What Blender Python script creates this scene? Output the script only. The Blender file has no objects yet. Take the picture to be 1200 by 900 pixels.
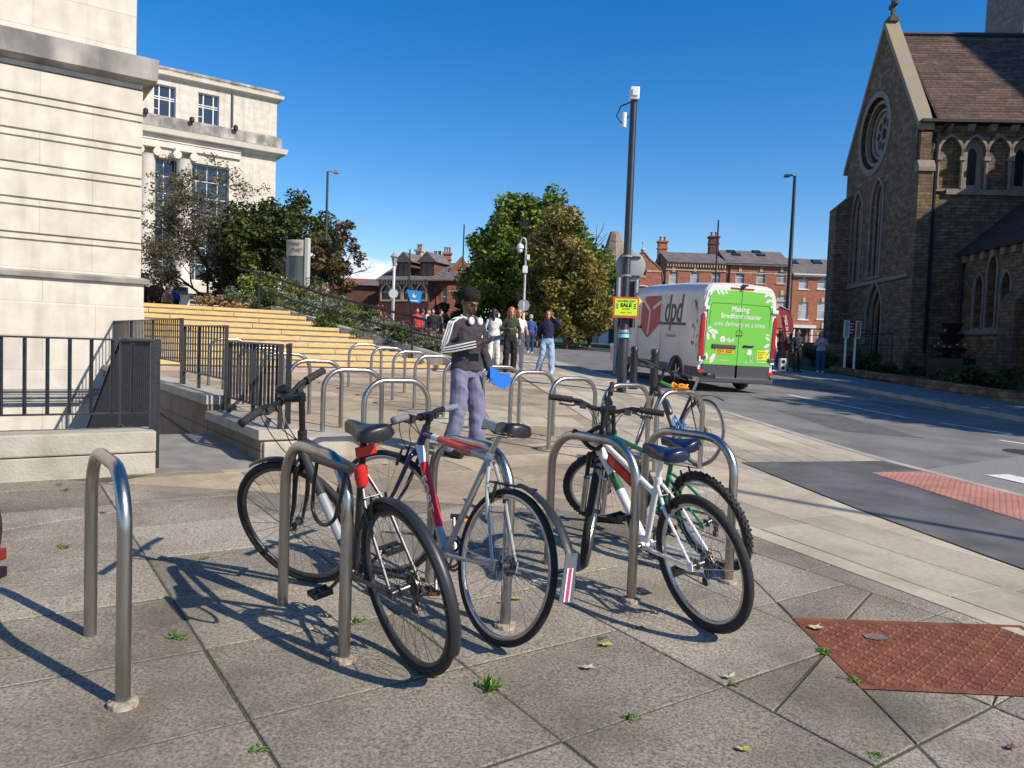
import bpy, math, random
import numpy as np
from mathutils import Vector, Matrix, noise
from mathutils.geometry import tessellate_polygon
random.seed(11); RNG = np.random.default_rng(5)
scene = bpy.context.scene
COL = scene.collection
PI = math.pi
rad = math.radians

# ------------------------------------------------------------------ camera
CF = 900.0; PITCH = rad(2.844); ROLL = rad(2.087); EYE = 1.369
GX, GY = -0.0247, 0.0325
_f = Vector((0, math.cos(PITCH), -math.sin(PITCH)))
_u0 = Vector((0, math.sin(PITCH), math.cos(PITCH))); _r0 = Vector((1, 0, 0))
CR = _r0*math.cos(ROLL)+_u0*math.sin(ROLL)
CU = _u0*math.cos(ROLL)-_r0*math.sin(ROLL)
cam = bpy.data.objects.new('camera', bpy.data.cameras.new('camera')); COL.objects.link(cam)
cam.matrix_world = Matrix(((CR.x, CU.x, -_f.x, 0), (CR.y, CU.y, -_f.y, 0), (CR.z, CU.z, -_f.z, EYE), (0, 0, 0, 1)))
cam.data.lens = 27.0; cam.data.sensor_width = 36.0; cam.data.clip_end = 3000; cam.data.clip_start = .05
scene.camera = cam

def ray(px, py): return _f+CR*((px-600)/CF)-CU*((py-450)/CF)
def at(px, py, Y):
    d = ray(px, py); t = Y/d.y
    return Vector((d.x*t, Y, EYE+d.z*t))
def zg(x, y):
    X = min(max(x, -45), 40); Y = min(max(y, -15), 60)
    return GX*X+GY*Y
def gp(px, py, dz=0.0):
    d = ray(px, py)
    t = (EYE-dz)/(GX*d.x+GY*d.y-d.z)
    return Vector((d.x*t, d.y*t, EYE+d.z*t))
def on_wall(px, py, o, ang):
    """where the sight line meets a standing wall through o running at ang: (along, z)"""
    d = ray(px, py); c, s = math.cos(ang), math.sin(ang)
    A = np.array([[d.x, -c], [d.y, -s]]); t, u = np.linalg.solve(A, np.array([o[0], o[1]]))
    return float(u), float(EYE+d.z*t)

# ------------------------------------------------------------------ materials
MATS = {}
def _n(nt, t, **k):
    n = nt.nodes.new(t)
    for a, b in k.items(): setattr(n, a, b)
    return n
def mat(name, c, rough=.7, metal=0., var=.0, scale=6., bump=0., bscale=40., c2=None, coat=0., spec=.5, emit=None, island=False, stretch=None, detail=5., mixlo=.35, mixhi=.65, trans=0.):
    if name in MATS: return MATS[name]
    m = bpy.data.materials.new(name); m.use_nodes = True; nt = m.node_tree; b = nt.nodes['Principled BSDF']
    b.inputs['Base Color'].default_value = (*c, 1); b.inputs['Roughness'].default_value = rough
    b.inputs['Metallic'].default_value = metal; b.inputs['Coat Weight'].default_value = coat
    b.inputs['Specular IOR Level'].default_value = spec
    if emit: b.inputs['Emission Color'].default_value = (*c, 1); b.inputs['Emission Strength'].default_value = emit
    L = nt.links.new
    if var or c2 or island or bump:
        geo = _n(nt, 'ShaderNodeNewGeometry'); mp = _n(nt, 'ShaderNodeMapping')
        if stretch: mp.inputs['Scale'].default_value = stretch
        tc = _n(nt, 'ShaderNodeTexCoord'); L(tc.outputs['Object'], mp.inputs['Vector'])
    if var or c2:
        no = _n(nt, 'ShaderNodeTexNoise'); no.inputs['Scale'].default_value = scale; no.inputs['Detail'].default_value = detail
        L(mp.outputs[0], no.inputs['Vector'])
        cr = _n(nt, 'ShaderNodeValToRGB'); cr.color_ramp.elements[0].position = mixlo; cr.color_ramp.elements[1].position = mixhi
        a = c if c2 else tuple(x*(1-var) for x in c); d = c2 if c2 else tuple(min(1, x*(1+var)) for x in c)
        cr.color_ramp.elements[0].color = (*a, 1); cr.color_ramp.elements[1].color = (*d, 1)
        L(no.outputs['Fac'], cr.inputs['Fac']); out = cr.outputs['Color']
        if island:
            hs = _n(nt, 'ShaderNodeHueSaturation'); mr = _n(nt, 'ShaderNodeMapRange')
            mr.inputs['To Min'].default_value = .6; mr.inputs['To Max'].default_value = 1.5
            L(geo.outputs['Random Per Island'], mr.inputs['Value']); L(mr.outputs[0], hs.inputs['Value'])
            L(out, hs.inputs['Color']); out = hs.outputs['Color']
        L(out, b.inputs['Base Color'])
    if trans: b.inputs['Transmission Weight'].default_value = trans
    if bump:
        nb = _n(nt, 'ShaderNodeTexNoise'); nb.inputs['Scale'].default_value = bscale; nb.inputs['Detail'].default_value = 4
        L(mp.outputs[0], nb.inputs['Vector'])
        bp = _n(nt, 'ShaderNodeBump'); bp.inputs['Strength'].default_value = bump; bp.inputs['Distance'].default_value = .02
        L(nb.outputs['Fac'], bp.inputs['Height']); L(bp.outputs[0], b.inputs['Normal'])
    MATS[name] = m; return m
def leafmat(name, c, c2, scale=.8):
    m = mat(name, c, rough=.55, c2=c2, scale=scale, island=True, spec=.3)
    nt = m.node_tree; b = nt.nodes['Principled BSDF']; o = nt.nodes['Material Output']
    tr = _n(nt, 'ShaderNodeBsdfTranslucent'); mx = _n(nt, 'ShaderNodeMixShader'); mx.inputs[0].default_value = .25
    nt.links.new(b.inputs['Base Color'].links[0].from_socket, tr.inputs['Color'])
    nt.links.new(b.outputs[0], mx.inputs[1]); nt.links.new(tr.outputs[0], mx.inputs[2]); nt.links.new(mx.outputs[0], o.inputs['Surface'])
    return m
def brickmat(name, c1, c2, mortar, bw, bh, ms=.012, rough=.85, vec='xz', bump=.35, var=.35, rot=0., off=.5, stain=None, wave=0., streak=0.):
    """coursed masonry; vec picks which object axes run along and up the wall"""
    if name in MATS: return MATS[name]
    m = bpy.data.materials.new(name); m.use_nodes = True; nt = m.node_tree; b = nt.nodes['Principled BSDF']; L = nt.links.new
    b.inputs['Roughness'].default_value = rough; b.inputs['Specular IOR Level'].default_value = .25
    tc = _n(nt, 'ShaderNodeTexCoord'); sp = _n(nt, 'ShaderNodeSeparateXYZ'); cb = _n(nt, 'ShaderNodeCombineXYZ'); L(tc.outputs['Object'], sp.inputs[0])
    ax = {'x': 0, 'y': 1, 'z': 2}
    if vec == 'auto':
        ad = _n(nt, 'ShaderNodeMath', operation='ADD'); L(sp.outputs[0], ad.inputs[0]); L(sp.outputs[1], ad.inputs[1]); L(ad.outputs[0], cb.inputs[0]); L(sp.outputs[2], cb.inputs[1])
    else:
        L(sp.outputs[ax[vec[0]]], cb.inputs[0]); L(sp.outputs[ax[vec[1]]], cb.inputs[1])
    src = cb.outputs[0]
    if wave:
        nw = _n(nt, 'ShaderNodeTexNoise'); nw.inputs['Scale'].default_value = 2.5; L(src, nw.inputs['Vector'])
        vm = _n(nt, 'ShaderNodeVectorMath', operation='MULTIPLY_ADD'); vm.inputs[1].default_value = (wave, wave, 0); L(nw.outputs['Color'], vm.inputs[0]); L(src, vm.inputs[2]); src = vm.outputs[0]
    mp = _n(nt, 'ShaderNodeMapping'); mp.inputs['Rotation'].default_value = (0, 0, -rot); L(src, mp.inputs['Vector'])
    br = _n(nt, 'ShaderNodeTexBrick'); L(mp.outputs[0], br.inputs['Vector']); br.offset = off
    br.inputs['Color1'].default_value = (*c1, 1); br.inputs['Color2'].default_value = (*c2, 1); br.inputs['Mortar'].default_value = (*mortar, 1)
    br.inputs['Scale'].default_value = 1; br.inputs['Brick Width'].default_value = bw; br.inputs['Row Height'].default_value = bh
    br.inputs['Mortar Size'].default_value = ms; br.inputs['Mortar Smooth'].default_value = .2
    no = _n(nt, 'ShaderNodeTexNoise'); no.inputs['Scale'].default_value = 3.; no.inputs['Detail'].default_value = 8; L(mp.outputs[0], no.inputs['Vector'])
    mr = _n(nt, 'ShaderNodeMapRange'); mr.inputs['From Min'].default_value = .3; mr.inputs['From Max'].default_value = .7; mr.inputs['To Min'].default_value = 1-var; mr.inputs['To Max'].default_value = 1+var
    L(no.outputs['Fac'], mr.inputs['Value'])
    mu = _n(nt, 'ShaderNodeMix', data_type='RGBA', blend_type='MULTIPLY'); mu.inputs[0].default_value = 1
    L(br.outputs['Color'], mu.inputs[6]); L(mr.outputs[0], mu.inputs[7]); out = mu.outputs[2]
    if streak:
        m3 = _n(nt, 'ShaderNodeMapping'); m3.inputs['Scale'].default_value = (2.2, .22, 1); L(mp.outputs[0], m3.inputs[0]); n3 = _n(nt, 'ShaderNodeTexNoise'); n3.inputs['Scale'].default_value = 1.6; n3.inputs['Detail'].default_value = 7; L(m3.outputs[0], n3.inputs['Vector'])
        r3 = _n(nt, 'ShaderNodeMapRange'); r3.inputs['From Min'].default_value = .45; r3.inputs['From Max'].default_value = .75; r3.inputs['To Min'].default_value = 1; r3.inputs['To Max'].default_value = 1-streak; L(n3.outputs['Fac'], r3.inputs['Value'])
        m4 = _n(nt, 'ShaderNodeMix', data_type='RGBA', blend_type='MULTIPLY'); m4.inputs[0].default_value = 1; L(out, m4.inputs[6]); L(r3.outputs[0], m4.inputs[7]); out = m4.outputs[2]
    if stain:
        n2 = _n(nt, 'ShaderNodeTexNoise'); n2.inputs['Scale'].default_value = .8; n2.inputs['Detail'].default_value = 6; n2.inputs['Roughness'].default_value = .65; L(mp.outputs[0], n2.inputs['Vector'])
        r2 = _n(nt, 'ShaderNodeValToRGB'); r2.color_ramp.elements[0].position = .5; r2.color_ramp.elements[1].position = .72; L(n2.outputs['Fac'], r2.inputs['Fac'])
        m2 = _n(nt, 'ShaderNodeMix', data_type='RGBA'); L(r2.outputs['Color'], m2.inputs[0]); L(out, m2.inputs[6]); m2.inputs[7].default_value = (*stain, 1); out = m2.outputs[2]
    L(out, b.inputs['Base Color'])
    bp = _n(nt, 'ShaderNodeBump'); bp.inputs['Strength'].default_value = bump; bp.inputs['Distance'].default_value = .02
    inv = _n(nt, 'ShaderNodeMath', operation='MULTIPLY_ADD'); inv.inputs[1].default_value = -1.2; L(br.outputs['Fac'], inv.inputs[0]); L(no.outputs['Fac'], inv.inputs[2])
    L(inv.outputs[0], bp.inputs['Height']); L(bp.outputs[0], b.inputs['Normal'])
    MATS[name] = m; return m

# ------------------------------------------------------------------ mesh builder
class MB:
    def __init__(s, T=None): s.v = []; s.f = []; s.mi = []; s.m = 0; s.T = T
    def add(s, vs, fs):
        o = len(s.v)
        for p in vs:
            p = Vector(p)
            if s.T is not None: p = s.T(p) if callable(s.T) else s.T @ p
            s.v.append(p)
        for f in fs: s.f.append([i+o for i in f]); s.mi.append(s.m)
        return s
    def box(s, x0, y0, z0, x1, y1, z1):
        return s.add([(x0, y0, z0), (x1, y0, z0), (x1, y1, z0), (x0, y1, z0), (x0, y0, z1), (x1, y0, z1), (x1, y1, z1), (x0, y1, z1)],
                     [(0, 3, 2, 1), (4, 5, 6, 7), (0, 1, 5, 4), (1, 2, 6, 5), (2, 3, 7, 6), (3, 0, 4, 7)])
    def cbox(s, c, sz, R=None):
        h = [x/2 for x in sz]; pts = []
        for z in (-1, 1):
            for x, y in ((-1, -1), (1, -1), (1, 1), (-1, 1)):
                p = Vector((x*h[0], y*h[1], z*h[2]))
                if R is not None: p = R @ p
                pts.append(p+Vector(c))
        return s.add(pts, [(0, 3, 2, 1), (4, 5, 6, 7), (0, 1, 5, 4), (1, 2, 6, 5), (2, 3, 7, 6), (3, 0, 4, 7)])
    def quad(s, *p): return s.add(p, [tuple(range(len(p)))])
    def tube(s, pts, r, n=8, caps=True, closed=False, flat=1.0, up=None):
        P = [Vector(p) for p in pts]; N = len(P)
        rs = r if isinstance(r, (list, tuple)) else [r]*N
        T = []
        for i in range(N):
            if closed: t = P[(i+1) % N]-P[i-1]
            else: t = P[min(i+1, N-1)]-P[max(i-1, 0)]
            T.append(t.normalized() if t.length > 1e-9 else Vector((0, 0, 1)))
        ref = Vector(up) if up else (Vector((0, 0, 1)) if abs(T[0].z) < .9 else Vector((1, 0, 0)))
        a = T[0].cross(ref).normalized(); vs = []
        for i in range(N):
            if up: a = T[i].cross(ref).normalized()
            else:
                a = a-T[i]*a.dot(T[i])
                a = a.normalized() if a.length > 1e-6 else T[i].orthogonal().normalized()
            b = a.cross(T[i])
            for k in range(n):
                th = 2*PI*k/n; vs.append(P[i]+a*(rs[i]*math.cos(th))+b*(rs[i]*flat*math.sin(th)))
        fs = []
        M = N if closed else N-1
        for i in range(M):
            j = (i+1) % N
            for k in range(n): fs.append((i*n+k, i*n+(k+1) % n, j*n+(k+1) % n, j*n+k))
        if caps and not closed: fs.append(tuple(range(n))[::-1]); fs.append(tuple((N-1)*n+k for k in range(n)))
        return s.add(vs, fs)
    def bar(s, a, b, w, h=None, up=(0, 0, 1)):
        a, b = Vector(a), Vector(b); h = h or w; t = (b-a).normalized(); u = Vector(up)
        if abs(t.dot(u)) > .99: u = Vector((1, 0, 0))
        x = t.cross(u).normalized()*w/2; y = x.normalized().cross(t).normalized()*h/2
        vs = [a-x-y, a+x-y, a+x+y, a-x+y, b-x-y, b+x-y, b+x+y, b-x+y]
        return s.add(vs, [(0, 1, 2, 3), (7, 6, 5, 4), (0, 4, 5, 1), (1, 5, 6, 2), (2, 6, 7, 3), (3, 7, 4, 0)])
    def lathe(s, prof, n=16, c=(0, 0, 0), axis='z'):
        vs = []; c = Vector(c)
        for r, z in prof:
            for k in range(n):
                a = 2*PI*k/n; x, y = r*math.cos(a), r*math.sin(a)
                p = (x, y, z) if axis == 'z' else ((x, z, y) if axis == 'y' else (z, x, y))
                vs.append(Vector(p)+c)
        fs = []
        for i in range(len(prof)-1):
            for k in range(n): fs.append((i*n+k, i*n+(k+1) % n, (i+1)*n+(k+1) % n, (i+1)*n+k))
        fs.append(tuple(range(n))[::-1]); fs.append(tuple((len(prof)-1)*n+k for k in range(n)))
        return s.add(vs, fs)
    def prism(s, poly, fn, d0, d1, holes=()):
        """poly in 2d; fn(a,b,d)->3d; a slab from d0 to d1"""
        loops = [list(poly)]+[list(h) for h in holes]
        flat = [p for l in loops for p in l]
        tri = tessellate_polygon([[Vector((p[0], p[1], 0)) for p in l] for l in loops])
        n = len(flat); vs = [fn(p[0], p[1], d0) for p in flat]+[fn(p[0], p[1], d1) for p in flat]
        fs = [tuple(t) for t in tri]+[tuple(i+n for i in t)[::-1] for t in tri]
        o = 0
        for l in loops:
            k = len(l)
            for i in range(k): j = (i+1) % k; fs.append((o+i, o+j, o+j+n, o+i+n))
            o += k
        return s.add(vs, fs)
    def sphere(s, c, r, n=10, sc=(1, 1, 1)):
        c = Vector(c); vs = []; fs = []; m = n
        vs.append(c+Vector((0, 0, r*sc[2])))
        for i in range(1, m):
            th = PI*i/m
            for k in range(n*2//2*2):
                ph = 2*PI*k/(n//2*4 if False else n*2//2*2); vs.append(c+Vector((r*sc[0]*math.sin(th)*math.cos(ph), r*sc[1]*math.sin(th)*math.sin(ph), r*sc[2]*math.cos(th))))
        vs.append(c-Vector((0, 0, r*sc[2]))); K = n*2//2*2
        for k in range(K): fs.append((0, 1+k, 1+(k+1) % K))
        for i in range(m-2):
            for k in range(K): a = 1+i*K; fs.append((a+k, a+K+k, a+K+(k+1) % K, a+(k+1) % K))
        a = 1+(m-2)*K
        for k in range(K): fs.append((a+k, len(vs)-1, a+(k+1) % K))
        return s.add(vs, fs)
    def build(s, name, mats, parent=None, smooth=True, bevel=0, angle=40, fix=True):
        if not isinstance(mats, (list, tuple)): mats = [mats]
        me = bpy.data.meshes.new(name); me.from_pydata([tuple(v) for v in s.v], [], s.f); 
        for m in mats: me.materials.append(m)
        if len(mats) > 1: me.polygons.foreach_set('material_index', s.mi)
        if fix and len(s.f) < 60000:
            import bmesh
            bm = bmesh.new(); bm.from_mesh(me); bmesh.ops.recalc_face_normals(bm, faces=bm.faces); bm.to_mesh(me); bm.free()
        if smooth:
            me.polygons.foreach_set('use_smooth', [True]*len(me.polygons)); me.set_sharp_from_angle(angle=rad(angle))
        me.update()
        o = bpy.data.objects.new(name, me); COL.objects.link(o)
        if parent: o.parent = parent
        if bevel:
            b = o.modifiers.new('bevel', 'BEVEL'); b.width = bevel; b.segments = 2; b.limit_method = 'ANGLE'
        return o
def tag(o, label=None, cat=None, group=None, kind=None):
    if label: o['label'] = label
    if cat: o['category'] = cat
    if group: o['group'] = group
    if kind: o['kind'] = kind
    return o
def thing(name, label, cat, loc=(0, 0, 0), rz=0., group=None):
    o = bpy.data.objects.new(name, None); COL.objects.link(o); o.location = loc; o.rotation_euler = (0, 0, rz); o.empty_display_size = .2
    return tag(o, label, cat, group)
def dup(root, loc, rz, label, group=None):
    r = root.copy(); COL.objects.link(r); r.location = loc; r.rotation_euler = (0, 0, rz); r['label'] = label
    if group: r['group'] = group
    for ch in list(root.children):
        c = ch.copy(); COL.objects.link(c); c.parent = r
        for g in ch.children:
            d = g.copy(); COL.objects.link(d); d.parent = c
    return r
def text(name, s, size, m, parent, M, extrude=.002, shear=0., sx=1., align='CENTER', bold=0., space=1.):
    cu = bpy.data.curves.new(name, 'FONT'); cu.body = s; cu.size = size; cu.extrude = extrude; cu.align_x = align; cu.align_y = 'CENTER'
    cu.shear = shear; cu.offset = bold; cu.space_character = space; cu.resolution_u = 4
    t = bpy.data.objects.new(name, cu); COL.objects.link(t)
    bpy.context.view_layer.update()
    me = bpy.data.meshes.new_from_object(t.evaluated_get(bpy.context.evaluated_depsgraph_get()))
    bpy.data.objects.remove(t)
    me.transform(M @ Matrix.Diagonal((sx, 1, 1, 1))); me.name = name; me.materials.clear(); me.materials.append(m)
    o = bpy.data.objects.new(name, me); COL.objects.link(o); o.parent = parent
    return o
def evalmesh(o):
    bpy.context.view_layer.update()
    me = bpy.data.meshes.new_from_object(o.evaluated_get(bpy.context.evaluated_depsgraph_get()))
    return me
def remeshed(mb, name, mats, parent, voxel, smooth=3, wr=0., wscale=6., pick=None):
    o = mb.build(name+'_raw', mats[0] if isinstance(mats, (list, tuple)) else mats, None, smooth=False)
    r = o.modifiers.new('r', 'REMESH'); r.mode = 'VOXEL'; r.voxel_size = voxel
    if smooth: s = o.modifiers.new('s', 'SMOOTH'); s.iterations = smooth; s.factor = .6
    me = evalmesh(o); old = o.data; bpy.data.objects.remove(o); bpy.data.meshes.remove(old)
    me.name = name; me.materials.clear()
    ml = mats if isinstance(mats, (list, tuple)) else [mats]
    for m in ml: me.materials.append(m)
    if wr:
        ns = [v.normal.copy() for v in me.vertices]
        for v, n in zip(me.vertices, ns):
            p = v.co; k = 1.3*noise.noise(Vector((p.x+p.z*.6, p.y-p.x*.5, p.z*1.5+p.x*1.1+p.y))*wscale)+.5*noise.noise(Vector((p.x*.8-p.z, p.y+p.x, p.z*1.2+p.x*.9))*wscale*2.3)
            v.co = p+n*wr*k
    for p in me.polygons:
        p.use_smooth = True
        if pick: p.material_index = pick(p.center)
        else: p.material_index = 0
    n = bpy.data.objects.new(name, me); COL.objects.link(n)
    if parent: n.parent = parent
    return n
def arc(c, r, a0, a1, n, plane='xz'):
    out = []
    for i in range(n+1):
        a = a0+(a1-a0)*i/n; x, y = c[0]+r*math.cos(a), c[1]+r*math.sin(a); out.append((x, y))
    return out
def pointed(u, w0, wid, h, k=1.25, n=7):
    """outline of a pointed arch opening: centre u, sill w0, width, total height"""
    R = wid*k*.8; hw = wid/2; cx = R-hw
    ah = math.sqrt(max(R*R-cx*cx, 1e-4)); sp = w0+h-ah
    pts = [(u-hw, w0), (u+hw, w0)]
    a1 = math.atan2(ah, cx)
    for i in range(n+1):
        a = a1*i/n; pts.append((u-cx+R*math.cos(a), sp+R*math.sin(a)))
    for i in range(n-1, -1, -1):
        a = a1*i/n; pts.append((u+cx-R*math.cos(a), sp+R*math.sin(a)))
    return pts
def offset_poly(p, d):
    n = len(p); out = []
    A = sum(p[i][0]*p[(i+1) % n][1]-p[(i+1) % n][0]*p[i][1] for i in range(n)); sg = 1 if A > 0 else -1
    for i in range(n):
        a = Vector(p[i-1]); b = Vector(p[i]); c = Vector(p[(i+1) % n])
        t1 = (b-a); t2 = (c-b)
        if t1.length < 1e-6: t1 = t2
        if t2.length < 1e-6: t2 = t1
        n1 = Vector((t1.y, -t1.x)).normalized()*sg; n2 = Vector((t2.y, -t2.x)).normalized()*sg
        m = (n1+n2); m = m.normalized() if m.length > 1e-6 else n1
        k = d/max(.4, m.dot(n1)); out.append((b.x+m.x*k, b.y+m.y*k))
    return out
WX = lambda v: (lambda a, b, d: (a, v+d, b))          # wall running along local x, face at y=v, depth +y
def wall_x(mb, outer, holes, v=0., depth=.25): mb.prism(outer, WX(v), 0, depth, holes)
# ------------------------------------------------------------------ shared materials
CB = (.02, .02, .022)
m_steel = mat('brushed_steel', (.42, .40, .37), rough=.3, metal=1., var=.12, scale=30, bump=.04, bscale=200, stretch=(1, 1, .1))
m_black = mat('black_paint', (.018, .018, .02), rough=.42, var=.2, scale=20)
m_blackpl = mat('black_plastic', (.014, .014, .015), rough=.36, var=.2, scale=30)
m_rubber = mat('tyre_rubber', (.022, .021, .02), rough=.8, var=.3, scale=60, bump=.3, bscale=200)
m_rubgrey = mat('dusty_rubber', (.16, .15, .14), rough=.8, var=.25, scale=60)
m_alu = mat('aluminium', (.55, .55, .56), rough=.28, metal=1., var=.1, scale=30)
m_aludark = mat('dark_aluminium', (.12, .12, .12), rough=.35, metal=.8, var=.15, scale=30)
m_chain = mat('chain_steel', (.14, .12, .1), rough=.4, metal=.9, var=.3, scale=200)
m_glass = mat('window_glass', (.025, .035, .05), rough=.06, spec=.9)
m_white = mat('white_paint', (.75, .75, .73), rough=.45, var=.06, scale=4)
m_iron = mat('railing_paint', (.014, .016, .022), rough=.45, var=.3, scale=18, bump=.2, bscale=60)
m_conc = mat('kerb_concrete', (.42, .40, .36), rough=.85, var=.22, scale=5, bump=.35, bscale=60, detail=9)
m_red = mat('red_plastic', (.55, .02, .015), rough=.3)
m_amber = mat('amber_reflector', (.8, .3, .02), rough=.25)
m_slate = brickmat('slate_roof', (.13, .12, .12), (.2, .17, .16), (.05, .05, .05), .35, .22, .012, vec='auto', var=.25)
m_brick = brickmat('red_brick', (.42, .13, .065), (.33, .1, .05), (.36, .25, .19), .24, .08, .01, vec='xz', var=.2, bump=.2)
m_brickd = brickmat('dark_red_brick', (.15, .052, .038), (.11, .04, .03), (.13, .09, .07), .24, .08, .01, vec='xz', var=.2, bump=.2)
m_stonetrim = mat('stone_trim', (.5, .42, .3), rough=.8, var=.15, scale=3)
m_port = brickmat('portland_stone', (.63, .58, .50), (.585, .535, .455), (.42, .38, .32), 1.7, .62, .006, vec='auto', var=.11, bump=.08, rough=.7, streak=.2)
m_portp = mat('plain_portland_stone', (.62, .57, .49), rough=.7, var=.07, scale=1.2, detail=8, bump=.08, bscale=20)
m_portd = mat('weathered_stone', (.17, .16, .15), rough=.85, c2=(.5, .47, .42), scale=1.6, detail=10, mixlo=.38, mixhi=.72, stretch=(1, 1, .5), bump=.2, bscale=30)

# ------------------------------------------------------------------ world, sun
SUN_AZ = rad(-33); SUN_EL = rad(38.5)
w = bpy.data.worlds.new('World'); scene.world = w; w.use_nodes = True; nt = w.node_tree; L = nt.links.new
bg = nt.nodes['Background']; sky = _n(nt, 'ShaderNodeTexSky', sky_type='NISHITA'); sky.sun_disc = False
sky.sun_elevation = SUN_EL; sky.sun_rotation = math.atan2(math.cos(SUN_AZ), math.sin(SUN_AZ)); sky.altitude = 100
sky.air_density = 1.0; sky.dust_density = .25; sky.ozone_density = 2.2
hs = _n(nt, 'ShaderNodeHueSaturation'); hs.inputs['Saturation'].default_value = 1.46; tn = _n(nt, 'ShaderNodeMix', data_type='RGBA', blend_type='MULTIPLY'); tn.inputs[0].default_value = 1; L(sky.outputs[0], tn.inputs[6]); tn.inputs[7].default_value = (1.06, 1.02, 1.07, 1); L(tn.outputs[2], hs.inputs['Color'])
tc = _n(nt, 'ShaderNodeTexCoord'); mp = _n(nt, 'ShaderNodeMapping'); mp.inputs['Scale'].default_value = (6, 6, 14); L(tc.outputs['Generated'], mp.inputs[0])
no = _n(nt, 'ShaderNodeTexNoise'); no.inputs['Scale'].default_value = 1.3; no.inputs['Detail'].default_value = 7; no.inputs['Roughness'].default_value = .55; L(mp.outputs[0], no.inputs['Vector'])
sp = _n(nt, 'ShaderNodeSeparateXYZ'); L(tc.outputs['Generated'], sp.inputs[0])
el = _n(nt, 'ShaderNodeMapRange'); el.inputs['From Min'].default_value = .08; el.inputs['From Max'].default_value = .15; el.inputs['To Min'].default_value = .13; el.inputs['To Max'].default_value = -.3
L(sp.outputs[2], el.inputs['Value'])
ad = _n(nt, 'ShaderNodeMath', operation='ADD'); L(no.outputs['Fac'], ad.inputs[0]); L(el.outputs[0], ad.inputs[1])
az = _n(nt, 'ShaderNodeMapRange'); az.inputs['From Min'].default_value = -.02; az.inputs['From Max'].default_value = .12; az.inputs['To Min'].default_value = 0; az.inputs['To Max'].default_value = -.12; L(sp.outputs[0], az.inputs['Value'])
ad2 = _n(nt, 'ShaderNodeMath', operation='ADD'); L(ad.outputs[0], ad2.inputs[0]); L(az.outputs[0], ad2.inputs[1])
cl = _n(nt, 'ShaderNodeMapRange'); cl.inputs['From Min'].default_value = .50; cl.inputs['From Max'].default_value = .66; L(ad2.outputs[0], cl.inputs['Value'])
mx = _n(nt, 'ShaderNodeMix', data_type='RGBA'); L(cl.outputs[0], mx.inputs[0]); L(hs.outputs[0], mx.inputs[6]); mx.inputs[7].default_value = (7.0, 7.4, 8.4, 1)
L(mx.outputs[2], bg.inputs['Color']); bg.inputs['Strength'].default_value = .126
sun = bpy.data.objects.new('sun', bpy.data.lights.new('sun', 'SUN')); COL.objects.link(sun)
sd = Vector((math.cos(SUN_EL)*math.cos(SUN_AZ), math.cos(SUN_EL)*math.sin(SUN_AZ), math.sin(SUN_EL)))
sun.rotation_euler = sd.to_track_quat('Z', 'Y').to_euler(); sun.data.energy = 5.0; sun.data.angle = rad(.55); sun.data.color = (1, .90, .75); sun.location = sd*60
scene.view_settings.view_transform = 'Standard'; scene.view_settings.look = 'None'; scene.view_settings.exposure = 0.22; scene.view_settings.gamma = 1

# ------------------------------------------------------------------ directions of the paving and the university front
U = Vector((.8192, .5736, 0)); N = Vector((-.5736, .8192, 0)); A35 = rad(35)
P0 = Vector((-2.16, 6.56, 0)); LP = Vector((-2.74, 6.01, 0))
CA = Vector((-7.35, 15.13, 0))      # corner of the near stone building
S0 = Vector((-1.69, 19.33, 0))      # right end of the bottom step
def UN(o, u, n): p = o+U*u+N*n; return (p.x, p.y)

# pit polygon (area way in front of the near building)
PIT = [UN(LP, 0, 1.7), UN(P0, 0, 1.7), UN(P0, 0, 9.9), UN(CA, -.7, .2), UN(CA, -9, .2), UN(LP, -9, .35), UN(LP, -.0, .35)]
def sheet(name, poly, m, dz, holes=(), kind='structure', sub=None):
    mb = MB(); tri = tessellate_polygon([[Vector((p[0], p[1], 0)) for p in l] for l in [poly]+list(holes)])
    fl = [p for l in [poly]+list(holes) for p in l]
    mb.add([(p[0], p[1], zg(*p)+dz) for p in fl], [tuple(t) for t in tri])
    o = mb.build(name, m, None, smooth=False)
    # faces up
    me = o.data
    for p in me.polygons:
        if p.normal.z < 0: p.flip()
    if kind: o['kind'] = kind
    return o

# ground: one sheet out to the horizon
m_ground = mat('ground_asphalt', (.075, .075, .075), rough=.9, var=.2, scale=8, bump=.2, bscale=100)
mb = MB(); xs = [-900, -45, 40, 900]; ys = [-500, -15, 60, 1500]
for i in range(3):
    for j in range(3):
        if i == 1 and j == 1: continue
        q = [(xs[i], ys[j]), (xs[i+1], ys[j]), (xs[i+1], ys[j+1]), (xs[i], ys[j+1])]
        mb.add([(a, b, zg(a, b)-.14) for a, b in q], [(0, 1, 2, 3)])
q = [(-45, -15), (40, -15), (40, 60), (-45, 60)]
tri = tessellate_polygon([[Vector((p[0], p[1], 0)) for p in l] for l in (q, PIT)]); fl = q+PIT
mb.add([(p[0], p[1], zg(*p)-.14) for p in fl], [tuple(t) for t in tri])
g = mb.build('ground', m_ground, None, smooth=False)
for p in g.data.polygons:
    if p.normal.z < 0: p.flip()
g['kind'] = 'structure'

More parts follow.
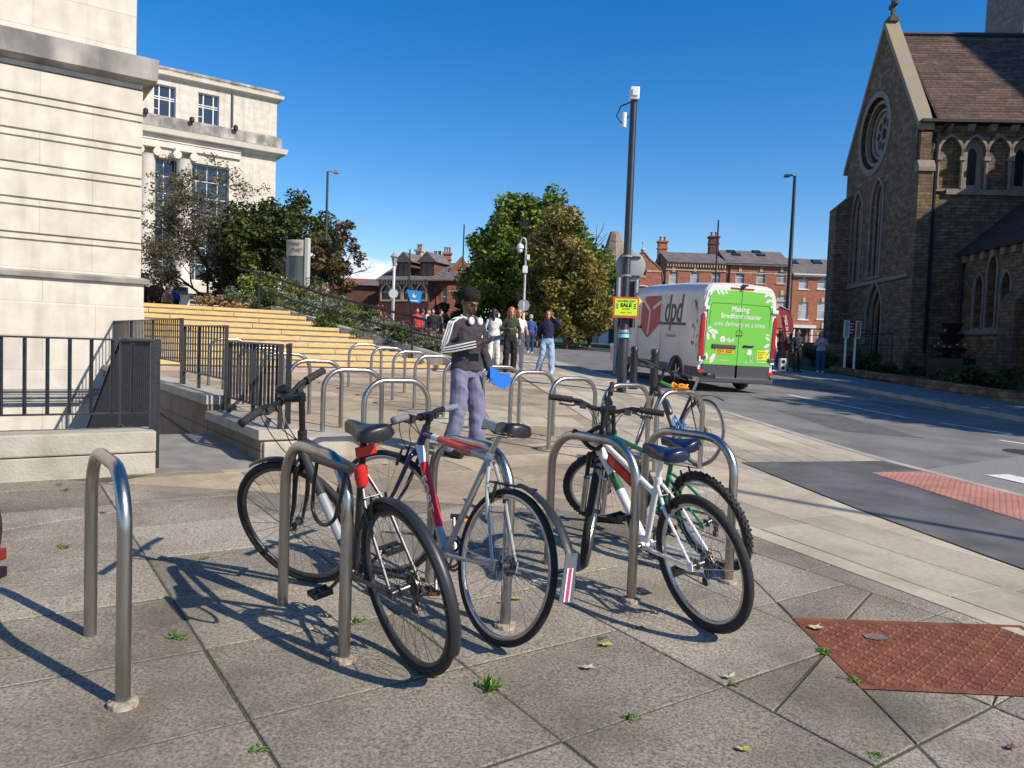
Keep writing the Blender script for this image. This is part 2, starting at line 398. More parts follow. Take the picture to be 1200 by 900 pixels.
# road
KERB = [(6.9, -2), (5.9, 3.5), (5.35, 5.8), (4.96, 7.34), (4.52, 8.9), (4.18, 10.9), (3.86, 13.4), (3.5, 16.5), (3.05, 20), (2.45, 24), (1.9, 27), (.9, 31), (-1.0, 35.5), (-4, 39.5), (-9, 44), (-18, 50), (-40, 60)]
FARK = [(12.3, -2), (11.0, 12), (10.62, 18), (10.5, 24), (10.35, 31), (9.6, 37), (8.3, 41), (5.5, 44), (1, 47.5), (-6, 53), (-20, 62), (-40, 74)]
m_asph = mat('road_asphalt', (.165, .16, .155), rough=.85, var=.24, scale=1.1, bump=.35, bscale=160, detail=12)
m_asph2 = mat('footway_asphalt', (.105, .105, .105), rough=.85, var=.3, scale=2.2, bump=.35, bscale=180, detail=12)
road = sheet('road', KERB+FARK[::-1], m_asph, -.10)
def strip(pts, w0, w1, dz, z2=None):
    """strip between two offsets of a polyline (left positive)"""
    out0, out1 = [], []
    for i, p in enumerate(pts):
        a = Vector(pts[max(i-1, 0)]); b = Vector(pts[min(i+1, len(pts)-1)]); t = (b-a).normalized(); n = Vector((-t.y, t.x))
        out0.append((p[0]+n.x*w0, p[1]+n.y*w0)); out1.append((p[0]+n.x*w1, p[1]+n.y*w1))
    return out0, out1
def dense(pts, step=.6):
    out = []
    for a, b in zip(pts[:-1], pts[1:]):
        L_ = math.hypot(b[0]-a[0], b[1]-a[1]); k = max(1, int(L_/step))
        for i in range(k): out.append((a[0]+(b[0]-a[0])*i/k, a[1]+(b[1]-a[1])*i/k))
    return out+[pts[-1]]
def smoothline(pts, it=3):
    for _ in range(it):
        q = [pts[0]]
        for a, b in zip(pts[:-1], pts[1:]): q += [(a[0]*.75+b[0]*.25, a[1]*.75+b[1]*.25), (a[0]*.25+b[0]*.75, a[1]*.25+b[1]*.75)]
        pts = q+[pts[-1]]
    return pts
def ribbon(mb, pts, w0, w1, dz):
    a, b = strip(pts, w0, w1, dz)
    for i in range(len(pts)-1):
        q = [a[i], a[i+1], b[i+1], b[i]]
        mb.add([(x, y, zg(x, y)+dz) for x, y in q], [(0, 1, 2, 3)])
def kerbstone(mb, pts, w0, w1, top, bot):
    a, b = strip(pts, w0, w1, 0)
    n = len(pts)
    vs = []
    for i in range(n):
        for (x, y), dz in ((a[i], bot), (a[i], top), (b[i], top), (b[i], bot)): vs.append((x, y, zg(x, y)+dz))
    fs = [(i*4+k, i*4+(k+1) % 4, (i+1)*4+(k+1) % 4, (i+1)*4+k) for i in range(n-1) for k in range(4)]
    mb.add(vs, fs+[(0, 1, 2, 3), tuple((n-1)*4+k for k in (3, 2, 1, 0))])
m_kerb = mat('kerb_stone', (.36, .34, .3), rough=.85, var=.18, scale=3, bump=.2, bscale=50)
mb = MB(); kerbstone(mb, KERB, 0.0, .14, .004, -.2); tag(mb.build('kerb', m_kerb, None, smooth=False), kind='structure')
mb = MB(); kerbstone(mb, FARK, -.14, 0, .004, -.2); tag(mb.build('kerb', m_kerb, None, smooth=False), kind='structure')
m_yel = mat('worn_yellow_paint', (.52, .36, .12), rough=.8, c2=(.25, .2, .13), scale=14, mixlo=.5, mixhi=.8)
m_wht = mat('worn_white_paint', (.68, .68, .65), rough=.75, c2=(.35, .35, .34), scale=12, mixlo=.55, mixhi=.85)
mb = MB()
kk = [p for p in KERB if 7.2 < p[1] < 27]
ribbon(mb, dense([(4.7, 8.2)]+[p for p in KERB if 8.5 < p[1] < 31]), -.16, -.25, -.096)
ribbon(mb, dense([p for p in FARK if 10 < p[1] < 38 or p[1] == -2]), .2, .28, -.096); ribbon(mb, dense([p for p in FARK if 10 < p[1] < 38 or p[1] == -2]), .38, .46, -.096)
tag(mb.build('yellow_road_lines', m_yel, None, smooth=False), kind='structure')
# white markings: centre line dashes and crossing
mb = MB()
def dash(x0, y0, x1, y1, w=.1): ribbon(mb, [(x0, y0), (x1, y1)], -w/2, w/2, -.096)
cen = [(9.9, 9.5), (8.85, 12.2), (8.45, 14.2), (7.95, 16.2), (7.3, 19.5), (6.9, 23), (6.6, 27), (6.2, 31), (5.2, 35), (3.4, 38.5), (.5, 42), (-4, 46)]
for a, b, k0, k1 in ((8.05, 12.6, 9.1, 10.9), (7.15, 19.8, 8.0, 15.4), (6.7, 26.5, 6.95, 22.5), (6.3, 33, 6.55, 29.5), (8.35, 14.9, 8.9, 13.6)): dash(a, b, k0, k1, .11)
for i in range(7):
    t = i/7; p = (4.9-1.0*i, 36.5+.55*i); dash(p[0], p[1], p[0]-.55, p[1]+.3, .14)
for i in range(3): dash(7.9+i*.55, 10.6+.02*i, 8.25+i*.55, 9.9+.02*i, .25)
for (a, b, c, d) in ((6.0, 7.9, 7.2, 7.2),): dash(a, b, c, d, .5)
tag(mb.build('white_road_markings', m_wht, None, smooth=False), kind='structure')
# zone of paler surfacing by the crossing
sheet('crossing_surface', [gp(1080, 551, -.1).xy[:], gp(1200, 534, -.1).xy[:], (9.2, 6.0), (6.2, 4.0), (5.45, 5.9), (5.05, 7.4)], mat('crossing_asphalt', (.19, .185, .175), rough=.9, c2=(.26, .25, .24), scale=30, bump=.5, bscale=120), -.0975)
mb = MB(); ca_, cb_ = gp(1168, 557, -.1), gp(1260, 577, -.1); dash(ca_.x, ca_.y, cb_.x, cb_.y, .4)
tag(mb.build('crossing_marking', m_wht, None, smooth=False), kind='structure')
for v in bpy.data.objects['crossing_marking'].data.vertices: v.co.z += .006

m_patch = mat('patched_asphalt', (.11, .108, .105), rough=.9, var=.25, scale=6, bump=.4, bscale=140)
sheet('road_patch', [(5.4, 12.5), (6.6, 12.2), (6.5, 15.2), (5.35, 15.4)], m_patch, -.097); sheet('road_patch', [(8.9, 17.5), (9.9, 17.4), (9.85, 19.0), (8.85, 19.2)], m_patch, -.097)
mb = MB()
for cx_, cy_ in ((7.6, 11.2), (4.55, 19.5), (9.3, 22.5)):
    mb.prism([(cx_+.33*math.cos(2*PI*i/20), cy_+.33*math.sin(2*PI*i/20)) for i in range(20)], lambda a, b, d: (a, b, zg(a, b)-.098+d), -.01, .004)
tag(mb.build('road_covers', mat('iron_cover', (.07, .06, .055), rough=.6, metal=.4, var=.3, scale=30, bump=.5, bscale=60), None, smooth=False), kind='structure')
# ------------------------------------------------------------------ paving
m_joint = mat('joint_soil', (.07, .065, .05), rough=.95, c2=(.05, .07, .02), scale=2.5, mixlo=.5, mixhi=.7, bump=.4, bscale=80)
def slabmat(name, c1, c2, stain, sc=34., lo=.42, hi=.6, bs=.5):
    m = bpy.data.materials.new(name); m.use_nodes = True; nt = m.node_tree; b = nt.nodes['Principled BSDF']; L = nt.links.new
    b.inputs['Roughness'].default_value = .88; b.inputs['Specular IOR Level'].default_value = .2
    tc = _n(nt, 'ShaderNodeTexCoord'); geo = _n(nt, 'ShaderNodeNewGeometry')
    a = _n(nt, 'ShaderNodeTexNoise'); a.inputs['Scale'].default_value = sc; a.inputs['Detail'].default_value = 10; a.inputs['Roughness'].default_value = .7; L(tc.outputs['Object'], a.inputs['Vector'])
    r = _n(nt, 'ShaderNodeValToRGB'); r.color_ramp.elements[0].position = lo; r.color_ramp.elements[1].position = hi
    r.color_ramp.elements[0].color = (*c2, 1); r.color_ramp.elements[1].color = (*c1, 1); L(a.outputs['Fac'], r.inputs['Fac'])
    s = _n(nt, 'ShaderNodeTexNoise'); s.inputs['Scale'].default_value = 1.1; s.inputs['Detail'].default_value = 7; s.inputs['Roughness'].default_value = .6; L(tc.outputs['Object'], s.inputs['Vector'])
    rs = _n(nt, 'ShaderNodeMapRange'); rs.inputs['From Min'].default_value = .46; rs.inputs['From Max'].default_value = .7; rs.inputs['To Max'].default_value = .85; L(s.outputs['Fac'], rs.inputs['Value'])
    mx = _n(nt, 'ShaderNodeMix', data_type='RGBA'); L(rs.outputs[0], mx.inputs[0]); L(r.outputs['Color'], mx.inputs[6]); mx.inputs[7].default_value = (*stain, 1)
    hs = _n(nt, 'ShaderNodeHueSaturation'); mr = _n(nt, 'ShaderNodeMapRange'); mr.inputs['To Min'].default_value = .72; mr.inputs['To Max'].default_value = 1.15
    L(geo.outputs['Random Per Island'], mr.inputs['Value']); L(mr.outputs[0], hs.inputs['Value']); L(mx.outputs[2], hs.inputs['Color']); L(hs.outputs[0], b.inputs['Base Color'])
    bp = _n(nt, 'ShaderNodeBump'); bp.inputs['Strength'].default_value = bs; bp.inputs['Distance'].default_value = .006; L(a.outputs['Fac'], bp.inputs['Height']); L(bp.outputs[0], b.inputs['Normal'])
    MATS[name] = m; return m
m_slab = slabmat('aggregate_slab', (.455, .405, .325), (.115, .1, .078), (.115, .098, .073), sc=85, lo=.36, hi=.62, bs=.7)
m_sand = slabmat('sandstone_paver', (.51, .45, .345), (.39, .34, .255), (.27, .225, .165), sc=26, lo=.3, hi=.65, bs=.25)
m_brown = slabmat('brown_paver', (.47, .39, .28), (.33, .27, .19), (.25, .195, .13), sc=14, lo=.35, hi=.65, bs=.2)
m_pink = slabmat('pink_paver', (.6, .42, .34), (.48, .34, .28), (.4, .28, .22), sc=10)

# plaza outline: left university front, right kerb
PLAZA = [(7.05, -2.1), (6.05, 3.5), (5.45, 5.8)]+[(x-.0, y) for x, y in KERB if 7 < y < 40]
PLAZA = [(p[0]-.14*1.0, p[1]) for p in PLAZA]+[(-8, 38), (-3.2, 22.5), UN(S0, 0, 1.2), UN(S0, -9, 1.2), UN(CA, .2, -.0), UN(P0, .2, 10.2), UN(P0, .2, 1.5), UN(LP, 0, 1.5), UN(LP, 0, .0), UN(LP, -9, .0), (-14, -2.1)]
sheet('plaza_bedding', PLAZA, m_joint, -.0045)

def inpoly(x, y, P):
    c = False; j = len(P)-1
    for i in range(len(P)):
        if (P[i][1] > y) != (P[j][1] > y) and x < (P[j][0]-P[i][0])*(y-P[i][1])/(P[j][1]-P[i][1])+P[i][0]: c = not c
        j = i
    return c
def clip_half(poly, a, b):
    """keep the part of poly to the left of a->b"""
    out = []; n = len(poly)
    def sd_(p): return (b[0]-a[0])*(p[1]-a[1])-(b[1]-a[1])*(p[0]-a[0])
    for i in range(n):
        p, q = poly[i], poly[(i+1) % n]; sp_, sq = sd_(p), sd_(q)
        if sp_ >= 0: out.append(p)
        if sp_*sq < 0: t = sp_/(sp_-sq); out.append((p[0]+(q[0]-p[0])*t, p[1]+(q[1]-p[1])*t))
    return out
def slabs(mb, polys, th=.05, gap=.0055, jit=.0015, bev=.004):
    for poly in polys:
        if len(poly) < 3: continue
        A = sum(poly[i][0]*poly[(i+1) % len(poly)][1]-poly[(i+1) % len(poly)][0]*poly[i][1] for i in range(len(poly)))
        if abs(A) < .004: continue
        if A < 0: poly = poly[::-1]
        p0 = offset_poly(poly, -gap*random.uniform(.5, 1.3)); p1 = offset_poly(p0, -bev)
        h = random.uniform(-jit, jit); tx, ty = random.uniform(-jit, jit)*1.2, random.uniform(-jit, jit)*1.2; cx, cy = poly[0]
        n = len(p0); z = lambda p: zg(*p)+h+tx*(p[0]-cx)+ty*(p[1]-cy)
        vs = [(p[0], p[1], z(p)-th) for p in p0]+[(p[0], p[1], z(p)-bev*.7) for p in p0]+[(p[0], p[1], z(p)) for p in p1]
        fs = [(i, (i+1) % n, (i+1) % n+n, i+n) for i in range(n)]+[(i+n, (i+1) % n+n, (i+1) % n+2*n, i+2*n) for i in range(n)]+[tuple(i+2*n for i in range(n))]
        mb.add(vs, fs)
def gridpolys(s_lines, fn_u, Uv=U, Nv=N):
    pass
# line where the rough slabs end (towards the road and the back)
E1 = [(1.50, 5.5), (1.90, 4.87), (2.05, 4.4), (2.34, 3.85), (2.87, 3.0), (4.2, 1.0)]
# hole for the manhole
MH = [(1.41, 3.72), (1.42, 2.99), (2.13, 3.03), (2.62, 3.3), (2.44, 3.78)]
MHC = [(1.415, 3.715), (1.43, 2.985), (2.62, 3.02), (2.6, 3.8)]
slabP = []
nl = [-3.4+.0, -2.57, -1.745, -.92, -.09, .745, 1.588, 2.398, 3.22, 4.05, 4.9, 5.75]     # along U
rows = [-1.2, -.6, .02, .68, 1.29, 1.906, 2.51, 3.12, 3.75, 4.36, 4.98, 5.6, 6.2, 6.75]
for i in range(len(nl)-1):
    off = (0, .0, .12, -.06, .0, .0, .0, .08, -.1, .15, 0, .1)[i % 12]
    rr = [r+(off if r > 2.2 else 0) for r in rows]
    for j in range(len(rr)-1):
        if random.random() < .12 and j % 2: pass
        q = [(a*.8192+b*-.5736, a*.5736+b*.8192) for a, b in ((nl[i], rr[j]), (nl[i+1], rr[j]), (nl[i+1], rr[j+1]), (nl[i], rr[j+1]))]
        slabP.append(q)
# limits: before the kerb of light pavers (right), before the second zone (back), before the parapet
def limit(q):
    for a, b in (((2.86, 3.0), (1.55, 5.5)), ((1.4, 5.62), (-2.9, 5.62-.0)), ):
        q = clip_half(q, a, b)
        if len(q) < 3: return q
    if min(p[0] for p in q) < -2.7: q = clip_half(q, UN(LP, 5, -.03), UN(LP, -5, -.03)) if False else q
    return q
def cut(q, a, b): return [clip_half(q, a, b), clip_half(q, b, a)]
final = []
for q in slabP:
    q = limit(q)
    if len(q) < 3: continue
    # cut around the manhole frame: four half planes
    cx = sum(p[0] for p in q)/len(q); cy = sum(p[1] for p in q)/len(q)
    work = [q]
    if abs(cx-2.0) < 1.3 and abs(cy-3.4) < 1.2:
        res = []; rem = q
        M = MHC; n = len(M)
        ordr = [(M[0], M[1]), (M[1], M[2]), (M[2], M[3]), (M[3], M[0])]      # anticlockwise: inside is left
        for a, b in ordr:
            if len(rem) < 3: break
            o = clip_half(rem, b, a)
            if len(o) >= 3: res.append(o)
            rem = clip_half(rem, a, b)
        work = res
    final += work
# a few cracked slabs
cr = []
for q in final:
    cx = sum(p[0] for p in q)/len(q); cy = sum(p[1] for p in q)/len(q)
    if abs(cx-1.2) < .22 and abs(cy-2.95) < .2: cr += [k for k in cut(q, (1.0, 2.75), (1.3, 3.15)) if len(k) > 2]
    elif abs(cx-.95) < .2 and abs(cy-2.65) < .25: cr += [k for k in cut(q, (.8, 2.9), (1.15, 2.45)) if len(k) > 2]
    elif random.random() < .06: cr += [k for k in cut(q, (cx-.2, cy-.3), (cx+.25, cy+.3)) if len(k) > 2]
    else: cr.append(q)
mb = MB(); slabs(mb, cr); tag(mb.build('slab_paving', m_slab, None, smooth=False), kind='structure')

# middle distance pavers: long courses that follow the kerb
def courses(name, regions, m, ang, w, l, gap=.004, jitter=0, dz=0.):
    c, s = math.cos(ang), math.sin(ang); mb = MB()
    R = lambda p: (p[0]*c+p[1]*s, -p[0]*s+p[1]*c)
    rp = [R(p) for r in regions for p in r]; x0 = min(p[0] for p in rp); x1 = max(p[0] for p in rp); y0 = min(p[1] for p in rp); y1 = max(p[1] for p in rp)
    polys = []; y = y0
    while y < y1:
        ww = w*random.choice((.7, 1, 1, 1.35)) if jitter else w
        x = x0-random.random()*l
        while x < x1:
            ll = l*random.uniform(.75, 1.3)
            quad = [(a*c-b*s, a*s+b*c) for a, b in [(x, y), (x+ll, y), (x+ll, y+ww), (x, y+ww)]]
            for region in regions:
                poly = quad; n = len(region)
                for i in range(n):
                    poly = clip_half(poly, region[i], region[(i+1) % n])
                    if len(poly) < 3: break
                if len(poly) >= 3: polys.append(poly)
            x += ll
        y += ww
    slabs(mb, polys, th=.04, gap=gap, bev=.003)
    for v in mb.v: v.z += dz
    return tag(mb.build(name, m, None, smooth=False), kind='structure')
# each region convex, anticlockwise
KP = [(p[0]-.13, p[1]) for p in KERB if 8.5 < p[1] < 36]
lft = lambda y: 1.2+(8.1-y)*.13 if y < 10.6 else max(-4.6, 1.2-(y-10.6)*.114)
RIGHT = [[(1.5, 5.6), (2.86, 3.0), (4.6, 0), (6.6, 0), (4.9, 4), (2.9, 8.3), (1.35, 8.1)], [(1.35, 8.1), (2.9, 8.3), (KP[0][0], KP[0][1]), (lft(8.9), 8.9)]]
RIGHT += [[(lft(a[1]), a[1]), a, b, (lft(b[1]), b[1])] for a, b in zip(KP[:-1], KP[1:])]
RIGHT += [[(-4.6, 31), (-.9, 31), (-1.2, 35.4), (-4, 39), (-8, 38)]]
BROWN = [[(-2.95, 5.6), (1.5, 5.6), (-1.8, 6.82), (-2.16, 6.56), (-2.74, 6.01)], [(-1.8, 6.82), (1.5, 5.6), (1.35, 8.1), (1.2, 10.6), (-4.45, 10.6)], [(-4.45, 10.6), (1.2, 10.6), (.0, 20.5), (-1.69, 19.33), (-7.65, 15.16)]]
courses('paving', RIGHT[:1], m_sand, rad(118), .36, 1.4, jitter=1)
courses('paving', RIGHT[1:], m_sand, rad(97), .42, 1.3, jitter=1)
courses('paving', BROWN, m_brown, rad(35), .53, .85)
courses('paving', [[(-2.7, 10.2), (-1.9, 9.6), (1.0, 10.3), (.9, 11.2), (-.4, 11.6)]], m_sand, rad(97), .42, 1.3, dz=.006)
courses('paving', [[UN(S0, -7.2, -.75), UN(S0, 2.2, -.75), UN(S0, 1.8, -.02), UN(S0, -7.2, -.02)]], m_pink, rad(35), .36, .7, dz=.006)
# footway asphalt and blister paving
TAR = [(2.49, 8.2), (2.86, 6.3), (3.09, 5.43), (3.27, 4.79), (3.6, 4.0), (4.3, 2.2), (5.9, 2.2), (5.9, 3.5), (5.35, 5.8), (4.96, 7.34), (4.5, 8.9)]
sheet('footway', [(p[0]-(.13 if p[0] > 4.4 else 0), p[1]) for p in TAR], m_asph2, .008)
m_blis = mat('blister_paving', (.42, .19, .145), rough=.85, var=.2, scale=3)
RED = [(3.80, 8.02), (4.17, 6.15), (4.6, 4.6), (5.75, 4.0), (5.2, 5.75), (4.82, 7.3), (4.5, 8.3)]
o = sheet('blister_paving', RED, m_blis, .012)
mb = MB(); c, s = math.cos(rad(103)), math.sin(rad(103))
for i in range(-10, 80):
    for j in range(-40, 60):
        x, y = 4.0+.067*(i*c-j*s), 5.0+.067*(i*s+j*c)
        if inpoly(x, y, RED): mb.lathe([(.014, 0), (.011, .005), (.004, .006)], 5, (x, y, zg(x, y)+.012))
if mb.v: tag(mb.build('blisters', m_blis, None, smooth=True, fix=False), kind='structure')
# far pavement and verge
FP = FARK[:6]; fp_in = [(p[0]+.14, p[1]) for p in FP]
mb = MB(); a = fp_in; b = [(16.0, -2), (14.3, 12), (13.6, 18), (13.4, 24), (13.3, 31), (12.5, 38)]
for i in range(5): q = [a[i], b[i], b[i+1], a[i+1]]; mb.add([(x, y, zg(x, y)) for x, y in q], [(0, 1, 2, 3)])
tag(mb.build('pavement', mat('far_pavement', (.17, .165, .16), rough=.9, var=.12, scale=3), None, smooth=False), kind='structure')
sheet('lawn', [(16.2, -2), (45, -2), (45, 62), (-6, 62), (1.2, 48), (5.7, 44.4), (8.5, 41.2), (9.8, 37.2), (10.6, 34), (12.6, 38), (13.4, 31), (13.5, 24), (13.7, 18), (14.4, 12)], mat('lawn_turf', (.05, .085, .02), rough=.95, var=.4, scale=9, bump=.6, bscale=60), .03)
# plateau above the steps
pl = [UN(S0, -30, 4.4), UN(S0, -3.2, 4.4), UN(S0, -5, 8), UN(S0, -5, 70), UN(S0, -60, 70), UN(S0, -60, 4.4)]
mb = MB(); mb.prism(pl, lambda a, b, d: (a, b, d), -1, 2.085)
tag(mb.build('terrace', m_conc, None, smooth=False), kind='structure')
TREES_OFF = [(17.2, 12.2, 9.5, 3.0), (18.2, 19.3, 9.5, 3.1), (21.5, 24.6, 10, 3.2)]
# ------------------------------------------------------------------ cycle racks
def rack_mesh(Wd=.64, Hh=.775, R=.2, r=.024):
    pts = [(-Wd/2, 0, -.06), (-Wd/2, 0, Hh-R)]
    for i in range(1, 9): a = PI/2*i/8; pts.append((-Wd/2+R-R*math.cos(a), 0, Hh-R+R*math.sin(a)))
    for i in range(0, 9): a = PI/2*i/8; pts.append((Wd/2-R+R*math.sin(a), 0, Hh-R+R*math.cos(a)))
    pts += [(Wd/2, 0, -.06)]
    return pts
def make_rack(label, loc, rz, Wd=.62):
    t = thing('bike_rack', label, 'bike rack', loc, rz, 'bike racks set out in rows on the paving')
    mb = MB(); mb.tube(rack_mesh(Wd), .0242, 14); mb.build('hoop', m_steel, t)
    for sx in (-1, 1):
        mb = MB(); mb.lathe([(.05, -.02), (.048, .001), (.038, .003), (.026, .005), (.0243, .005)], 14, (sx*Wd/2, 0, 0))
        mb.build('mortar_collar', m_collar, t)
    return t
m_collar = mat('mortar_collar', (.32, .27, .2), rough=.95, var=.3, scale=30, bump=.6, bscale=60)
RACKS = [(-1.47, 2.79, -52.7, 'lone steel bike rack at the far left, nothing parked on it'),
 (-.82, 3.22, -52.7, 'steel bike rack with the grey bicycle with black mudguards locked to it'),
 (-.19, 3.65, -52.7, 'steel bike rack behind the white bicycle with a red tube'),
 (.44, 4.07, -52.7, 'steel bike rack with a black cable looped round its top beside the white mountain bike'),
 (1.04, 4.46, -52.7, 'steel bike rack with the green mountain bike leaning on it, nearest the manhole cover'),
 (-1.02, 6.83, 33, 'empty steel bike rack right behind the black saddle of the grey bicycle'),
 (-1.60, 7.74, 33, 'empty steel bike rack, second back from the black saddle in the left line'),
 (-2.24, 8.74, 33, 'empty steel bike rack, third back in the left line, by the railing end'),
 (-2.87, 9.72, 33, 'empty steel bike rack partly behind the end of the black railings'),
 (-3.5, 10.7, 33, 'empty steel bike rack wholly behind the black railings, nearer of three there'),
 (-4.1, 11.75, 33, 'empty steel bike rack wholly behind the black railings, middle of three there'),
 (-4.72, 12.75, 33, 'empty steel bike rack wholly behind the black railings, farthest of three there'),
 (-2.68, 13.95, 33, 'empty steel bike rack farthest back in the middle line, before the yellow steps'),
 (-2.13, 13.15, 33, 'empty steel bike rack second from the steps in the middle line'),
 (-1.62, 12.25, 33, 'empty steel bike rack third from the steps in the middle line'),
 (-1.16, 11.35, 33, 'empty steel bike rack fourth from the steps, just left of the man with headphones'),
 (-.66, 10.55, 33, 'empty steel bike rack half hidden behind the man with headphones'),
 (-.16, 9.75, 33, 'empty steel bike rack just right of the blue folder'),
 (.25, 9.1, 33, 'empty steel bike rack in front of the woman in pale jeans'),
 (.68, 8.45, 33, 'empty steel bike rack behind the black handlebar of the white mountain bike'),
 (1.20, 7.98, 33, 'steel bike rack next to the dark bicycle, touched by its front wheel'),
 (1.66, 7.52, 33, 'steel bike rack with the dark bicycle and orange lock fastened to it')]
r0 = None
for i, (x, y, a, lb) in enumerate(RACKS):
    loc = (x, y, zg(x, y))
    if i == 0: rA = make_rack(lb, loc, rad(a), .655)
    elif i < 5: dup(rA, loc, rad(a), lb)
    elif i == 5: rB = make_rack(lb, loc, rad(a), .62)
    else: dup(rB, loc, rad(a), lb)

# ------------------------------------------------------------------ bicycles
HA = rad(71)
def Rm(ax, a): return Matrix.Rotation(a, 4, ax)
def make_bike(label, q, o):
    R, wb = q['R'], q['wb']; H = Vector((0, 0, R)); F = Vector((wb, 0, R)); BB = Vector((q['bbx'], 0, q['bbz'])); SC = Vector((q['clx'], 0, q['clz']))
    A = Vector((-math.cos(HA), 0, math.sin(HA))); perp = Vector((math.sin(HA), 0, math.cos(HA))); ax = F-perp*.045
    RS = Matrix.Rotation(q['st'], 3, A)
    ST = lambda p: RS @ (Vector(p)-ax)+ax
    fl = o.get('fork', .39); HB = ax+A*fl; HT = HB+A*o.get('ht', .13)
    top = ax+A*((q['bh']-ax.z)/A.z)-A*.0
    t = thing('bicycle', label, 'bicycle', (q['x'], q['y'], zg(q['x'], q['y'])), 0, 'bicycles at the racks')
    g = GX*math.cos(q['hd'])+GY*math.sin(q['hd'])
    t.rotation_euler = (Rm('Z', q['hd']) @ Rm('Y', -math.atan(g)) @ Rm('X', q['ln'])).to_euler()
    fr = o['frame']; tr = o.get('tr', .0155)
    # ---- wheels
    def wheel(C, T, rear, reflect=0):
        tw = o.get('tyre', .0158)*.94; rr = R-tw
        mb = MB(T); rm = rr-tw*.75-.008; pts = [(C.x+rm*math.cos(2*PI*i/56), 0, C.z+rm*math.sin(2*PI*i/56)) for i in range(56)]
        mb.tube(pts, .0125, 8, closed=True, up=(0, 1, 0), flat=.85)
        w_ = mb.build('wheel', o.get('rim', m_aludark), t)
        # a raised braking edge
        mb = MB(T); pts = [(C.x+rr*math.cos(2*PI*i/64), 0, C.z+rr*math.sin(2*PI*i/64)) for i in range(64)]
        mb.tube(pts, tw, 10, closed=True, up=(0, 1, 0))
        if o.get('knob'):
            for i in range(74):
                a = 2*PI*i/74
                for sy in ((-.009, .009) if i % 2 else (-.018, .0, .018)):
                    d = Vector((math.cos(a), 0, math.sin(a))); c = C+d*(R-.001-abs(sy)*.25)+Vector((0, sy, 0))
                    Rq = Matrix.Rotation(-a, 3, 'Y'); mb.cbox(c, (.009, .008, .011), Rq)
        mb.build('tyre', o.get('tyremat', m_rubber), w_)
        mb = MB(T); ns = 32
        for i in range(ns):
            sd_ = 1 if i % 2 else -1; a = 2*PI*i/ns; off = (1 if (i//2) % 2 else -1)*1.15
            h = Vector((C.x+.021*math.cos(a+off), sd_*.028, C.z+.021*math.sin(a+off))); e = Vector((C.x+rm*math.cos(a), sd_*.002, C.z+rm*math.sin(a)))
            mb.tube([h, e], .0011, 4, caps=False)
        mb.build('spokes', o.get('spokemat', m_alu), w_)
        mb = MB(T); mb.lathe([(.006, -.062), (.009, -.06), (.009, -.052), (.012, -.034), (.024, -.03), (.024, -.026), (.014, -.022), (.014, .022), (.024, .026), (.024, .03), (.012, .034), (.009, .052), (.009, .06), (.006, .062)], 14, C, 'y')
        mb.build('hub', m_aludark, w_)
        if rear:
            mb = MB(T)
            for k in range(6): mb.lathe([(.045-.005*k, -.030-.004*k-.0015), (.045-.005*k, -.030-.004*k+.0015)], 20, C, 'y')
            mb.build('cassette', m_chain, w_)
        if o.get('wrefl'):
            mb = MB(T); mb.cbox(C+Vector((.19, .0, -.05)), (.03, .012, .075), Matrix.Rotation(.25, 3, 'Y')); mb.build('spoke_reflector', m_amber, w_)
        if o.get('disc') :
            mb = MB(T); mb.lathe([(.05, .038), (.08, .038), (.08, .0395), (.05, .0395)], 24, C, 'y'); mb.build('brake_disc', m_alu, w_)
        return w_
    wheel(H, None, True); wheel(F, ST, False)
    # ---- frame
    def pt(a, b, r1, r2=None, n=10, m=0, mbx=None, c=None):
        mbx.m = m
        if c is not None: mbx.tube([a, a.lerp(b, .35)+c*.6, a.lerp(b, .7)+c, b], [r1, (r1*2+(r2 or r1))/3, ((r2 or r1)*2+r1)/3, r2 or r1], n)
        else: mbx.tube([a, b], [r1, r2 or r1], n)
    ms = o.get('mats', [fr])
    mb = MB(); dtr = o.get('dtr', .021)*.9
    tt0 = SC-Vector((0, 0, .02)) if not o.get('ttdrop') else BB.lerp(SC, 1-o['ttdrop']); ht1 = HT-A*.03; hb1 = HB+A*.03
    segs = o.get('dtseg', [(0, 1, 0)])
    for a_, b_, m_ in segs: pt(BB.lerp(hb1, a_), BB.lerp(hb1, b_), dtr, mbx=mb, m=m_, n=12)
    for a_, b_, m_ in o.get('ttseg', [(0, 1, 0)]): pt(tt0.lerp(ht1, a_), tt0.lerp(ht1, b_), o.get('ttr', .016), mbx=mb, m=m_)
    sm = o.get('rearmat', 0)
    pt(BB, SC, tr, mbx=mb, m=sm)
    pt(HB-A*.005, HT+A*.005, .021, mbx=mb, m=o.get('htm', 0), n=14)
    mb.m = sm; mb.lathe([(.021, -.036), (.022, -.03), (.022, .03), (.021, .036)], 14, BB, 'y')
    for sy in (-1, 1):
        e = H+Vector((0, sy*.063, 0)); ss = SC-Vector((.012, -sy*.014, .03)) if not o.get('ssdrop') else BB.lerp(SC, 1-o['ssdrop'])+Vector((-.01, sy*.014, 0))
        kk_ = ss.lerp(e, .33)+Vector((0, sy*.018, 0)); mb.tube([ss, kk_, e+Vector((.004, 0, .012))], [.0085, .0085, .007], 8)
        b_ = BB+Vector((-.012, sy*.022, 0)); k2 = b_.lerp(e, .25)+Vector((0, sy*.012, 0)); mb.tube([b_, k2, e+Vector((.014, 0, 0))], [.011, .0105, .0075], 8)
        mb.cbox(e+Vector((.006, 0, 0)), (.036, .006, .04))
    mb.build('frame', ms, t)
    # ---- fork
    fm = o.get('forkmats', [fr]); mb = MB(ST)
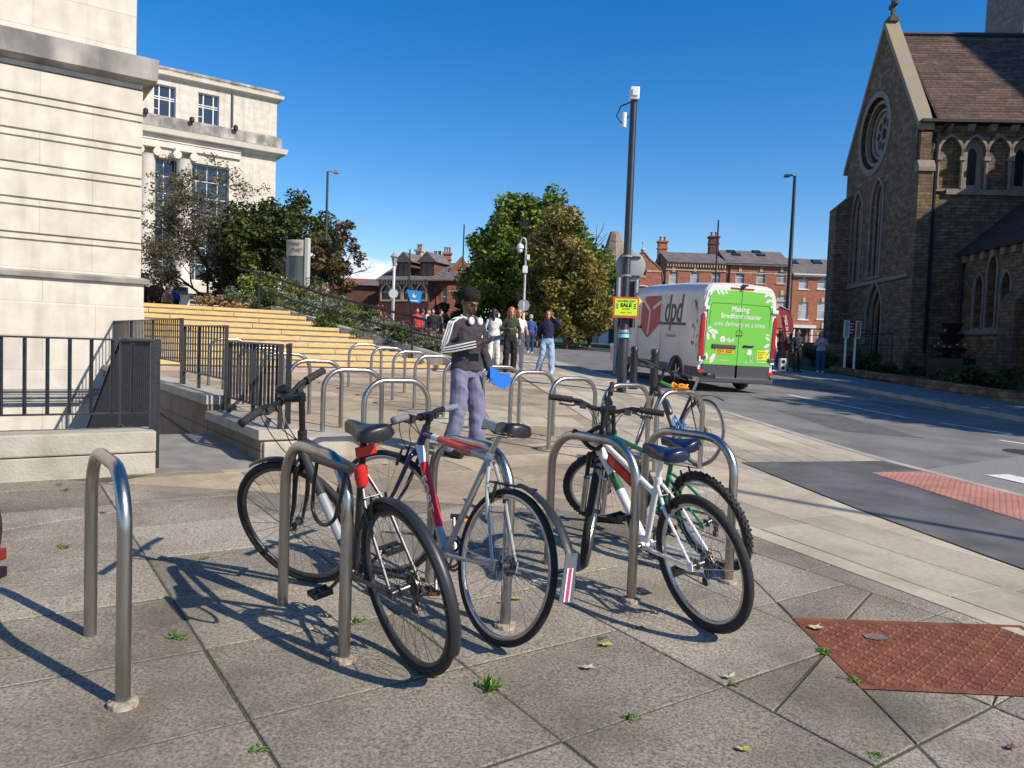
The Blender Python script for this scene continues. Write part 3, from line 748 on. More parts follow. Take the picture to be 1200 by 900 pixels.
    mb.m = 0; mb.tube([HB-A*.02+Vector((0, -.052, 0)), HB-A*.008+Vector((0, -.03, 0)), HB-A*.004, HB-A*.008+Vector((0, .03, 0)), HB-A*.02+Vector((0, .052, 0))], [.013, .016, .02, .016, .013], 10)
    for sy in (-1, 1):
        a_ = HB-A*.018+Vector((0, sy*.052, 0)); e = F+Vector((0, sy*.055, 0))
        if o.get('susp'):
            mb.m = 0; mb.tube([a_+A*.01, a_.lerp(e, .45)], .0125, 10); mb.m = min(1, len(fm)-1); mb.tube([a_.lerp(e, .4), e+Vector((-.012, 0, 0)), e], [.018, .016, .012], 10)
        else:
            mid = a_.lerp(e, .6)-perp*.012; mb.m = 0; mb.tube([a_, mid, e], [.0135, .011, .007], 10)
    if o.get('susp'):
        mb.m = min(1, len(fm)-1); c0 = HB-A*.165; mb.tube([c0+Vector((0, -.055, 0))+perp*.0, c0+perp*.02+A*.03, c0+Vector((0, .055, 0))], .009, 8)
    mb.build('fork', fm, t)
    # ---- headset, stem, bars
    mb = MB(ST); mb.tube([HT, HT+A*.012, HT+A*.02], [.021, .021, .016], 12); mb.tube([HT+A*.01, top], .0145, 10)
    bc = top+Vector((q['bf'], 0, 0)); mb.tube([top-A*.012, top+A*.022], .0185, 12); mb.tube([top, bc], [.016, .0165], 10); mb.tube([bc+Vector((0, -.026, 0)), bc+Vector((0, .026, 0))], .021, 12)
    mb.build('stem', m_blackpl if not o.get('stemalu') else m_alu, t)
    hw = q['barw']/2; rise = o.get('rise', .02)
    bp_ = [bc+Vector((-.02, -hw, rise)), bc+Vector((0, -hw*.45, rise*.9)), bc+Vector((.004, -hw*.22, 0)), bc, bc+Vector((.004, hw*.22, 0)), bc+Vector((0, hw*.45, rise*.9)), bc+Vector((-.02, hw, rise))]
    mb = MB(ST); mb.tube(bp_, .0125, 10); hb = mb.build('handlebar', m_blackpl, t)
    for sy in (-1, 1):
        a_ = bc+Vector((-.02, sy*hw, rise)); b_ = bc+Vector((-.010, sy*(hw-.125), rise)); mb = MB(ST)
        n = 9; mb.tube([a_+Vector((0, sy*.004, 0))]+[a_.lerp(b_, i/n) for i in range(n+1)], [.012, .0185]+[.0165, .0178]*(n//2)+[.0175], 12)
        mb.build('grip', o.get('gripmat', m_rubber), hb)
        l0 = bc+Vector((-.004, sy*(hw-.15), rise-.004)); mb = MB(ST)
        mb.cbox(l0+Vector((.012, 0, -.012)), (.032, .03, .024)); mb.tube([l0+Vector((.018, 0, -.02)), l0+Vector((.05, sy*.03, -.035)), l0+Vector((.042, sy*.10, -.035))], [.006, .005, .0055], 8)
        mb.cbox(l0+Vector((.01, -sy*.035, -.02)), (.045, .035, .03)); mb.build('brake_lever', m_aludark, hb)
    if o.get('light'):
        mb = MB(ST); mb.lathe([(.016, .0), (.024, .012), (.024, .05), (.017, .06)], 12, bc+Vector((.0, -.05, .028)), 'x'); mb.build('front_light', m_blackpl, hb)
    # cables
    mb = MB(ST)
    for sy, e in ((1, HB+perp*.05+Vector((0, .0, -.03))), (-1, HB+perp*.045+Vector((0, -.02, .0))), (1, HT+perp*.01-A*.05), (-1, HT+perp*.015-A*.04+Vector((0, .01, 0)))):
        s_ = bc+Vector((.02, sy*(hw-.17), rise-.015)); m1 = s_+Vector((.10, -sy*.06, -.01)); m2 = e+perp*.07+Vector((0, sy*.02, .05))
        P_ = []
        for i in range(13):
            u = i/12; P_.append(s_*(1-u)**3+m1*3*u*(1-u)**2+m2*3*u*u*(1-u)+e*u**3)
        mb.tube(P_, .0024, 5)
    mb.build('cables', m_blackpl, hb)
    # ---- saddle and post
    sh, sx = q['sh'], q['sx']; so = MB()
    sp0 = SC+(SC-BB).normalized()*(-.02); sp1 = SC+(SC-BB).normalized()*max(.02, (sh-.055-SC.z)/((SC-BB).normalized().z))
    mb = MB(); mb.tube([sp0, sp1], .0135, 10); mb.tube([SC-Vector((0, 0, .025)), SC+Vector((0, 0, .006))], .021, 12); mb.cbox(sp1+Vector((0, 0, .01)), (.045, .03, .022)); mb.build('seat_post', o.get('postmat', m_alu), t)
    prof = [(.145, .012, -.004), (.13, .021, .002), (.09, .024, .004), (.04, .031, .003), (0, .045, .002), (-.04, .062, .006), (-.08, .073, .012), (-.115, .07, .014), (-.13, .05, .008), (-.135, .02, .0)]
    vs = []; n = 12
    for x, wv, z in prof:
        for k in range(n):
            a = PI*k/(n-1); vs.append((sx+x, wv*math.cos(a), sh+z-.030+.034*max(0, math.sin(a))**.6-(.012 if abs(math.cos(a)) > .9 else 0)))
    fs = [(i*n+k, i*n+k+1, (i+1)*n+k+1, (i+1)*n+k) for i in range(len(prof)-1) for k in range(n-1)]
    fs += [tuple(range(n)), tuple((len(prof)-1)*n+k for k in range(n))]+[(i*n, (i+1)*n, (i+1)*n+n-1, i*n+n-1) for i in range(len(prof)-1)]
    mb = MB(); mb.add(vs, fs); sd = mb.build('saddle', o.get('saddle', m_blackpl), t, angle=60)
    if o.get('saddle2'):
        mb = MB(); vs2 = [(v[0], v[1]*1.02, v[2]+.0025) for v in vs[:5*n]]; mb.add(vs2, [(i*n+k, i*n+k+1, (i+1)*n+k+1, (i+1)*n+k) for i in range(4) for k in range(n-1)]); mb.build('saddle_panel', o['saddle2'], sd)
    mb = MB()
    for sy in (-1, 1): mb.tube([(sx+.1, sy*.012, sh-.03), (sx+.03, sy*.022, sh-.048), (sx-.05, sy*.022, sh-.045), (sx-.10, sy*.03, sh-.025)], .0035, 6)
    mb.build('saddle_rails', m_aludark, sd)
    # ---- cranks
    ca = o.get('crank', .6); d = Vector((math.cos(ca), 0, math.sin(ca))); mb = MB()
    for rr_, yy in ((.085, -.046), (.068, -.04)):
        n = 40; mb.add([], []); ring = []
        prof_ = [(rr_-.012, yy-.001), (rr_, yy-.001), (rr_, yy+.001), (rr_-.012, yy+.001)]
        vs_ = []; 
        for k in range(n):
            a = 2*PI*k/n; tooth = .003 if k % 2 else 0
            for pr, py_ in prof_: pr2 = pr+(tooth if pr == rr_ else 0); vs_.append((BB.x+pr2*math.cos(a), py_, BB.z+pr2*math.sin(a)))
        mb.add(vs_, [(k*4+j, k*4+(j+1) % 4, ((k+1) % n)*4+(j+1) % 4, ((k+1) % n)*4+j) for k in range(n) for j in range(4)])
    for k in range(5): a = ca+2*PI*k/5; mb.bar(BB+Vector((0, -.044, 0)), BB+Vector((.078*math.cos(a), -.044, .078*math.sin(a))), .013, .005, up=(0, 1, 0))
    mb.tube([BB+Vector((0, -.06, 0)), BB+Vector((0, .06, 0))], .012, 10)
    for sy, dd in ((-1, d), (1, -d)):
        mb.tube([BB+Vector((0, sy*.058, 0)), BB+dd*.09+Vector((0, sy*.064, 0)), BB+dd*.17+Vector((0, sy*.07, 0))], [.0145, .0105, .0115], 8, flat=.8)
    cs = mb.build('crankset', o.get('crankmat', m_aludark), t)
    for sy, dd in ((-1, d), (1, -d)):
        c = BB+dd*.17+Vector((0, sy*.118, 0)); mb = MB()
        mb.tube([c-Vector((0, sy*.045, 0)), c+Vector((0, sy*.04, 0))], .007, 8)
        for x in (-.034, .034): mb.cbox(c+Vector((x, 0, 0)), (.012, .088, .022))
        for y in (-.04, .0, .04): mb.cbox(c+Vector((0, y, 0)), (.068, .008, .016))
        mb.build('pedal', m_blackpl, cs)
        mb = MB()
        for x in (-.0405, .0405): mb.cbox(c+Vector((x, 0, 0)), (.004, .04, .013))
        mb.build('pedal_reflector', m_amber if o.get('clipguard') else m_blackpl, cs)
    # ---- chain and changer
    if not o.get('nochain'):
        mb = MB(); y = -.044
        p1 = [BB+Vector((.0, y, .085)), H+Vector((0, y, .04))]; mb.tube([p1[0], p1[1]], .0035, 6, flat=1.4)
        jp = H+Vector((.035, y-.002, -.115)); up_ = H+Vector((.02, y-.002, -.062))
        mb.tube([BB+Vector((0, y, -.085)), jp+Vector((0, 0, -.02))], .0035, 6); mb.tube([jp+Vector((-.02, 0, 0)), up_+Vector((.02, 0, 0))], .0035, 6)
        for k in range(9): a = PI/2+PI*k/8; mb.cbox(H+Vector((.043*math.cos(a), y, .043*math.sin(a))), (.012, .006, .008), Matrix.Rotation(-a+PI/2, 3, 'Y'))
        for k in range(9): a = -PI/2+PI*k/8; mb.cbox(BB+Vector((.086*math.cos(a), y, .086*math.sin(a))), (.016, .006, .008), Matrix.Rotation(-a+PI/2, 3, 'Y'))
        mb.build('chain', m_chain, t)
        mb = MB(); mb.bar(up_+Vector((0, -.006, 0)), jp+Vector((0, -.006, 0)), .03, .003, up=(0, 1, 0)); mb.lathe([(.022, -.003), (.022, .003)], 12, jp, 'y'); mb.lathe([(.018, -.003), (.018, .003)], 12, up_, 'y')
        mb.tube([H+Vector((0, -.06, -.01)), H+Vector((-.01, -.068, -.04)), up_+Vector((0, -.02, 0))], [.012, .016, .012], 8)
        mb.tube([H+Vector((-.02, -.07, -.04)), H+Vector((-.075, -.07, -.03)), H+Vector((-.05, -.068, .05)), H+Vector((.1, -.064, .04))], .0024, 6)
        mb.build('rear_derailleur', m_blackpl, t)
    # ---- brakes
    mb = MB()
    for sy in (-1, 1):
        c = H+(SC-H).normalized()*(R-.03)+Vector((0, sy*.035, 0)); mb.tube([c-Vector((0, 0, .02))+Vector((-.02, 0, 0)), c+Vector((-.025, -sy*.004, .075))], [.009, .006], 8); mb.cbox(c+Vector((-.012, -sy*.012, .01)), (.055, .012, .014))
    c = H+(SC-H).normalized()*(R+.04); mb.tube([c+Vector((-.02, -.032, 0)), c+Vector((-.02, .045, .002))], .003, 6)
    mb.build('rear_brake', m_blackpl, t)
    mb = MB(ST)
    if not o.get('disc'):
        for sy in (-1, 1):
            c = F+A*(R-.02)+Vector((0, sy*.035, 0))+perp*.012; mb.tube([c-A*.03+perp*.01, c+A*.07+perp*.012], [.009, .006], 8); mb.cbox(c+perp*(-.002)+Vector((0, -sy*.01, 0)), (.05, .012, .014), Matrix.Rotation(-.33, 3, 'Y'))
        c = F+A*(R+.045)+perp*.02; mb.tube([c+Vector((0, -.03, 0)), c+Vector((0, .045, 0))], .003, 6)
        mb.build('front_brake', m_blackpl, t)
    # ---- mudguards
    def guard(C, T, a0, a1, wd, nm, m=None, gap=.02, flat=False, flare=0.):
        mb = MB(T); n = 30; k = 7; vs = []
        for i in range(n+1):
            a = a0+(a1-a0)*i/n; rg = R+gap+flare*(i/n)**2
            for j in range(k):
                b = -1+2*j/(k-1); rr_ = rg-(.010 if not flat else .002)*b*b; vs.append((C.x+rr_*math.cos(a), wd/2*b, C.z+rr_*math.sin(a)))
        for i in range(n+1):
            a = a0+(a1-a0)*i/n; rg = R+gap+.0025+flare*(i/n)**2
            for j in range(k):
                b = -1+2*j/(k-1); rr_ = rg-(.010 if not flat else .002)*b*b; vs.append((C.x+rr_*math.cos(a), wd/2*b, C.z+rr_*math.sin(a)))
        o2 = (n+1)*k; fs = []
        for i in range(n):
            for j in range(k-1):
                a = i*k+j; fs.append((a, a+1, a+k+1, a+k)); fs.append((o2+a, o2+a+k, o2+a+k+1, o2+a+1))
            for j in (0, k-1): a = i*k+j; fs.append((a, a+k, o2+a+k, o2+a))
        for i in (0, n):
            for j in range(k-1): a = i*k+j; fs.append((a, a+1, o2+a+1, o2+a))
        mb.add(vs, fs); return mb.build(nm, m or m_mud, t)
    m_mud = mat('mudguard_plastic', (.022, .023, .027), rough=.42)
    if o.get('fullguard'):
        guard(H, None, rad(25), rad(205), .043, 'mudguard', gap=.014); guard(F, ST, rad(65), rad(120), .045, 'mudguard')
        mb = MB()
        for sy in (-1, 1): mb.tube([H+Vector((0, sy*.068, 0)), H+Vector(((R+.012)*math.cos(rad(172)), sy*.022, (R+.012)*math.sin(rad(172))))], .002, 5)
        mb.build('mudguard_stay', m_blackpl, t)
    if o.get('clipguard'):
        gd = guard(H, None, rad(92), rad(158), .05, 'mudguard', gap=.028, flare=.06)
        mb = MB(); n = 10; vs = []
        for i in range(n+1):
            a = 0; rg = 0; fx = (R+.088)*math.cos(rad(157))-.012*i/n; fz = R+(R+.088)*math.sin(rad(157))-.19*i/n
            for b in (-1, 1): vs.append((fx, .03*b*(1+.25*i/n), fz))
            for b in (-1, 1): vs.append((fx-.003, .03*b*(1+.25*i/n), fz-.001))
        fs = []
        for i in range(n):
            a = i*4; fs += [(a, a+1, a+5, a+4), (a+2, a+6, a+7, a+3), (a, a+4, a+6, a+2), (a+1, a+3, a+7, a+5)]
        mb.add(vs, fs+[(0, 2, 3, 1), (n*4, n*4+1, n*4+3, n*4+2)]); fp = mb.build('mud_flap', mat('mud_flap', (.10, .11, .12), rough=.5), gd)
        for wd_, m_, off in ((.016, m_white, .0045), (.008, mat('magenta_stripe', (.5, .03, .16), rough=.5), .006)):
            mb = MB(); vs = []; n = 8
            for i in range(n+1):
                u_ = .3+.68*i/n
                for b in (-1, 1): vs.append(((R+.088)*math.cos(rad(157))-.012*u_-off, wd_*b, R+(R+.088)*math.sin(rad(157))-.19*u_))
            mb.add(vs, [(i*2, i*2+1, i*2+3, i*2+2) for i in range(n)]); mb.build('stripe', m_, gd)
        mb = MB(); mb.tube([H+Vector((-.1, -.02, R+.02)), SC+Vector((-.02, 0, -.12))], .006, 6); mb.build('mudguard_bracket', m_blackpl, gd); mb = MB(); mb.tube([(-(R+.03), -.03, R+.08), (-(R+.03), .03, R+.08)], .004, 6); mb.build('mudguard_bracket', m_blackpl, gd)
    if o.get('stubguard'): guard(H, None, rad(70), rad(125), .05, 'mudguard', gap=.03, flare=.06, flat=True)
    if o.get('seatref'):
        c = sp1.lerp(SC, .55)+Vector((-.035, 0, 0)); mb = MB(); mb.cbox(c+Vector((0, 0, .025)), (.014, .085, .04)); mb.build('rear_reflector', m_red, t, bevel=.003)
        mb = MB(); mb.lathe([(.012, -.045), (.024, -.035), (.026, 0), (.024, .035), (.012, .045)], 12, SC+Vector((-.05, .03, -.015))); mb.build('rear_light', m_red, t)
    t['ends'] = 0
    del t['ends']
    return dict(root=t, BB=BB, SC=SC, HB=HB, HT=HT, A=A, H=H, F=F, hb1=hb1, tt0=tt0, ht1=ht1, dtr=dtr)
def tube_text(b, s, size, a, e, off, m, up, name='lettering', sx=1., shear=0.):
    """lettering along the tube from a to e, standing off sideways (up = face normal)"""
    x = (e-a).normalized(); z = Vector(up); z = (z-x*z.dot(x)).normalized(); y = z.cross(x)
    c = (a+e)/2+z*off
    M = Matrix(((x.x, y.x, z.x, c.x), (x.y, y.y, z.y, c.y), (x.z, y.z, z.z, c.z), (0, 0, 0, 1)))
    return text(name, s, size, m, b['root'], M, .0008, shear, sx, bold=.0006)

m_gun = mat('gunmetal_paint', (.045, .045, .05), rough=.38, metal=.15)
m_silv = mat('silver_paint', (.40, .41, .40), rough=.35, metal=.3)
m_wp = mat('white_gloss_paint', (.75, .75, .73), rough=.25, coat=.5)
m_redp = mat('red_gloss_paint', (.62, .02, .02), rough=.25, coat=.5)
m_navy = mat('navy_gloss_paint', (.015, .02, .09), rough=.25, coat=.5)
m_green = mat('green_gloss_paint', (.005, .19, .06), rough=.25, coat=.5)
m_greyp = mat('grey_grip', (.17, .18, .19), rough=.8)
m_darkb = mat('dark_blue_vinyl', (.012, .016, .05), rough=.25)
m_dgrn = mat('dark_green_paint', (.02, .12, .03), rough=.3, coat=.4)
Q1 = dict(x=-0.332, y=2.923, hd=2.224, ln=-0.195, st=0.551, wb=1.038, bh=0.989, bf=0.105, sh=0.952, sx=0.175, bbx=0.45, bbz=0.268, clx=0.24, clz=0.771, R=0.34, barw=0.591)
b1 = make_bike('grey hybrid bicycle with full black mudguards and red rear light', Q1, dict(frame=m_gun, fullguard=1, seatref=1, tyre=.019, crank=2.5, dtseg=[(0, .25, 0), (.25, .62, 1), (.62, 1, 0)], mats=[m_gun, m_silv], forkmats=[m_blackpl], dtr=.024, spokemat=m_aludark, light=1, stemalu=0, postmat=m_blackpl))
Q2 = dict(x=-0.049, y=3.209, hd=2.236, ln=0.139, st=0.499, wb=1.0, bh=0.865, bf=0.04, sh=0.919, sx=0.167, bbx=0.437, bbz=0.264, clx=0.225, clz=0.774, R=0.33, barw=0.597)
b2 = make_bike('silver bicycle with red and navy frame ends and a pink striped mud flap', Q2, dict(frame=m_silv, clipguard=1, mats=[m_silv, m_redp, m_navy, m_wp], htm=2, dtseg=[(0, .22, 0), (.22, .82, 1), (.82, 1, 3)], ttseg=[(0, .22, 0), (.22, .74, 1), (.74, .84, 3), (.84, 1, 2)], forkmats=[m_navy], dtr=.025, ttr=.018, gripmat=m_greyp, saddle=m_blackpl, saddle2=mat('pale_saddle_vinyl', (.45, .42, .38), rough=.5), crank=1.1, rim=m_alu, nochain=1, tyre=.016))
Q3 = dict(x=0.939, y=3.507, hd=2.046, ln=-0.171, st=-0.7, wb=0.966, bh=0.935, bf=0.07, sh=0.822, sx=0.232, bbx=0.419, bbz=0.287, clx=0.283, clz=0.663, R=0.322, barw=0.61)
b3 = make_bike('white mountain bike with green decal and silver suspension fork', Q3, dict(frame=m_wp, susp=1, mats=[m_wp, m_dgrn, m_redp], dtseg=[(0, .55, 0), (.55, .72, 1), (.72, 1, 0)], forkmats=[m_blackpl, m_alu], tyre=.024, dtr=.027, knob=0, ttdrop=.22, rim=m_alu, crank=-1.9, saddle=m_darkb, rise=.03, fork=.41, ht=.11, postmat=m_wp))
Q4 = dict(x=1.26, y=4.45, hd=2.076, ln=-0.36, st=0.85, wb=0.969, bh=0.9, bf=0.03, sh=0.79, sx=0.133, bbx=0.43, bbz=0.28, clx=0.224, clz=0.655, R=0.308, barw=0.58)
b4 = make_bike('green mountain bike with knobbly tyres behind the white mountain bike', Q4, dict(frame=m_green, mats=[m_green], forkmats=[m_alu], tyre=.026, knob=1, ssdrop=.3, rim=m_alu, saddle=m_darkb, crank=.3, ttdrop=.1, rise=.02, fork=.36, ht=.1))
Q5 = dict(x=1.917, y=7.831, hd=2.021, ln=0.108, st=-0.629, wb=1.024, bh=0.933, bf=0.066, sh=0.95, sx=0.124, bbx=0.428, bbz=0.265, clx=0.243, clz=0.726, R=0.348, barw=0.642)
m_brg = mat('bright_green_paint', (.1, .5, .05), rough=.3)
b5 = make_bike('dark bicycle with pale grey tyres by the road, orange lock on it', Q5, dict(frame=m_gun, mats=[m_gun, m_brg], ttseg=[(0, .6, 0), (.6, .95, 1), (.95, 1, 0)], forkmats=[m_gun], tyremat=m_rubgrey, stubguard=1, crank=-.5, seatref=0, rim=m_alu, saddle=m_blackpl))
tube_text(b2, 'FORT', .055, b2['hb1'].lerp(b2['BB'], .2), b2['hb1'].lerp(b2['BB'], .75), b2['dtr']+.001, mat('silver_lettering', (.5, .5, .5), rough=.3, metal=.6), (0, 1, .0), sx=1.5)
tube_text(b3, 'apollo'[:0]+'XC.26', .03, b3['hb1'].lerp(b3['BB'], .3), b3['hb1'].lerp(b3['BB'], .5), b3['dtr']+.001, m_aludark, (0, 1, 0)) if False else None
mb = MB(); 
for k in range(3): mb.tube([b1['HB'].lerp(b1['BB'], .3+.12*k)+Vector((0, .026, -.01)), b1['HB'].lerp(b1['BB'], .4+.12*k)+Vector((0, .026, .01))], .0022, 5)
mb.build('frame_decal', m_wp, b1['root'])
# red bag strapped in the frame of the white mountain bike
mb = MB(); a = b3['ht1'].lerp(b3['tt0'], .15); e = b3['ht1'].lerp(b3['tt0'], .62)
mb.bar(a-Vector((0, 0, .055)), e-Vector((0, 0, .055)), .035, .06); fb = mb.build('frame_bag', mat('red_fabric', (.6, .03, .02), rough=.7, var=.15, scale=20), b3['root'], bevel=.01)
mb = MB(); mb.bar(a.lerp(e, .1)-Vector((0, 0, .045)), a.lerp(e, .35)-Vector((0, 0, .045)), .038, .045); mb.build('bag_pocket', mat('orange_fabric', (.75, .12, .04), rough=.7), fb, bevel=.004)
# bottle on dark bicycle
mb = MB(); a = b5['BB'].lerp(b5['hb1'], .3)+Vector((0, 0, .06)); e = b5['BB'].lerp(b5['hb1'], .62)+Vector((0, 0, .06)); mb.tube([a, a.lerp(e, .05), a.lerp(e, .8), e], [.03, .036, .036, .02], 14); mb.build('water_bottle', mat('dark_bottle', (.03, .04, .06), rough=.3), b5['root'])

# ---- locks (hung on rack and bicycle, things of their own)
def bikeworld(b, p):
    bpy.context.view_layer.update(); return b['root'].matrix_world @ Vector(p)
def rackpt(i, s, h=.775):
    x, y, a, _ = RACKS[i]; a = rad(a); return Vector((x+s*math.cos(a), y+s*math.sin(a), zg(x, y)+h))
# D lock: crossbar near the rack top, shackle hanging
c = at(411, 545, 2.78)
lk = thing('bike_lock', 'black D lock hanging from the rack round the grey bicycle frame', 'lock', tuple(c))
tl = lambda p: Vector(p)-c
p1 = at(368, 537, 2.98); p2 = at(411, 551, 2.74)
mb = MB(); mb.tube([tl(p1), tl(p2)], .0155, 12); mb.build('crossbar', m_blackpl, lk)
s0 = p1.lerp(p2, .1); s1 = p1.lerp(p2, .88); dn = Vector((-.05, .08, -.25)); sp_ = []
for i in range(17):
    u = i/16; a = PI*u; base = s0.lerp(s1, (1-math.cos(a))/2); sp_.append(base+dn*(.55+.45*math.sin(a)) if 0 < i < 16 else base)
mb = MB(); mb.tube([tl(s) for s in [s0, s0+dn*.4]+sp_[3:14]+[s1+dn*.4, s1]], .0078, 10); mb.build('shackle', m_blackpl, lk)
# cable loop on fourth rack
c = rackpt(3, -.06); mb = MB(); lp = []
for i in range(28):
    a = 2*PI*i/28; lp.append(Vector((.085*math.cos(a)*.9+.02, .10*math.cos(a)*-.55, .035*math.sin(a)+.012+.035*math.sin(2*a+.5))))
mb.tube(lp, .0125, 9, closed=True)
o_ = mb.build('cable_lock', m_blackpl, None); o_.location = c+Vector((0, 0, -.01)); tag(o_, 'thick black cable looped round the rack top by the white mountain bike', 'lock')
# orange lock
c = rackpt(21, -.03); mb = MB(); lp = []
for i in range(60):
    a = 2*PI*i/15; lp.append(Vector((.075*math.cos(a)+.01*math.sin(i), .05*math.sin(a)+.02*math.cos(i*.7), .02+.025*math.sin(a*1.3+i*.1)+.0008*i)))
mb.tube(lp, .009, 7); o_ = mb.build('cable_lock', mat('orange_cable', (.8, .3, .02), rough=.4), None); o_.location = c; tag(o_, 'coiled orange cable lock on the rack top of the dark bicycle', 'lock')
c = at(797, 497, 7.75); mb = MB(); lp = []
for i in range(50):
    a = 2*PI*i/12.5; lp.append(Vector((.03*math.cos(a)+.0016*i-.05+.01*math.sin(i*1.7), .04*math.sin(a*.9), .085*math.sin(a*.8)+.012*math.cos(i*2.1)-.0012*i)))
mb.tube(lp, .006, 7); o_ = mb.build('cable_lock', mat('blue_cable', (.02, .22, .6), rough=.35), None); o_.location = c; tag(o_, 'tangled blue cable lock in the frame of the dark bicycle', 'lock')

# ------------------------------------------------------------------ manhole cover
mb = MB(); zz = zg(2.0, 3.35); 
cx, cy = 2.01, 3.37
m_rust = mat('rusty_iron', (.15, .048, .026), rough=.75, c2=(.27, .095, .045), scale=9, detail=10, mixlo=.35, mixhi=.7, bump=.4, bscale=90, metal=.15)
t = thing('manhole_cover', 'large rusty chequered manhole cover set in the slabs', 'manhole cover', (cx, cy, zg(cx, cy)))
def lc(x, y, dz=0): return (x-cx, y-cy, zg(x, y)-zg(cx, cy)+dz)
mb = MB()
n = 4
inn = [(1.455, 3.685), (1.47, 3.02), (2.585, 3.055), (2.565, 3.765)]
vs = [lc(p[0], p[1], .001) for p in MHC]+[lc(p[0], p[1], .001) for p in inn]+[lc(p[0], p[1], -.05) for p in MHC]+[lc(p[0], p[1], -.05) for p in inn]
mb.add(vs, [(i, (i+1) % 4, (i+1) % 4+4, i+4) for i in range(4)]+[(i+4, (i+1) % 4+4, (i+1) % 4+12, i+12) for i in range(4)])
mb.build('cover_frame', m_rust, t, smooth=False)
mb = MB()
pl_ = [(1.462, 3.678), (1.477, 3.028), (2.578, 3.063), (2.558, 3.757)]
def bil(u, v):
    a, b, c_, d_ = pl_[1], pl_[2], pl_[3], pl_[0]
    return (a[0]*(1-u)*(1-v)+b[0]*u*(1-v)+c_[0]*u*v+d_[0]*(1-u)*v, a[1]*(1-u)*(1-v)+b[1]*u*(1-v)+c_[1]*u*v+d_[1]*(1-u)*v)
for k in range(2):
    u0, u1 = (0, .4985) if k == 0 else (.5015, 1)
    P_ = [bil(u0, 0), bil(u1, 0), bil(u1, 1), bil(u0, 1)]
    mb.add([lc(*p, -.004) for p in P_]+[lc(*p, -.04) for p in P_], [(0, 1, 2, 3), (7, 6, 5, 4)]+[(i, (i+1) % 4, (i+1) % 4+4, i+4) for i in range(4)])
# raised tread: alternating short bars
nu, nv = 26, 17
for i in range(nu):
    for j in range(nv):
        u, v = (i+.5)/nu, (j+.5)/nv
        if abs(u-.5) < .012: continue
        if u > .2 and u < .3 and v > .7 and v < .8: continue
        x, y = bil(u, v); a = rad(48) if (i+j) % 2 else rad(-42)
        c_, s_ = math.cos(a), math.sin(a); l_, w_ = .0235, .0065
        q0 = [(x+dx*c_-dy*s_, y+dx*s_+dy*c_) for dx, dy in ((-l_, -w_), (l_, -w_), (l_, w_), (-l_, w_))]; q1 = [(x+dx*c_-dy*s_, y+dx*s_+dy*c_) for dx, dy in ((-l_*.8, -w_*.5), (l_*.8, -w_*.5), (l_*.8, w_*.5), (-l_*.8, w_*.5))]
        mb.add([lc(*p, -.004) for p in q0]+[lc(*p, -.0005) for p in q1], [(i2, (i2+1) % 4, (i2+1) % 4+4, i2+4) for i2 in range(4)]+[(4, 5, 6, 7)])
mb.build('cover_plate', m_rust, t, smooth=False)
mb = MB(); x, y = bil(.25, .75); mb.add([lc(x+dx, y+dy, .001) for dx, dy in ((-.05, -.02), (-.01, -.035), (.06, -.02), (.05, .03), (0, .035), (-.05, .02))], [(0, 1, 2, 3, 4, 5)]); mb.build('badge', mat('grey_badge', (.16, .14, .13), rough=.7, var=.3, scale=60), t, smooth=False)

# ------------------------------------------------------------------ weeds and fallen leaves
m_weed = leafmat('weed_green', (.07, .17, .015), (.16, .26, .04), 20)
def weed(px, py, sz, label, n=26, flat=.5):
    c = gp(px, py); mb = MB(); sz *= .72; g0 = random.uniform(0, 6.28)
    for i in range(n):
        a = random.gauss(g0, 1.5); l = sz*random.uniform(.25, 1.15); e = random.uniform(.15, 1.0)*flat; w_ = l*.14
        d = Vector((math.cos(a)*math.cos(e), math.sin(a)*math.cos(e), math.sin(e))); s_ = Vector((-math.sin(a), math.cos(a), 0))*w_
        o0 = Vector((random.gauss(0, .35)*sz, random.gauss(0, .35)*sz, 0)); m1 = o0+d*l*.55+Vector((0, 0, l*.12)); e1 = o0+d*l-Vector((0, 0, l*.05))
        mb.add([o0, m1-s_, e1, m1+s_], [(0, 1, 2, 3)])
    o = mb.build('weed', m_weed, None, smooth=False, fix=False); o.location = c; tag(o, label, 'weed', 'weeds growing in the paving joints')
for a in [(207, 748, .06, 'small weed in the joint left of the grey bicycle, nearer of two'), (575, 808, .075, 'bright tuft of grass in the front paving joint under the silver bicycle', 60, 1.4), (297, 881, .04, 'tiny weed in the joint at the bottom edge'), (73, 642, .05, 'weed behind the lone rack, near the grey parapet'), (118, 602, .045, 'weed just behind the top of the lone rack'), (77, 575, .045, 'weed at the foot of the parapet left of the lone rack'), (418, 730, .05, 'fresh green weed at the foot of the rack of the grey bicycle', 40, 1.2), (742, 843, .045, 'flat weed in the cross joint at the bottom, right of centre'), (705, 748, .035, 'weed near the shadow of the rack with the cable lock'), (745, 737, .04, 'weed left of the rear wheel of the white mountain bike'), (640, 660, .03, 'weed behind the silver bicycle rear wheel'), (1000, 798, .045, 'mossy weed at the near left corner of the manhole cover', 40), (965, 765, .05, 'moss tuft where slab joints meet left of the manhole cover', 50), (375, 525, .12, 'clump of weeds beside the concrete block behind the grey bicycle', 60), (860, 803, .035, 'weed at the corner of the cracked slab'), (240, 655, .035, 'weed in the joint beside the bicycle shadow'), (1025, 886, .035, 'weed in the joint at the bottom edge, right')]: weed(*a)
m_leafy = mat('fallen_leaf_yellow', (.42, .4, .06), rough=.6, c2=(.3, .36, .08), scale=60)
m_leafp = mat('fallen_leaf_pale', (.45, .43, .25), rough=.7, c2=(.5, .46, .32), scale=60)
m_leafb = mat('fallen_leaf_brown', (.16, .07, .03), rough=.7, var=.3, scale=60)
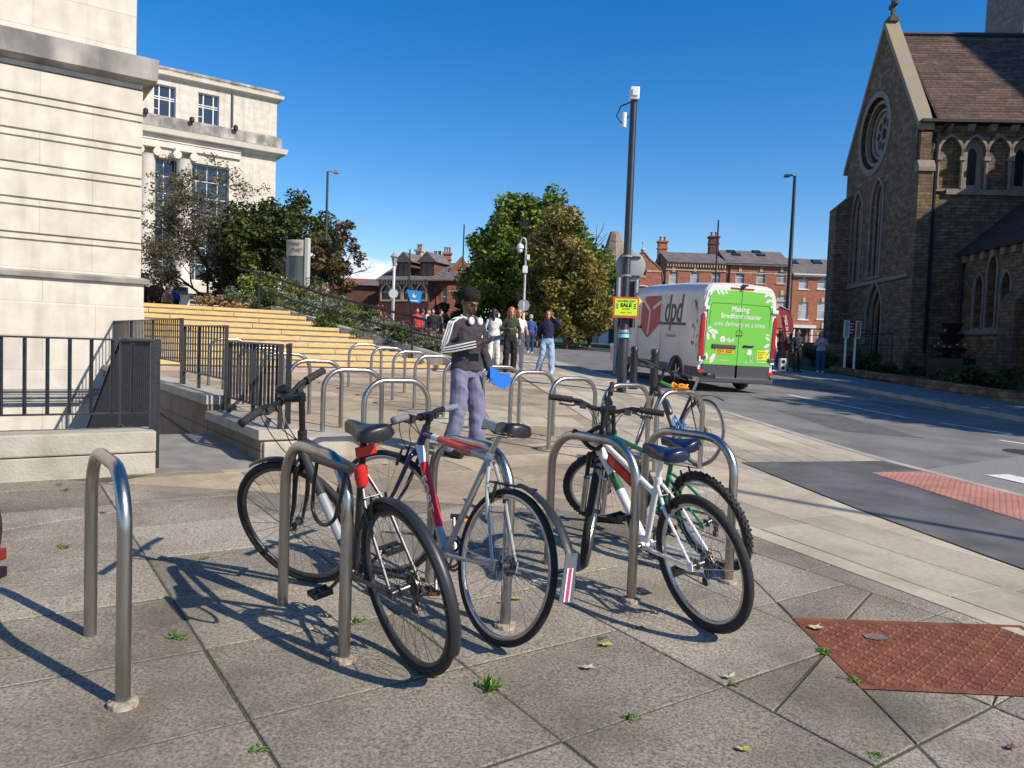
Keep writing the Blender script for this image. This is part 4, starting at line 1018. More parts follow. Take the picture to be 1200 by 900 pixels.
def leaf(px, py, sz, m, label, rot=0., curl=.3):
    c = gp(px, py, .004); mb = MB(); k = 14; vs = [(0, 0, .008)]
    for i in range(k):
        a = 2*PI*i/k; r = sz*(1.0 if i % 2 == 0 else .62)*(1+.25*math.cos(a)); x, y = r*math.cos(a+rot), r*.7*math.sin(a+rot); vs.append((x, y, .003+curl*abs(x*y)/sz+random.uniform(0, .006)))
    mb.add(vs, [(0, i+1, (i+1) % k+1) for i in range(k)]); o = mb.build('fallen_leaf', m, None, smooth=False, fix=False); o.location = c; tag(o, label, 'leaf', 'fallen leaves on the paving')
for a in [(687, 783, .036, m_leafp, 'pale dry leaf alone on the big slab in the centre foreground'), (708, 756, .034, m_leafy, 'yellow green leaf behind the pale leaf on the centre slab'), (603, 702, .035, m_leafy, 'yellow leaf seen through the silver bicycle rear wheel'), (587, 706, .02, m_leafy, 'small leaf beside the yellow leaf in the silver bicycle wheel'), (506, 793, .03, m_leafy, 'yellow leaf under the rear tyre of the grey bicycle'), (870, 879, .028, m_leafy, 'yellow leaf near the bottom edge below the cracked slab', .4), (954, 736, .045, m_leafp, 'pale jagged leaf on the far left corner of the manhole cover'), (1184, 877, .024, m_leafb, 'brown leaf at the bottom right'), (853, 795, .03, m_leafp, 'curled dry leaf at the joint corner right of centre', .6, 1.2), (452, 544, .03, m_leafy, 'yellow leaf behind the navy fork of the silver bicycle'), (628, 511, .03, m_leafy, 'leaf on the pale paving between two empty racks'), (68, 568, .03, m_leafb, 'brown leaf by the foot of the grey parapet')]: leaf(*a)
# worn blades of grass and moss along the open joints: nobody could count them
mb = MB()
for _ in range(2600):
    j = random.choice([nl[5], nl[6], nl[7], nl[8]]) if random.random() < .75 else None
    if j is not None: u = j+random.uniform(-.006, .006); n_ = random.uniform(1.2, 5.0); dens = noise.noise(Vector((j*7, n_*2.2, 0)))
    else: n_ = random.choice(rows[4:9])+random.uniform(-.006, .006); u = random.uniform(.7, 3.2); dens = noise.noise(Vector((u*2.2, n_*7, 3)))
    if dens < .12: continue
    x, y = u*.8192-n_*.5736, u*.5736+n_*.8192
    if inpoly(x, y, MHC) or not inpoly(x, y, PLAZA): continue
    a = random.uniform(0, 2*PI); h = random.uniform(.004, .013); z = zg(x, y)-.006; dx, dy = math.cos(a)*.003, math.sin(a)*.003
    mb.add([(x-dx, y-dy, z), (x+dx, y+dy, z), (x+dy*1.5, y-dx*1.5, z+h)], [(0, 1, 2)])
tag(mb.build('joint_moss', m_weed, None, smooth=False, fix=False), 'patchy green moss growing along the open paving joints', 'moss', kind='stuff')
def L35(o, u, n, z=0.): p = o+U*u+N*n; return Vector((p.x, p.y, z))
# ------------------------------------------------------------------ yellow steps
m_ystep = mat('yellow_step_paint', (.60, .42, .17), rough=.75, c2=(.5, .34, .13), scale=5, detail=9, bump=.2, bscale=40)
m_ytread = mat('pale_tread', (.62, .50, .28), rough=.8, c2=(.5, .42, .26), scale=4, detail=9)
st = thing('steps', 'wide flight of yellow edged steps climbing to the terrace', 'steps', (S0.x, S0.y, .68), A35)
NST = 10; RI = .142; TR = .45
for i in range(NST):
    z0 = RI*i; xe = -.29*i
    mb = MB(); mb.box(-9.6, TR*i+.035, -.3, xe, 5.2, z0+RI-.065); mb.build('riser', m_conc, st, smooth=False)
    mb = MB(); x = xe+random.uniform(-.0, .0); k = 0
    while x > -9.6:
        l_ = random.uniform(1.7, 2.3); mb.box(max(x-l_, -9.6)+.006, TR*i-.01+random.uniform(-.004, .004), z0+RI-.085+random.uniform(-.003, .003), x-.006, TR*i+.16, z0+RI+random.uniform(-.003, .003)); x -= l_
    mb.build('nosing', m_ystep, st, smooth=False, bevel=.006)
    mb = MB(); mb.box(-9.6, TR*i+.166, z0+RI-.07, xe-.01, TR*(i+1)+.03 if i < NST-1 else 5.2, z0+RI-.004); mb.build('tread', m_ytread, st, smooth=False)
# sloping kerb beside the steps and planted bank behind
K0 = L35(S0, .32, -.3); K1 = L35(S0, -2.95, 4.7)
K0.z, K1.z = .93, 2.24
d = (K1-K0).normalized(); sd = Vector((-d.y, d.x, 0)).normalized()*-1   # towards the bank
kt = thing('retaining_kerb', 'pale sloping stone kerb between the yellow steps and the planted bank', 'kerb', (0, 0, 0))
mb = MB()
for a_, b_ in ((0, .33), (.335, .66), (.665, 1)):
    p, q = K0.lerp(K1, a_), K0.lerp(K1, b_); w_ = sd*.32
    mb.add([Vector((v.x, v.y, z)) for v, z in ((p, .3), (q, .3), (q+w_, .3), (p+w_, .3), (p, p.z), (q, q.z), (q+w_, q.z), (p+w_, p.z))], [(0, 3, 2, 1), (4, 5, 6, 7), (0, 1, 5, 4), (1, 2, 6, 5), (2, 3, 7, 6), (3, 0, 4, 7)])
mb.build('coping', m_conc, kt, smooth=False, bevel=.01)
# handrail on posts
hr = thing('handrail', 'black two bar handrail climbing beside the planted bank', 'handrail', (0, 0, 0))
def zk(px, py, D): return at(px, py, D)
tops = [at(303, 320, 21.6), at(379, 345, 20.7), at(483, 371, 19.75), at(531, 383, 19.35)]
bots = [at(305, 362, 21.6), at(379, 384, 20.7), at(483, 410, 19.75), at(531, 420, 19.35)]
mb = MB(); mb.tube([L35(tops[0], -.5, .35, tops[0].z+.12)]+tops, .032, 8); mb.build('rail', m_iron, hr)
mb = MB(); mid = [a.lerp(b, .47) for a, b in zip(tops, bots)]; mb.tube(mid, .024, 8); mb.build('rail', m_iron, hr)
for a, b in zip(tops, bots): mb = MB(); mb.tube([b-Vector((0, 0, .4)), a], .034, 8); mb.build('post', m_iron, hr)
# bank soil
bk = MB(); B0, B1 = K0+sd*.3, K1+sd*.3; B2, B3 = L35(K1, 1.5, 5, 2.75), L35(K0, .5, 6.5, 1.15); B4 = L35(K1, -.3, 1.6, 2.12)
B5 = L35(K0, .3, .5, .7); B6 = L35(K0, .2, 3.0, .8)
B0.z = .72; B1.z = 2.2
bk.add([B0, B5, B6, B3, B2, B4, B1], [(0, 1, 2, 3), (0, 3, 6), (3, 4, 6), (6, 4, 5)])
tag(bk.build('bank', mat('bank_soil', (.05, .045, .03), rough=1, var=.4, scale=4), None, smooth=False), kind='structure')

# ------------------------------------------------------------------ parapets, areaway walls, passage
m_para = mat('parapet_stone', (.43, .395, .33), rough=.85, c2=(.28, .255, .205), scale=3.5, detail=11, mixlo=.4, mixhi=.75, bump=.35, bscale=50)
m_areast = brickmat('areaway_stone', (.24, .19, .13), (.19, .15, .10), (.12, .1, .07), .95, .38, .008, vec='auto', var=.2, bump=.15)
t = thing('parapet', 'low weathered concrete parapet under the near railing', 'parapet', (LP.x, LP.y, zg(LP.x, LP.y)), A35)
for i, (a, b) in enumerate(((-8, -4.4), (-4.39, -1.5), (-1.49, -.04))):
    mb = MB(); mb.box(a, 0, -.3, b, .32, .17+.0); mb.box(a, -.012, .176, b+(.0), .33, .34-(.03 if i == 2 and False else 0)); mb.build('block', m_para, t, smooth=False, bevel=.012)
# pit lining
mb = MB()
z0 = -2.6
def wallseg(mb, p, q, th, zb, zt0, zt1=None):
    zt1 = zt0 if zt1 is None else zt1; d = Vector((q[0]-p[0], q[1]-p[1], 0)).normalized(); n = Vector((-d.y, d.x, 0))*th
    mb.add([(p[0], p[1], zb), (q[0], q[1], zb), (q[0]+n.x, q[1]+n.y, zb), (p[0]+n.x, p[1]+n.y, zb), (p[0], p[1], zt0), (q[0], q[1], zt1), (q[0]+n.x, q[1]+n.y, zt1), (p[0]+n.x, p[1]+n.y, zt0)], [(0, 3, 2, 1), (4, 5, 6, 7), (0, 1, 5, 4), (1, 2, 6, 5), (2, 3, 7, 6), (3, 0, 4, 7)])
t = thing('areaway_wall', 'stepped stone wall with flat coping on the right of the sunken passage', 'wall', (P0.x, P0.y, 0), A35)
mb = MB(); mb.box(0.03, .03, z0, .33, 1.87, .47); mb.box(.03, 1.89, z0, .33, 10.2, .62); mb.build('wall_body', m_areast, t, smooth=False)
mb = MB(); mb.box(0, 0, .475, .42, 1.88, .565); mb.box(0, 1.895, .625, .42, 5.2, .725); mb.box(0, 5.21, .625, .42, 10.2, .725); mb.build('coping', m_para, t, smooth=False, bevel=.01)
mb = MB(); mb.box(.05, -.002, -.1, .37, .3, .46); mb.box(.45, .25, .2, 1.1, 1.0, .45); mb.build('end_block', m_para, t, smooth=False, bevel=.012)
t = thing('sunken_passage', 'concrete slab and steps leading down beside the stepped wall', 'steps', (LP.x, LP.y, 0), A35)
mb = MB(); zz = zg(LP.x, LP.y); w_ = 1.15
mb.add([(-.3, -.0, zz+.008), (w_, .0, zz-.001), (w_, 1.85, zz+.08), (-.3, 1.85, zz+.085), (-.3, 0, zz-.4), (w_, 0, zz-.4), (w_, 1.85, zz-.4), (-.3, 1.85, zz-.4)], [(0, 1, 2, 3), (7, 6, 5, 4), (0, 4, 5, 1), (1, 5, 6, 2), (2, 6, 7, 3), (3, 7, 4, 0)]); mb.build('landing', m_asph2 if False else mat('passage_concrete', (.22, .21, .19), rough=.9, var=.2, scale=5), t, smooth=False)
mb = MB()
for i in range(14): mb.box(-.3, 1.85+.29*i, -2.7, w_, 1.85+.29*(i+1), zz-.17*(i+1))
mb.build('flight', m_areast, t, smooth=False)
mb = MB(); mb.add([], []); mb.box(-.42, .35, -2.7, -.31, 1.9, zz-.02); mb.prism([(1.9, -2.7), (1.9, zz), (6.0, -2.2), (6.0, -2.7)], lambda a, b, d: (-.42+d, a, b), 0, .11); mb.build('side_wall', m_areast, t, smooth=False)
sheet('areaway_floor', PIT, m_asph2, -2.9)
mb = MB(); 
for a, b in ((UN(LP, -9, .33), UN(LP, -.02, .33)),): wallseg(mb, a, b, -.04, -3, zz-.01)
o = mb.build('areaway_lining', m_areast, None, smooth=False); tag(o, 'stone lining of the sunken area behind the low parapet', 'wall')

# ------------------------------------------------------------------ railings
def railing(label, p, q, zt, zb, spacing=.115, posts=(), zt1=None, zb1=None, postbot=None, bar=.0125, endpost=True, top=(.045, .014)):
    p = Vector((p[0], p[1], 0)); q = Vector((q[0], q[1], 0)); zt1 = zt if zt1 is None else zt1; zb1 = zb if zb1 is None else zb1
    t = thing('railing', label, 'railing', (p.x, p.y, min(zb, zb1)), math.atan2((q-p).y, (q-p).x)); Ln = (q-p).length; o0 = min(zb, zb1)
    T_ = lambda u: zt+(zt1-zt)*u/Ln-o0; B_ = lambda u: zb+(zb1-zb)*u/Ln-o0
    mb = MB(); mb.bar((0, 0, T_(0)), (Ln, 0, T_(Ln)), top[0], top[1]); mb.build('top_rail', m_iron, t, smooth=False)
    mb = MB(); mb.bar((0, 0, B_(0)), (Ln, 0, B_(Ln)), .04, .012); mb.build('bottom_rail', m_iron, t, smooth=False)
    n = max(2, round(Ln/spacing))
    for i in range(1, n): 
        u = Ln*i/n; mb = MB(); mb.tube([(u, 0, B_(u)), (u, 0, T_(u))], bar, 6); mb.build('baluster', m_iron, t)
    for u, pb in posts: mb = MB(); mb.cbox((u, 0, (T_(u)+pb-o0)/2), (.034, .034, T_(u)-(pb-o0))); mb.build('post', m_iron, t, smooth=False)
    return t
zl = zg(LP.x, LP.y)
a = UN(LP, -5.2, .12); b = UN(LP, -.05, .12)
railing('black iron railing standing on the low parapet, near left', a, b, 1.305, .735, .145, posts=[(0, .6), (2.6, .6), (5.15, zl-.02)], bar=.015, top=(.05, .014))
railing('black iron railing running back from the parapet end beside the passage', UN(LP, -.0, .2), UN(LP, 0, 2.0), 1.31, .45, .095, posts=[(0, zl-.05), (.12, zl+.1), (1.8, zl-.2)])
railing('black iron railing sloping down into the passage', UN(LP, 0, 2.05), UN(LP, 0, 5.4), 1.3, .35, .11, zt1=-.15, zb1=-1.1, posts=[(.02, .2), (3.35, -1.2)])
railing('front panel of black railing on the stepped wall, nearest the bikes', UN(P0, .2, .05), UN(P0, .2, 1.75), 1.305, .72, .11, posts=[(0, zg(*UN(P0, 0, 0))-.05), (1.66, .5), (.8, .5)])
railing('black railing turning back from the front end of the stepped wall', UN(P0, .26, .05), (-2.57+.05, 8.7), 1.30, .78, .11, posts=[(.0, .2), (1.1, .3), (2.1, .3)])
railing('middle panel of black railing on the stepped wall', UN(P0, .2, 1.85), UN(P0, .2, 3.9), 1.47, .90, .125, bar=.009, posts=[(0, .55), (1.2, .6), (2.0, .7)])
railing('rear panel of black railing on the stepped wall reaching the stone building', UN(P0, .2, 4.0), UN(P0, .2, 10.0), 1.565, 1.0, .135, bar=.009, posts=[(0, .7), (2, .7), (4, .7), (5.95, .7)])

# ------------------------------------------------------------------ near stone building
def ring_block(mb, x0, y0, x1, y1, prof):
    """prof: list of (z, outward offset)"""
    rows_ = []
    for z, o in prof: rows_.append([(x0-o, y0-o, z), (x1+o, y0-o, z), (x1+o, y1+o, z), (x0-o, y1+o, z)])
    vs = [p for r in rows_ for p in r]; fs = []
    for i in range(len(rows_)-1):
        for k in range(4): fs.append((i*4+k, i*4+(k+1) % 4, (i+1)*4+(k+1) % 4, (i+1)*4+k))
    fs.append((3, 2, 1, 0)); n = len(rows_)*4; fs.append((n-4, n-3, n-2, n-1)); mb.add(vs, fs)
tA = thing('stone_building', 'pale grooved stone building corner filling the left edge', 'building', (CA.x, CA.y, 0), A35)
k = 15.13
def za(py, px=163): return at(px, py, k).z
gro = [(105.5, 106.5), (135.6, 144), (173.8, 181.8), (210, 219), (247.7, 256), (285.7, 293)]
zs = [(za(a), za(b)) for a, b in gro]
prof = [(-3, .06), (za(362), .06), (za(360), .05), (za(334), .05)]
mb = MB(); ring_block(mb, -14, .0, 0, 12, prof); mb.build('plinth', m_port, tA, smooth=False)
mb = MB(); ring_block(mb, -14, 0, 0, 12, [(za(334), .05), (za(333), .12), (za(328), .14), (za(326), .05), (za(325.5), .02)]); mb.build('plinth_moulding', m_portd, tA, smooth=False)
prof = [(za(325.5), 0)]
for (za1, za0) in zs[::-1]:
    w_ = .018
    for z in ((za0, za0+.0),) if (za1-za0) < .03 else ((za0, 0), (za1, 0)):
        zc = z[0]; prof += [(zc-w_, 0), (zc-w_*.6, -.06), (zc+w_*.6, -.06), (zc+w_, 0)]
prof += [(za(100), 0)]
mb = MB(); ring_block(mb, -14, 0, 0, 12, prof); mb.build('grooved_wall', m_port, tA, smooth=False)
mb = MB(); ring_block(mb, -14, 0, 0, 12, [(za(100), 0), (za(99.5), .05), (za(97), .13), (za(96), .22), (za(71), .24), (za(69.5), .12), (za(66), -.08)]); mb.build('string_course', m_portd, tA, smooth=False)
mb = MB(); ring_block(mb, -14, 0, 0, 12, [(za(66), -.11), (za(66)+6, -.11)]); mb.build('upper_wall', m_port, tA, smooth=False)
# service pipes on the lower wall
pz = za(470, 60)
mb = MB()
for dz, r_, v in ((0, .03, -.16), (.07, .02, -.13), (.12, .022, -.15), (.2, .018, -.12)): mb.tube([(-14, v, .05+dz), (-1.0+dz*2, v, .05+dz), (-1.0+dz*2, -.06, .05+dz)], r_, 6)
mb.build('service_pipes', mat('lead_pipe', (.2, .2, .2), rough=.5, var=.3, scale=4), tA)

m_glass2 = mat('sky_curtain_glass', (.16, .2, .25), rough=.1, c2=(.4, .43, .45), scale=.35, mixlo=.45, mixhi=.55, spec=.8)  # pane colour lightened by a painted sky reflection, along with pale curtains
# ------------------------------------------------------------------ window helper
def add_window(parent, u, z, w_, h, v, fm, style='sash', pointed_=False, nm='window', sill=None, glass=None):
    """u centre, z bottom, in the wall plane y=v"""
    fr_ = .055 if w_ > .8 else .04; mb = MB()
    mb.box(u-w_/2, v-.03, z, u-w_/2+fr_, v+.03, z+h); mb.box(u+w_/2-fr_, v-.03, z, u+w_/2, v+.03, z+h)
    mb.box(u-w_/2+fr_, v-.03, z, u+w_/2-fr_, v+.03, z+fr_); mb.box(u-w_/2+fr_, v-.03, z+h-fr_, u+w_/2-fr_, v+.03, z+h)
    if style == 'sash': mb.box(u-w_/2+fr_, v-.032, z+h*.48, u+w_/2-fr_, v+.028, z+h*.48+.05)
    if style == 'multi':
        for f_ in (.24, .72): mb.box(u-w_/2+w_*f_, v-.045, z+fr_, u-w_/2+w_*f_+.07, v+.02, z+h-fr_)
        for f_ in (.6, .66): mb.box(u-w_/2+fr_, v-.04, z+h*f_, u+w_/2-fr_, v+.02, z+h*f_+.06)
        mb.box(u-w_/2+fr_, v-.036, z+h*.33, u-w_/2+w_*.24, v+.02, z+h*.33+.04)
    if style == 'bars':
        for i in range(1, 4): mb.box(u-w_/2+w_*i/4-.02, v-.032, z+fr_, u-w_/2+w_*i/4+.02, v+.02, z+h-fr_)
        for i in range(1, 7): mb.box(u-w_/2+fr_, v-.028, z+h*i/7-.02, u+w_/2-fr_, v+.016, z+h*i/7+.02)
    o = mb.build(nm, fm, parent, smooth=False)
    mb = MB(); mb.box(u-w_/2+.01, v+.0, z+.01, u+w_/2-.01, v+.012, z+h-.01); mb.build('pane', glass or m_glass, o, smooth=False)
    if sill is not None: mb = MB(); mb.box(u-w_/2-.12, v-sill[1], z-.14, u+w_/2+.12, v+.05, z-.005); mb.build('sill', sill[0], o, smooth=False)
    return o
def gable_roof(mb, x0, x1, y0, y1, ze, zr, ov=.3):
    ym = (y0+y1)/2; s_ = (zr-ze)/(ym-y0); a = y0-ov; za_ = ze-s_*ov; b = y1+ov
    vs = []
    for x in (x0, x1): vs += [(x, a, za_), (x, ym, zr), (x, b, za_), (x, a, za_-.12), (x, ym, zr-.12), (x, b, za_-.12)]
    mb.add(vs, [(0, 1, 7, 6), (1, 2, 8, 7), (3, 9, 10, 4), (4, 10, 11, 5), (0, 6, 9, 3), (2, 5, 11, 8), (0, 3, 4, 1), (1, 4, 5, 2), (6, 7, 10, 9), (7, 8, 11, 10)])
def chimney(parent, x, y, z, w_, d_, h, m, pots=3, potm=None):
    mb = MB(); mb.box(x-w_/2, y-d_/2, z, x+w_/2, y+d_/2, z+h); mb.box(x-w_/2-.08, y-d_/2-.08, z+h*.72, x+w_/2+.08, y+d_/2+.08, z+h*.78); mb.box(x-w_/2-.12, y-d_/2-.12, z+h+.002, x+w_/2+.12, y+d_/2+.12, z+h+.2)
    c = mb.build('chimney', m, parent, smooth=False)
    for i in range(pots): mb = MB(); pr_ = min(.17, w_/pots/2.3); mb.lathe([(pr_, z+h+.2), (pr_*.8, z+h+.4), (pr_*.8, z+h+.62), (pr_*1.1, z+h+.66), (pr_*1.1, z+h+.74)], 10, (x-w_/2+w_*(i+.5)/pots, y, 0)); mb.build('chimney_pot', potm or mat('clay_pot', (.3, .14, .08), rough=.8), c)

# ------------------------------------------------------------------ second stone building (colonnaded)
DB = 58.0; cB = at(321, 300, DB); oB = Vector((cB.x, cB.y, 0))
def zb(py): return at(320, py, DB).z
tB = thing('stone_building', 'large pale stone building with columns and two top windows behind the bare tree', 'building', (oB.x, oB.y, 0), A35)
def onB(px, py, v=0): return on_wall(px, py, (oB.x-.5736*-v*-1 if False else oB.x, oB.y), A35)
Ztop, Zc1, Zc2, Zlow = zb(108), zb(119), zb(176), 1.5
zw0 = zb(163); zc_top = zb(168); zc_bot = zb(181)
wins = [onB(193, 121), onB(244.5, 131)]
holes = []
wh = 2.45; ww = 1.42
for u, z in wins: holes.append([(u-ww/2, z-wh/2), (u+ww/2, z-wh/2), (u+ww/2, z+wh/2), (u-ww/2, z+wh/2)])
mb = MB(); wall_x(mb, [(-40, zc_bot+.2), (0, zc_bot+.2), (0, Zc1+.4), (-40, Zc1+.4)], holes, 0, .35); mb.box(-40, .36, zc_bot, -.002, 20, Zc1+.38); mb.build('upper_wall', m_port, tB, smooth=False)
mb = MB(); ring_block(mb, -40, 0, 0, 20, [(Zc1, .02), (Zc1+.1, .15), (Zc1+.12, .38), (Zc1+.34, .42), (Zc1+.4, .1), (Zc1+.42, .04)]); mb.build('cornice', m_portp, tB, smooth=False)
mb = MB(); ring_block(mb, -40.0, -.0, 0, 20, [(Zc1+.43, .06), (Ztop-.12, .06), (Ztop-.1, .12), (Ztop+.05, .12)]); mb.build('parapet_blocks', m_portd, tB, smooth=False)
mb = MB(); ring_block(mb, -40, -.0, 0, 20, [(zc_bot-.25, .05), (zc_bot-.04, .2), (zc_bot-.02, .62), (zc_bot+.33, .7), (zc_bot+.42, .3), (zc_top+.1, .25), (zc_top+.15, .0)]); mb.build('main_cornice', m_portp, tB, smooth=False)
mb = MB(); ring_block(mb, -40, -.0, 0, 20, [(zc_bot+.46, .34), (zc_top+.3, .3), (zc_top+.5, .02)]); mb.build('cornice_blocking', m_portd, tB, smooth=False)
# lower storey: wall with tall windows, pilasters and ionic half columns
zl1 = zb(196); lw = [onB(px, 260)[0] for px in (192, 243)]
holes = []
for u in lw: holes.append([(u-1.45, 5.2), (u+1.45, 5.2), (u+1.45, zl1-.6), (u-1.45, zl1-.6)]); holes.append([(u-1.1, 2.3), (u+1.1, 2.3), (u+1.1, 4.4), (u-1.1, 4.4)])
mb = MB(); wall_x(mb, [(-40, 0), (0, 0), (0, zc_bot-.26), (-40, zc_bot-.26)], holes, .0, .6); mb.box(-40, .62, 0, -.004, 20, zc_bot-.28); mb.build('lower_wall', m_port, tB, smooth=False)
for u, z in wins: add_window(tB, u, z-wh/2, ww, wh, .22, m_white, 'multi', sill=(m_portp, .3))
for u in lw: add_window(tB, u, 5.2, 2.9, zl1-.6-5.2, .4, m_white, 'bars'); add_window(tB, u, 2.3, 2.2, 2.1, .4, m_white, 'bars')
mb = MB(); mb.box(-40, -.18, zl1+.1, -2.6, -.004, zl1+.5); mb.box(-40, -.24, zl1+.52, -2.6, -.004, zl1+.85); mb.box(-40, -.3, zl1+.87, -2.6, -.004, zl1+1.1); mb.build('architrave', m_portp, tB, smooth=False)
for px in (171, 214): 
    u = onB(px, 240)[0]; mb = MB(); pr = []
    mb.lathe([(.72, 4.6), (.72, 4.8), (.62, 5.0), (.56, 5.1), (.5, zl1-.75), (.56, zl1-.6)], 24, (u, -.35, 0))
    mb.box(u-.75, -1.0, 4.2, u+.75, -.004, 4.6); cl_ = mb.build('column', m_portp, tB)
    mb = MB(); mb.box(u-.68, -.85, zl1-.12, u+.68, -.004, zl1+.08)
    for sx in (-1, 1): mb.lathe([(.28, -.9), (.28, -.02)], 14, (u+sx*.55, 0, zl1-.4), 'y'); 
    mb.build('capital', m_portp, cl_)
u0 = onB(272, 130)[0]
mb = MB(); mb.box(u0-.06, -.12, zc_top+.6, u0+.06, -.003, Zc1-.1); mb.build('downpipe', m_iron, tB, smooth=False)
for px in (169, 223, 274): u = onB(px, 150)[0]; mb = MB(); mb.lathe([(.08, 0), (.17, .08), (.17, .3), (.08, .4)], 10, (u, -.5, zc_top+.25)); mb.build('floodlight', m_iron, tB)

# ------------------------------------------------------------------ red brick terrace far right
DT = 92.0
def T3(px, py): p = at(px, py, DT); return p.x, p.z
zbase = zg(0, 60)-.2
m_lint = m_stonetrim
def terrace(label, px0, px1, pye, pyr, rows_, extra=None, brick=None, eavem=None, y0=0):
    x0, ze = T3(px0, pye); x1, _ = T3(px1, pye); _, zr = T3((px0+px1)/2, pyr)
    t = thing('terraced_house', label, 'house', (x0, DT+y0, 0)); W_ = x1-x0; holes = []; wl = []
    for (pxs, pyt, pyb, pw) in rows_:
        for px in pxs:
            u = T3(px, pyt)[0]-x0; a = T3(px, pyb)[1]; b = T3(px, pyt)[1]; wd = pw/CF*DT
            if u-wd/2 < .1 or u+wd/2 > W_-.1: continue
            holes.append([(u-wd/2, a), (u+wd/2, a), (u+wd/2, b), (u-wd/2, b)]); wl.append((u, a, wd, b-a))
    mb = MB(); wall_x(mb, [(0, zbase), (W_, zbase), (W_, ze), (0, ze)], holes, 0, .3); mb.box(0.01, .31, zbase, W_-.01, 9, ze-.01)
    # gable triangles
    for x in (0.01, W_-.31): mb.prism([(0.3, ze), (9, ze), (4.6, zr-.2)], lambda a, b, d, x=x: (x+d, a, b), 0, .3)
    mb.build('wall', brick or m_brick, t, smooth=False)
    for (u, a, wd, h) in wl:
        add_window(t, u, a, wd, h, .14, m_white, 'sash', glass=m_glass2, sill=(m_white if label.find('lower') >= 0 else m_lint, .22))
        
    mb = MB()
    for (u, a, wd, h) in wl: mb.box(u-.16, -.07, a+h+.0, u+.16, -.002, a+h+.55)
    mb.build('keystones', m_lint, t, smooth=False)
    mb = MB(); gable_roof(mb, 0, W_, 0, 9.2, ze+.12, zr, .35); rf = mb.build('roof', m_slate, t, smooth=False)
    return t, x0, ze, zr, W_, rf
tt, x0, ze, zr, W_, rf = terrace('left brick terraced house with a row of brackets under dark slates', 781, 851.5, 306, 290.5, [((789.5, 814.5, 839.5), 318.5, 332.5, 10), ((789.5, 814.5, 839.5), 350, 366, 10), ((789.5, 814.5, 839.5), 385, 402, 10)])
mb = MB(); mb.box(0, -.25, ze-.18, W_, -.003, ze+.0)
for i in range(22): mb.box(.1+W_*i/22, -.22, ze-.62, .22+W_*i/22, -.003, ze-.19)
mb.build('eaves_brackets', m_stonetrim, tt, smooth=False)
chimney(tt, .3, 4.6, zr-1.8, 1.05, 1.0, 2.9, m_brick, 2)
chimney(tt, W_-.5, 4.6, zr-1.0, 1.1, 1.0, 2.9, m_brickd, 2)
mb = MB(); mb.box(-.02, -.1, T3(800, 317)[1]-.0, W_, -.003, T3(800, 317)[1]+.12); mb.build('string_course', m_lint, tt, smooth=False)
tt, x0, ze, zr, W_, rf = terrace('middle brick terraced house with brown slates and four roof lights', 852, 929, 309, 288.5, [((867.5, 892, 916), 318.5, 332, 10), ((867.5, 892, 916), 346, 361, 10), ((867.5, 892), 385, 402, 10)], y0=.0)
s_ = (zr-ze-.12)/4.6
for px, py in ((868, 291.5), (871, 296.5), (899.5, 291.5), (901.5, 297)):
    u, z = T3(px, py); u -= x0; D_ = (z-ze)/s_*1.0; D_ = min(max(D_, .5), 4.3); zc = ze+.12+s_*D_+.06; mb = MB(); a = math.atan(s_); mb.cbox((u, D_, zc), (1.0, .8, .14), Matrix.Rotation(a, 3, 'X')); ro = mb.build('roof_light', m_iron, tt, smooth=False); mb = MB(); mb.cbox((u, D_-.02, zc+.075), (.8, .62, .03), Matrix.Rotation(a, 3, 'X')); mb.build('pane', m_glass, ro, smooth=False)
mb = MB(); mb.box(0, -.28, ze-.1, W_, -.003, ze+.1); mb.build('gutter', m_iron, tt, smooth=False)
mb = MB(); zz_ = T3(890, 321)[1]; mb.box(0, -.05, zz_, W_, -.003, zz_+.12); zz_ = T3(890, 352)[1]; mb.box(0, -.05, zz_, W_, -.003, zz_+.12); mb.build('string_course', m_lint, tt, smooth=False)
for u in (.35, W_-.25): mb = MB(); mb.box(u-.06, -.16, zbase, u+.06, -.04, ze); mb.build('downpipe', m_iron, tt, smooth=False)
tt, x0, ze, zr, W_, rf = terrace('right brick terraced house, lower, with white sills and porch', 929.5, 990, 321.5, 298, [((942, 964), 327.5, 338.5, 10.5), ((942, 964), 354, 374, 11), ((964,), 385, 398, 11)], y0=.02, brick=brickmat('orange_brick', (.42, .15, .075), (.34, .115, .06), (.34, .26, .19), .24, .08, .008, vec='xz', var=.15, bump=.2))
mb = MB(); mb.box(0, -.3, ze-.25, W_, -.003, ze+.1); mb.build('gutter', m_white, tt, smooth=False)
s_ = (zr-ze-.12)/4.6
for px, py in ((941, 305), (971, 305)):
    u, z = T3(px, py); u -= x0; D_ = min(max((z-ze)/s_, .5), 4.2); zc = ze+.12+s_*D_+.06; mb = MB(); mb.cbox((u, D_, zc), (1.1, 1.2, .14), Matrix.Rotation(math.atan(s_), 3, 'X')); ro = mb.build('roof_light', m_iron, tt, smooth=False); mb = MB(); mb.cbox((u, D_-.02, zc+.075), (.9, 1.0, .03), Matrix.Rotation(math.atan(s_), 3, 'X')); mb.build('pane', m_glass, ro, smooth=False)
u = T3(938, 390)[0]-x0; z = T3(938, 381)[1]; mb = MB(); mb.box(u-1.5, -.9, z-.35, u+1.5, -.003, z); mb.box(u-1.2, -.8, zbase, u-.95, -.55, z-.36); mb.box(u+.95, -.8, zbase, u+1.2, -.55, z-.36); mb.build('porch', m_white, tt, smooth=False)
mb = MB(); mb.box(u-.6, -.05, zbase, u+.6, -.01, z-.5); mb.build('door', m_blackpl, tt, smooth=False)
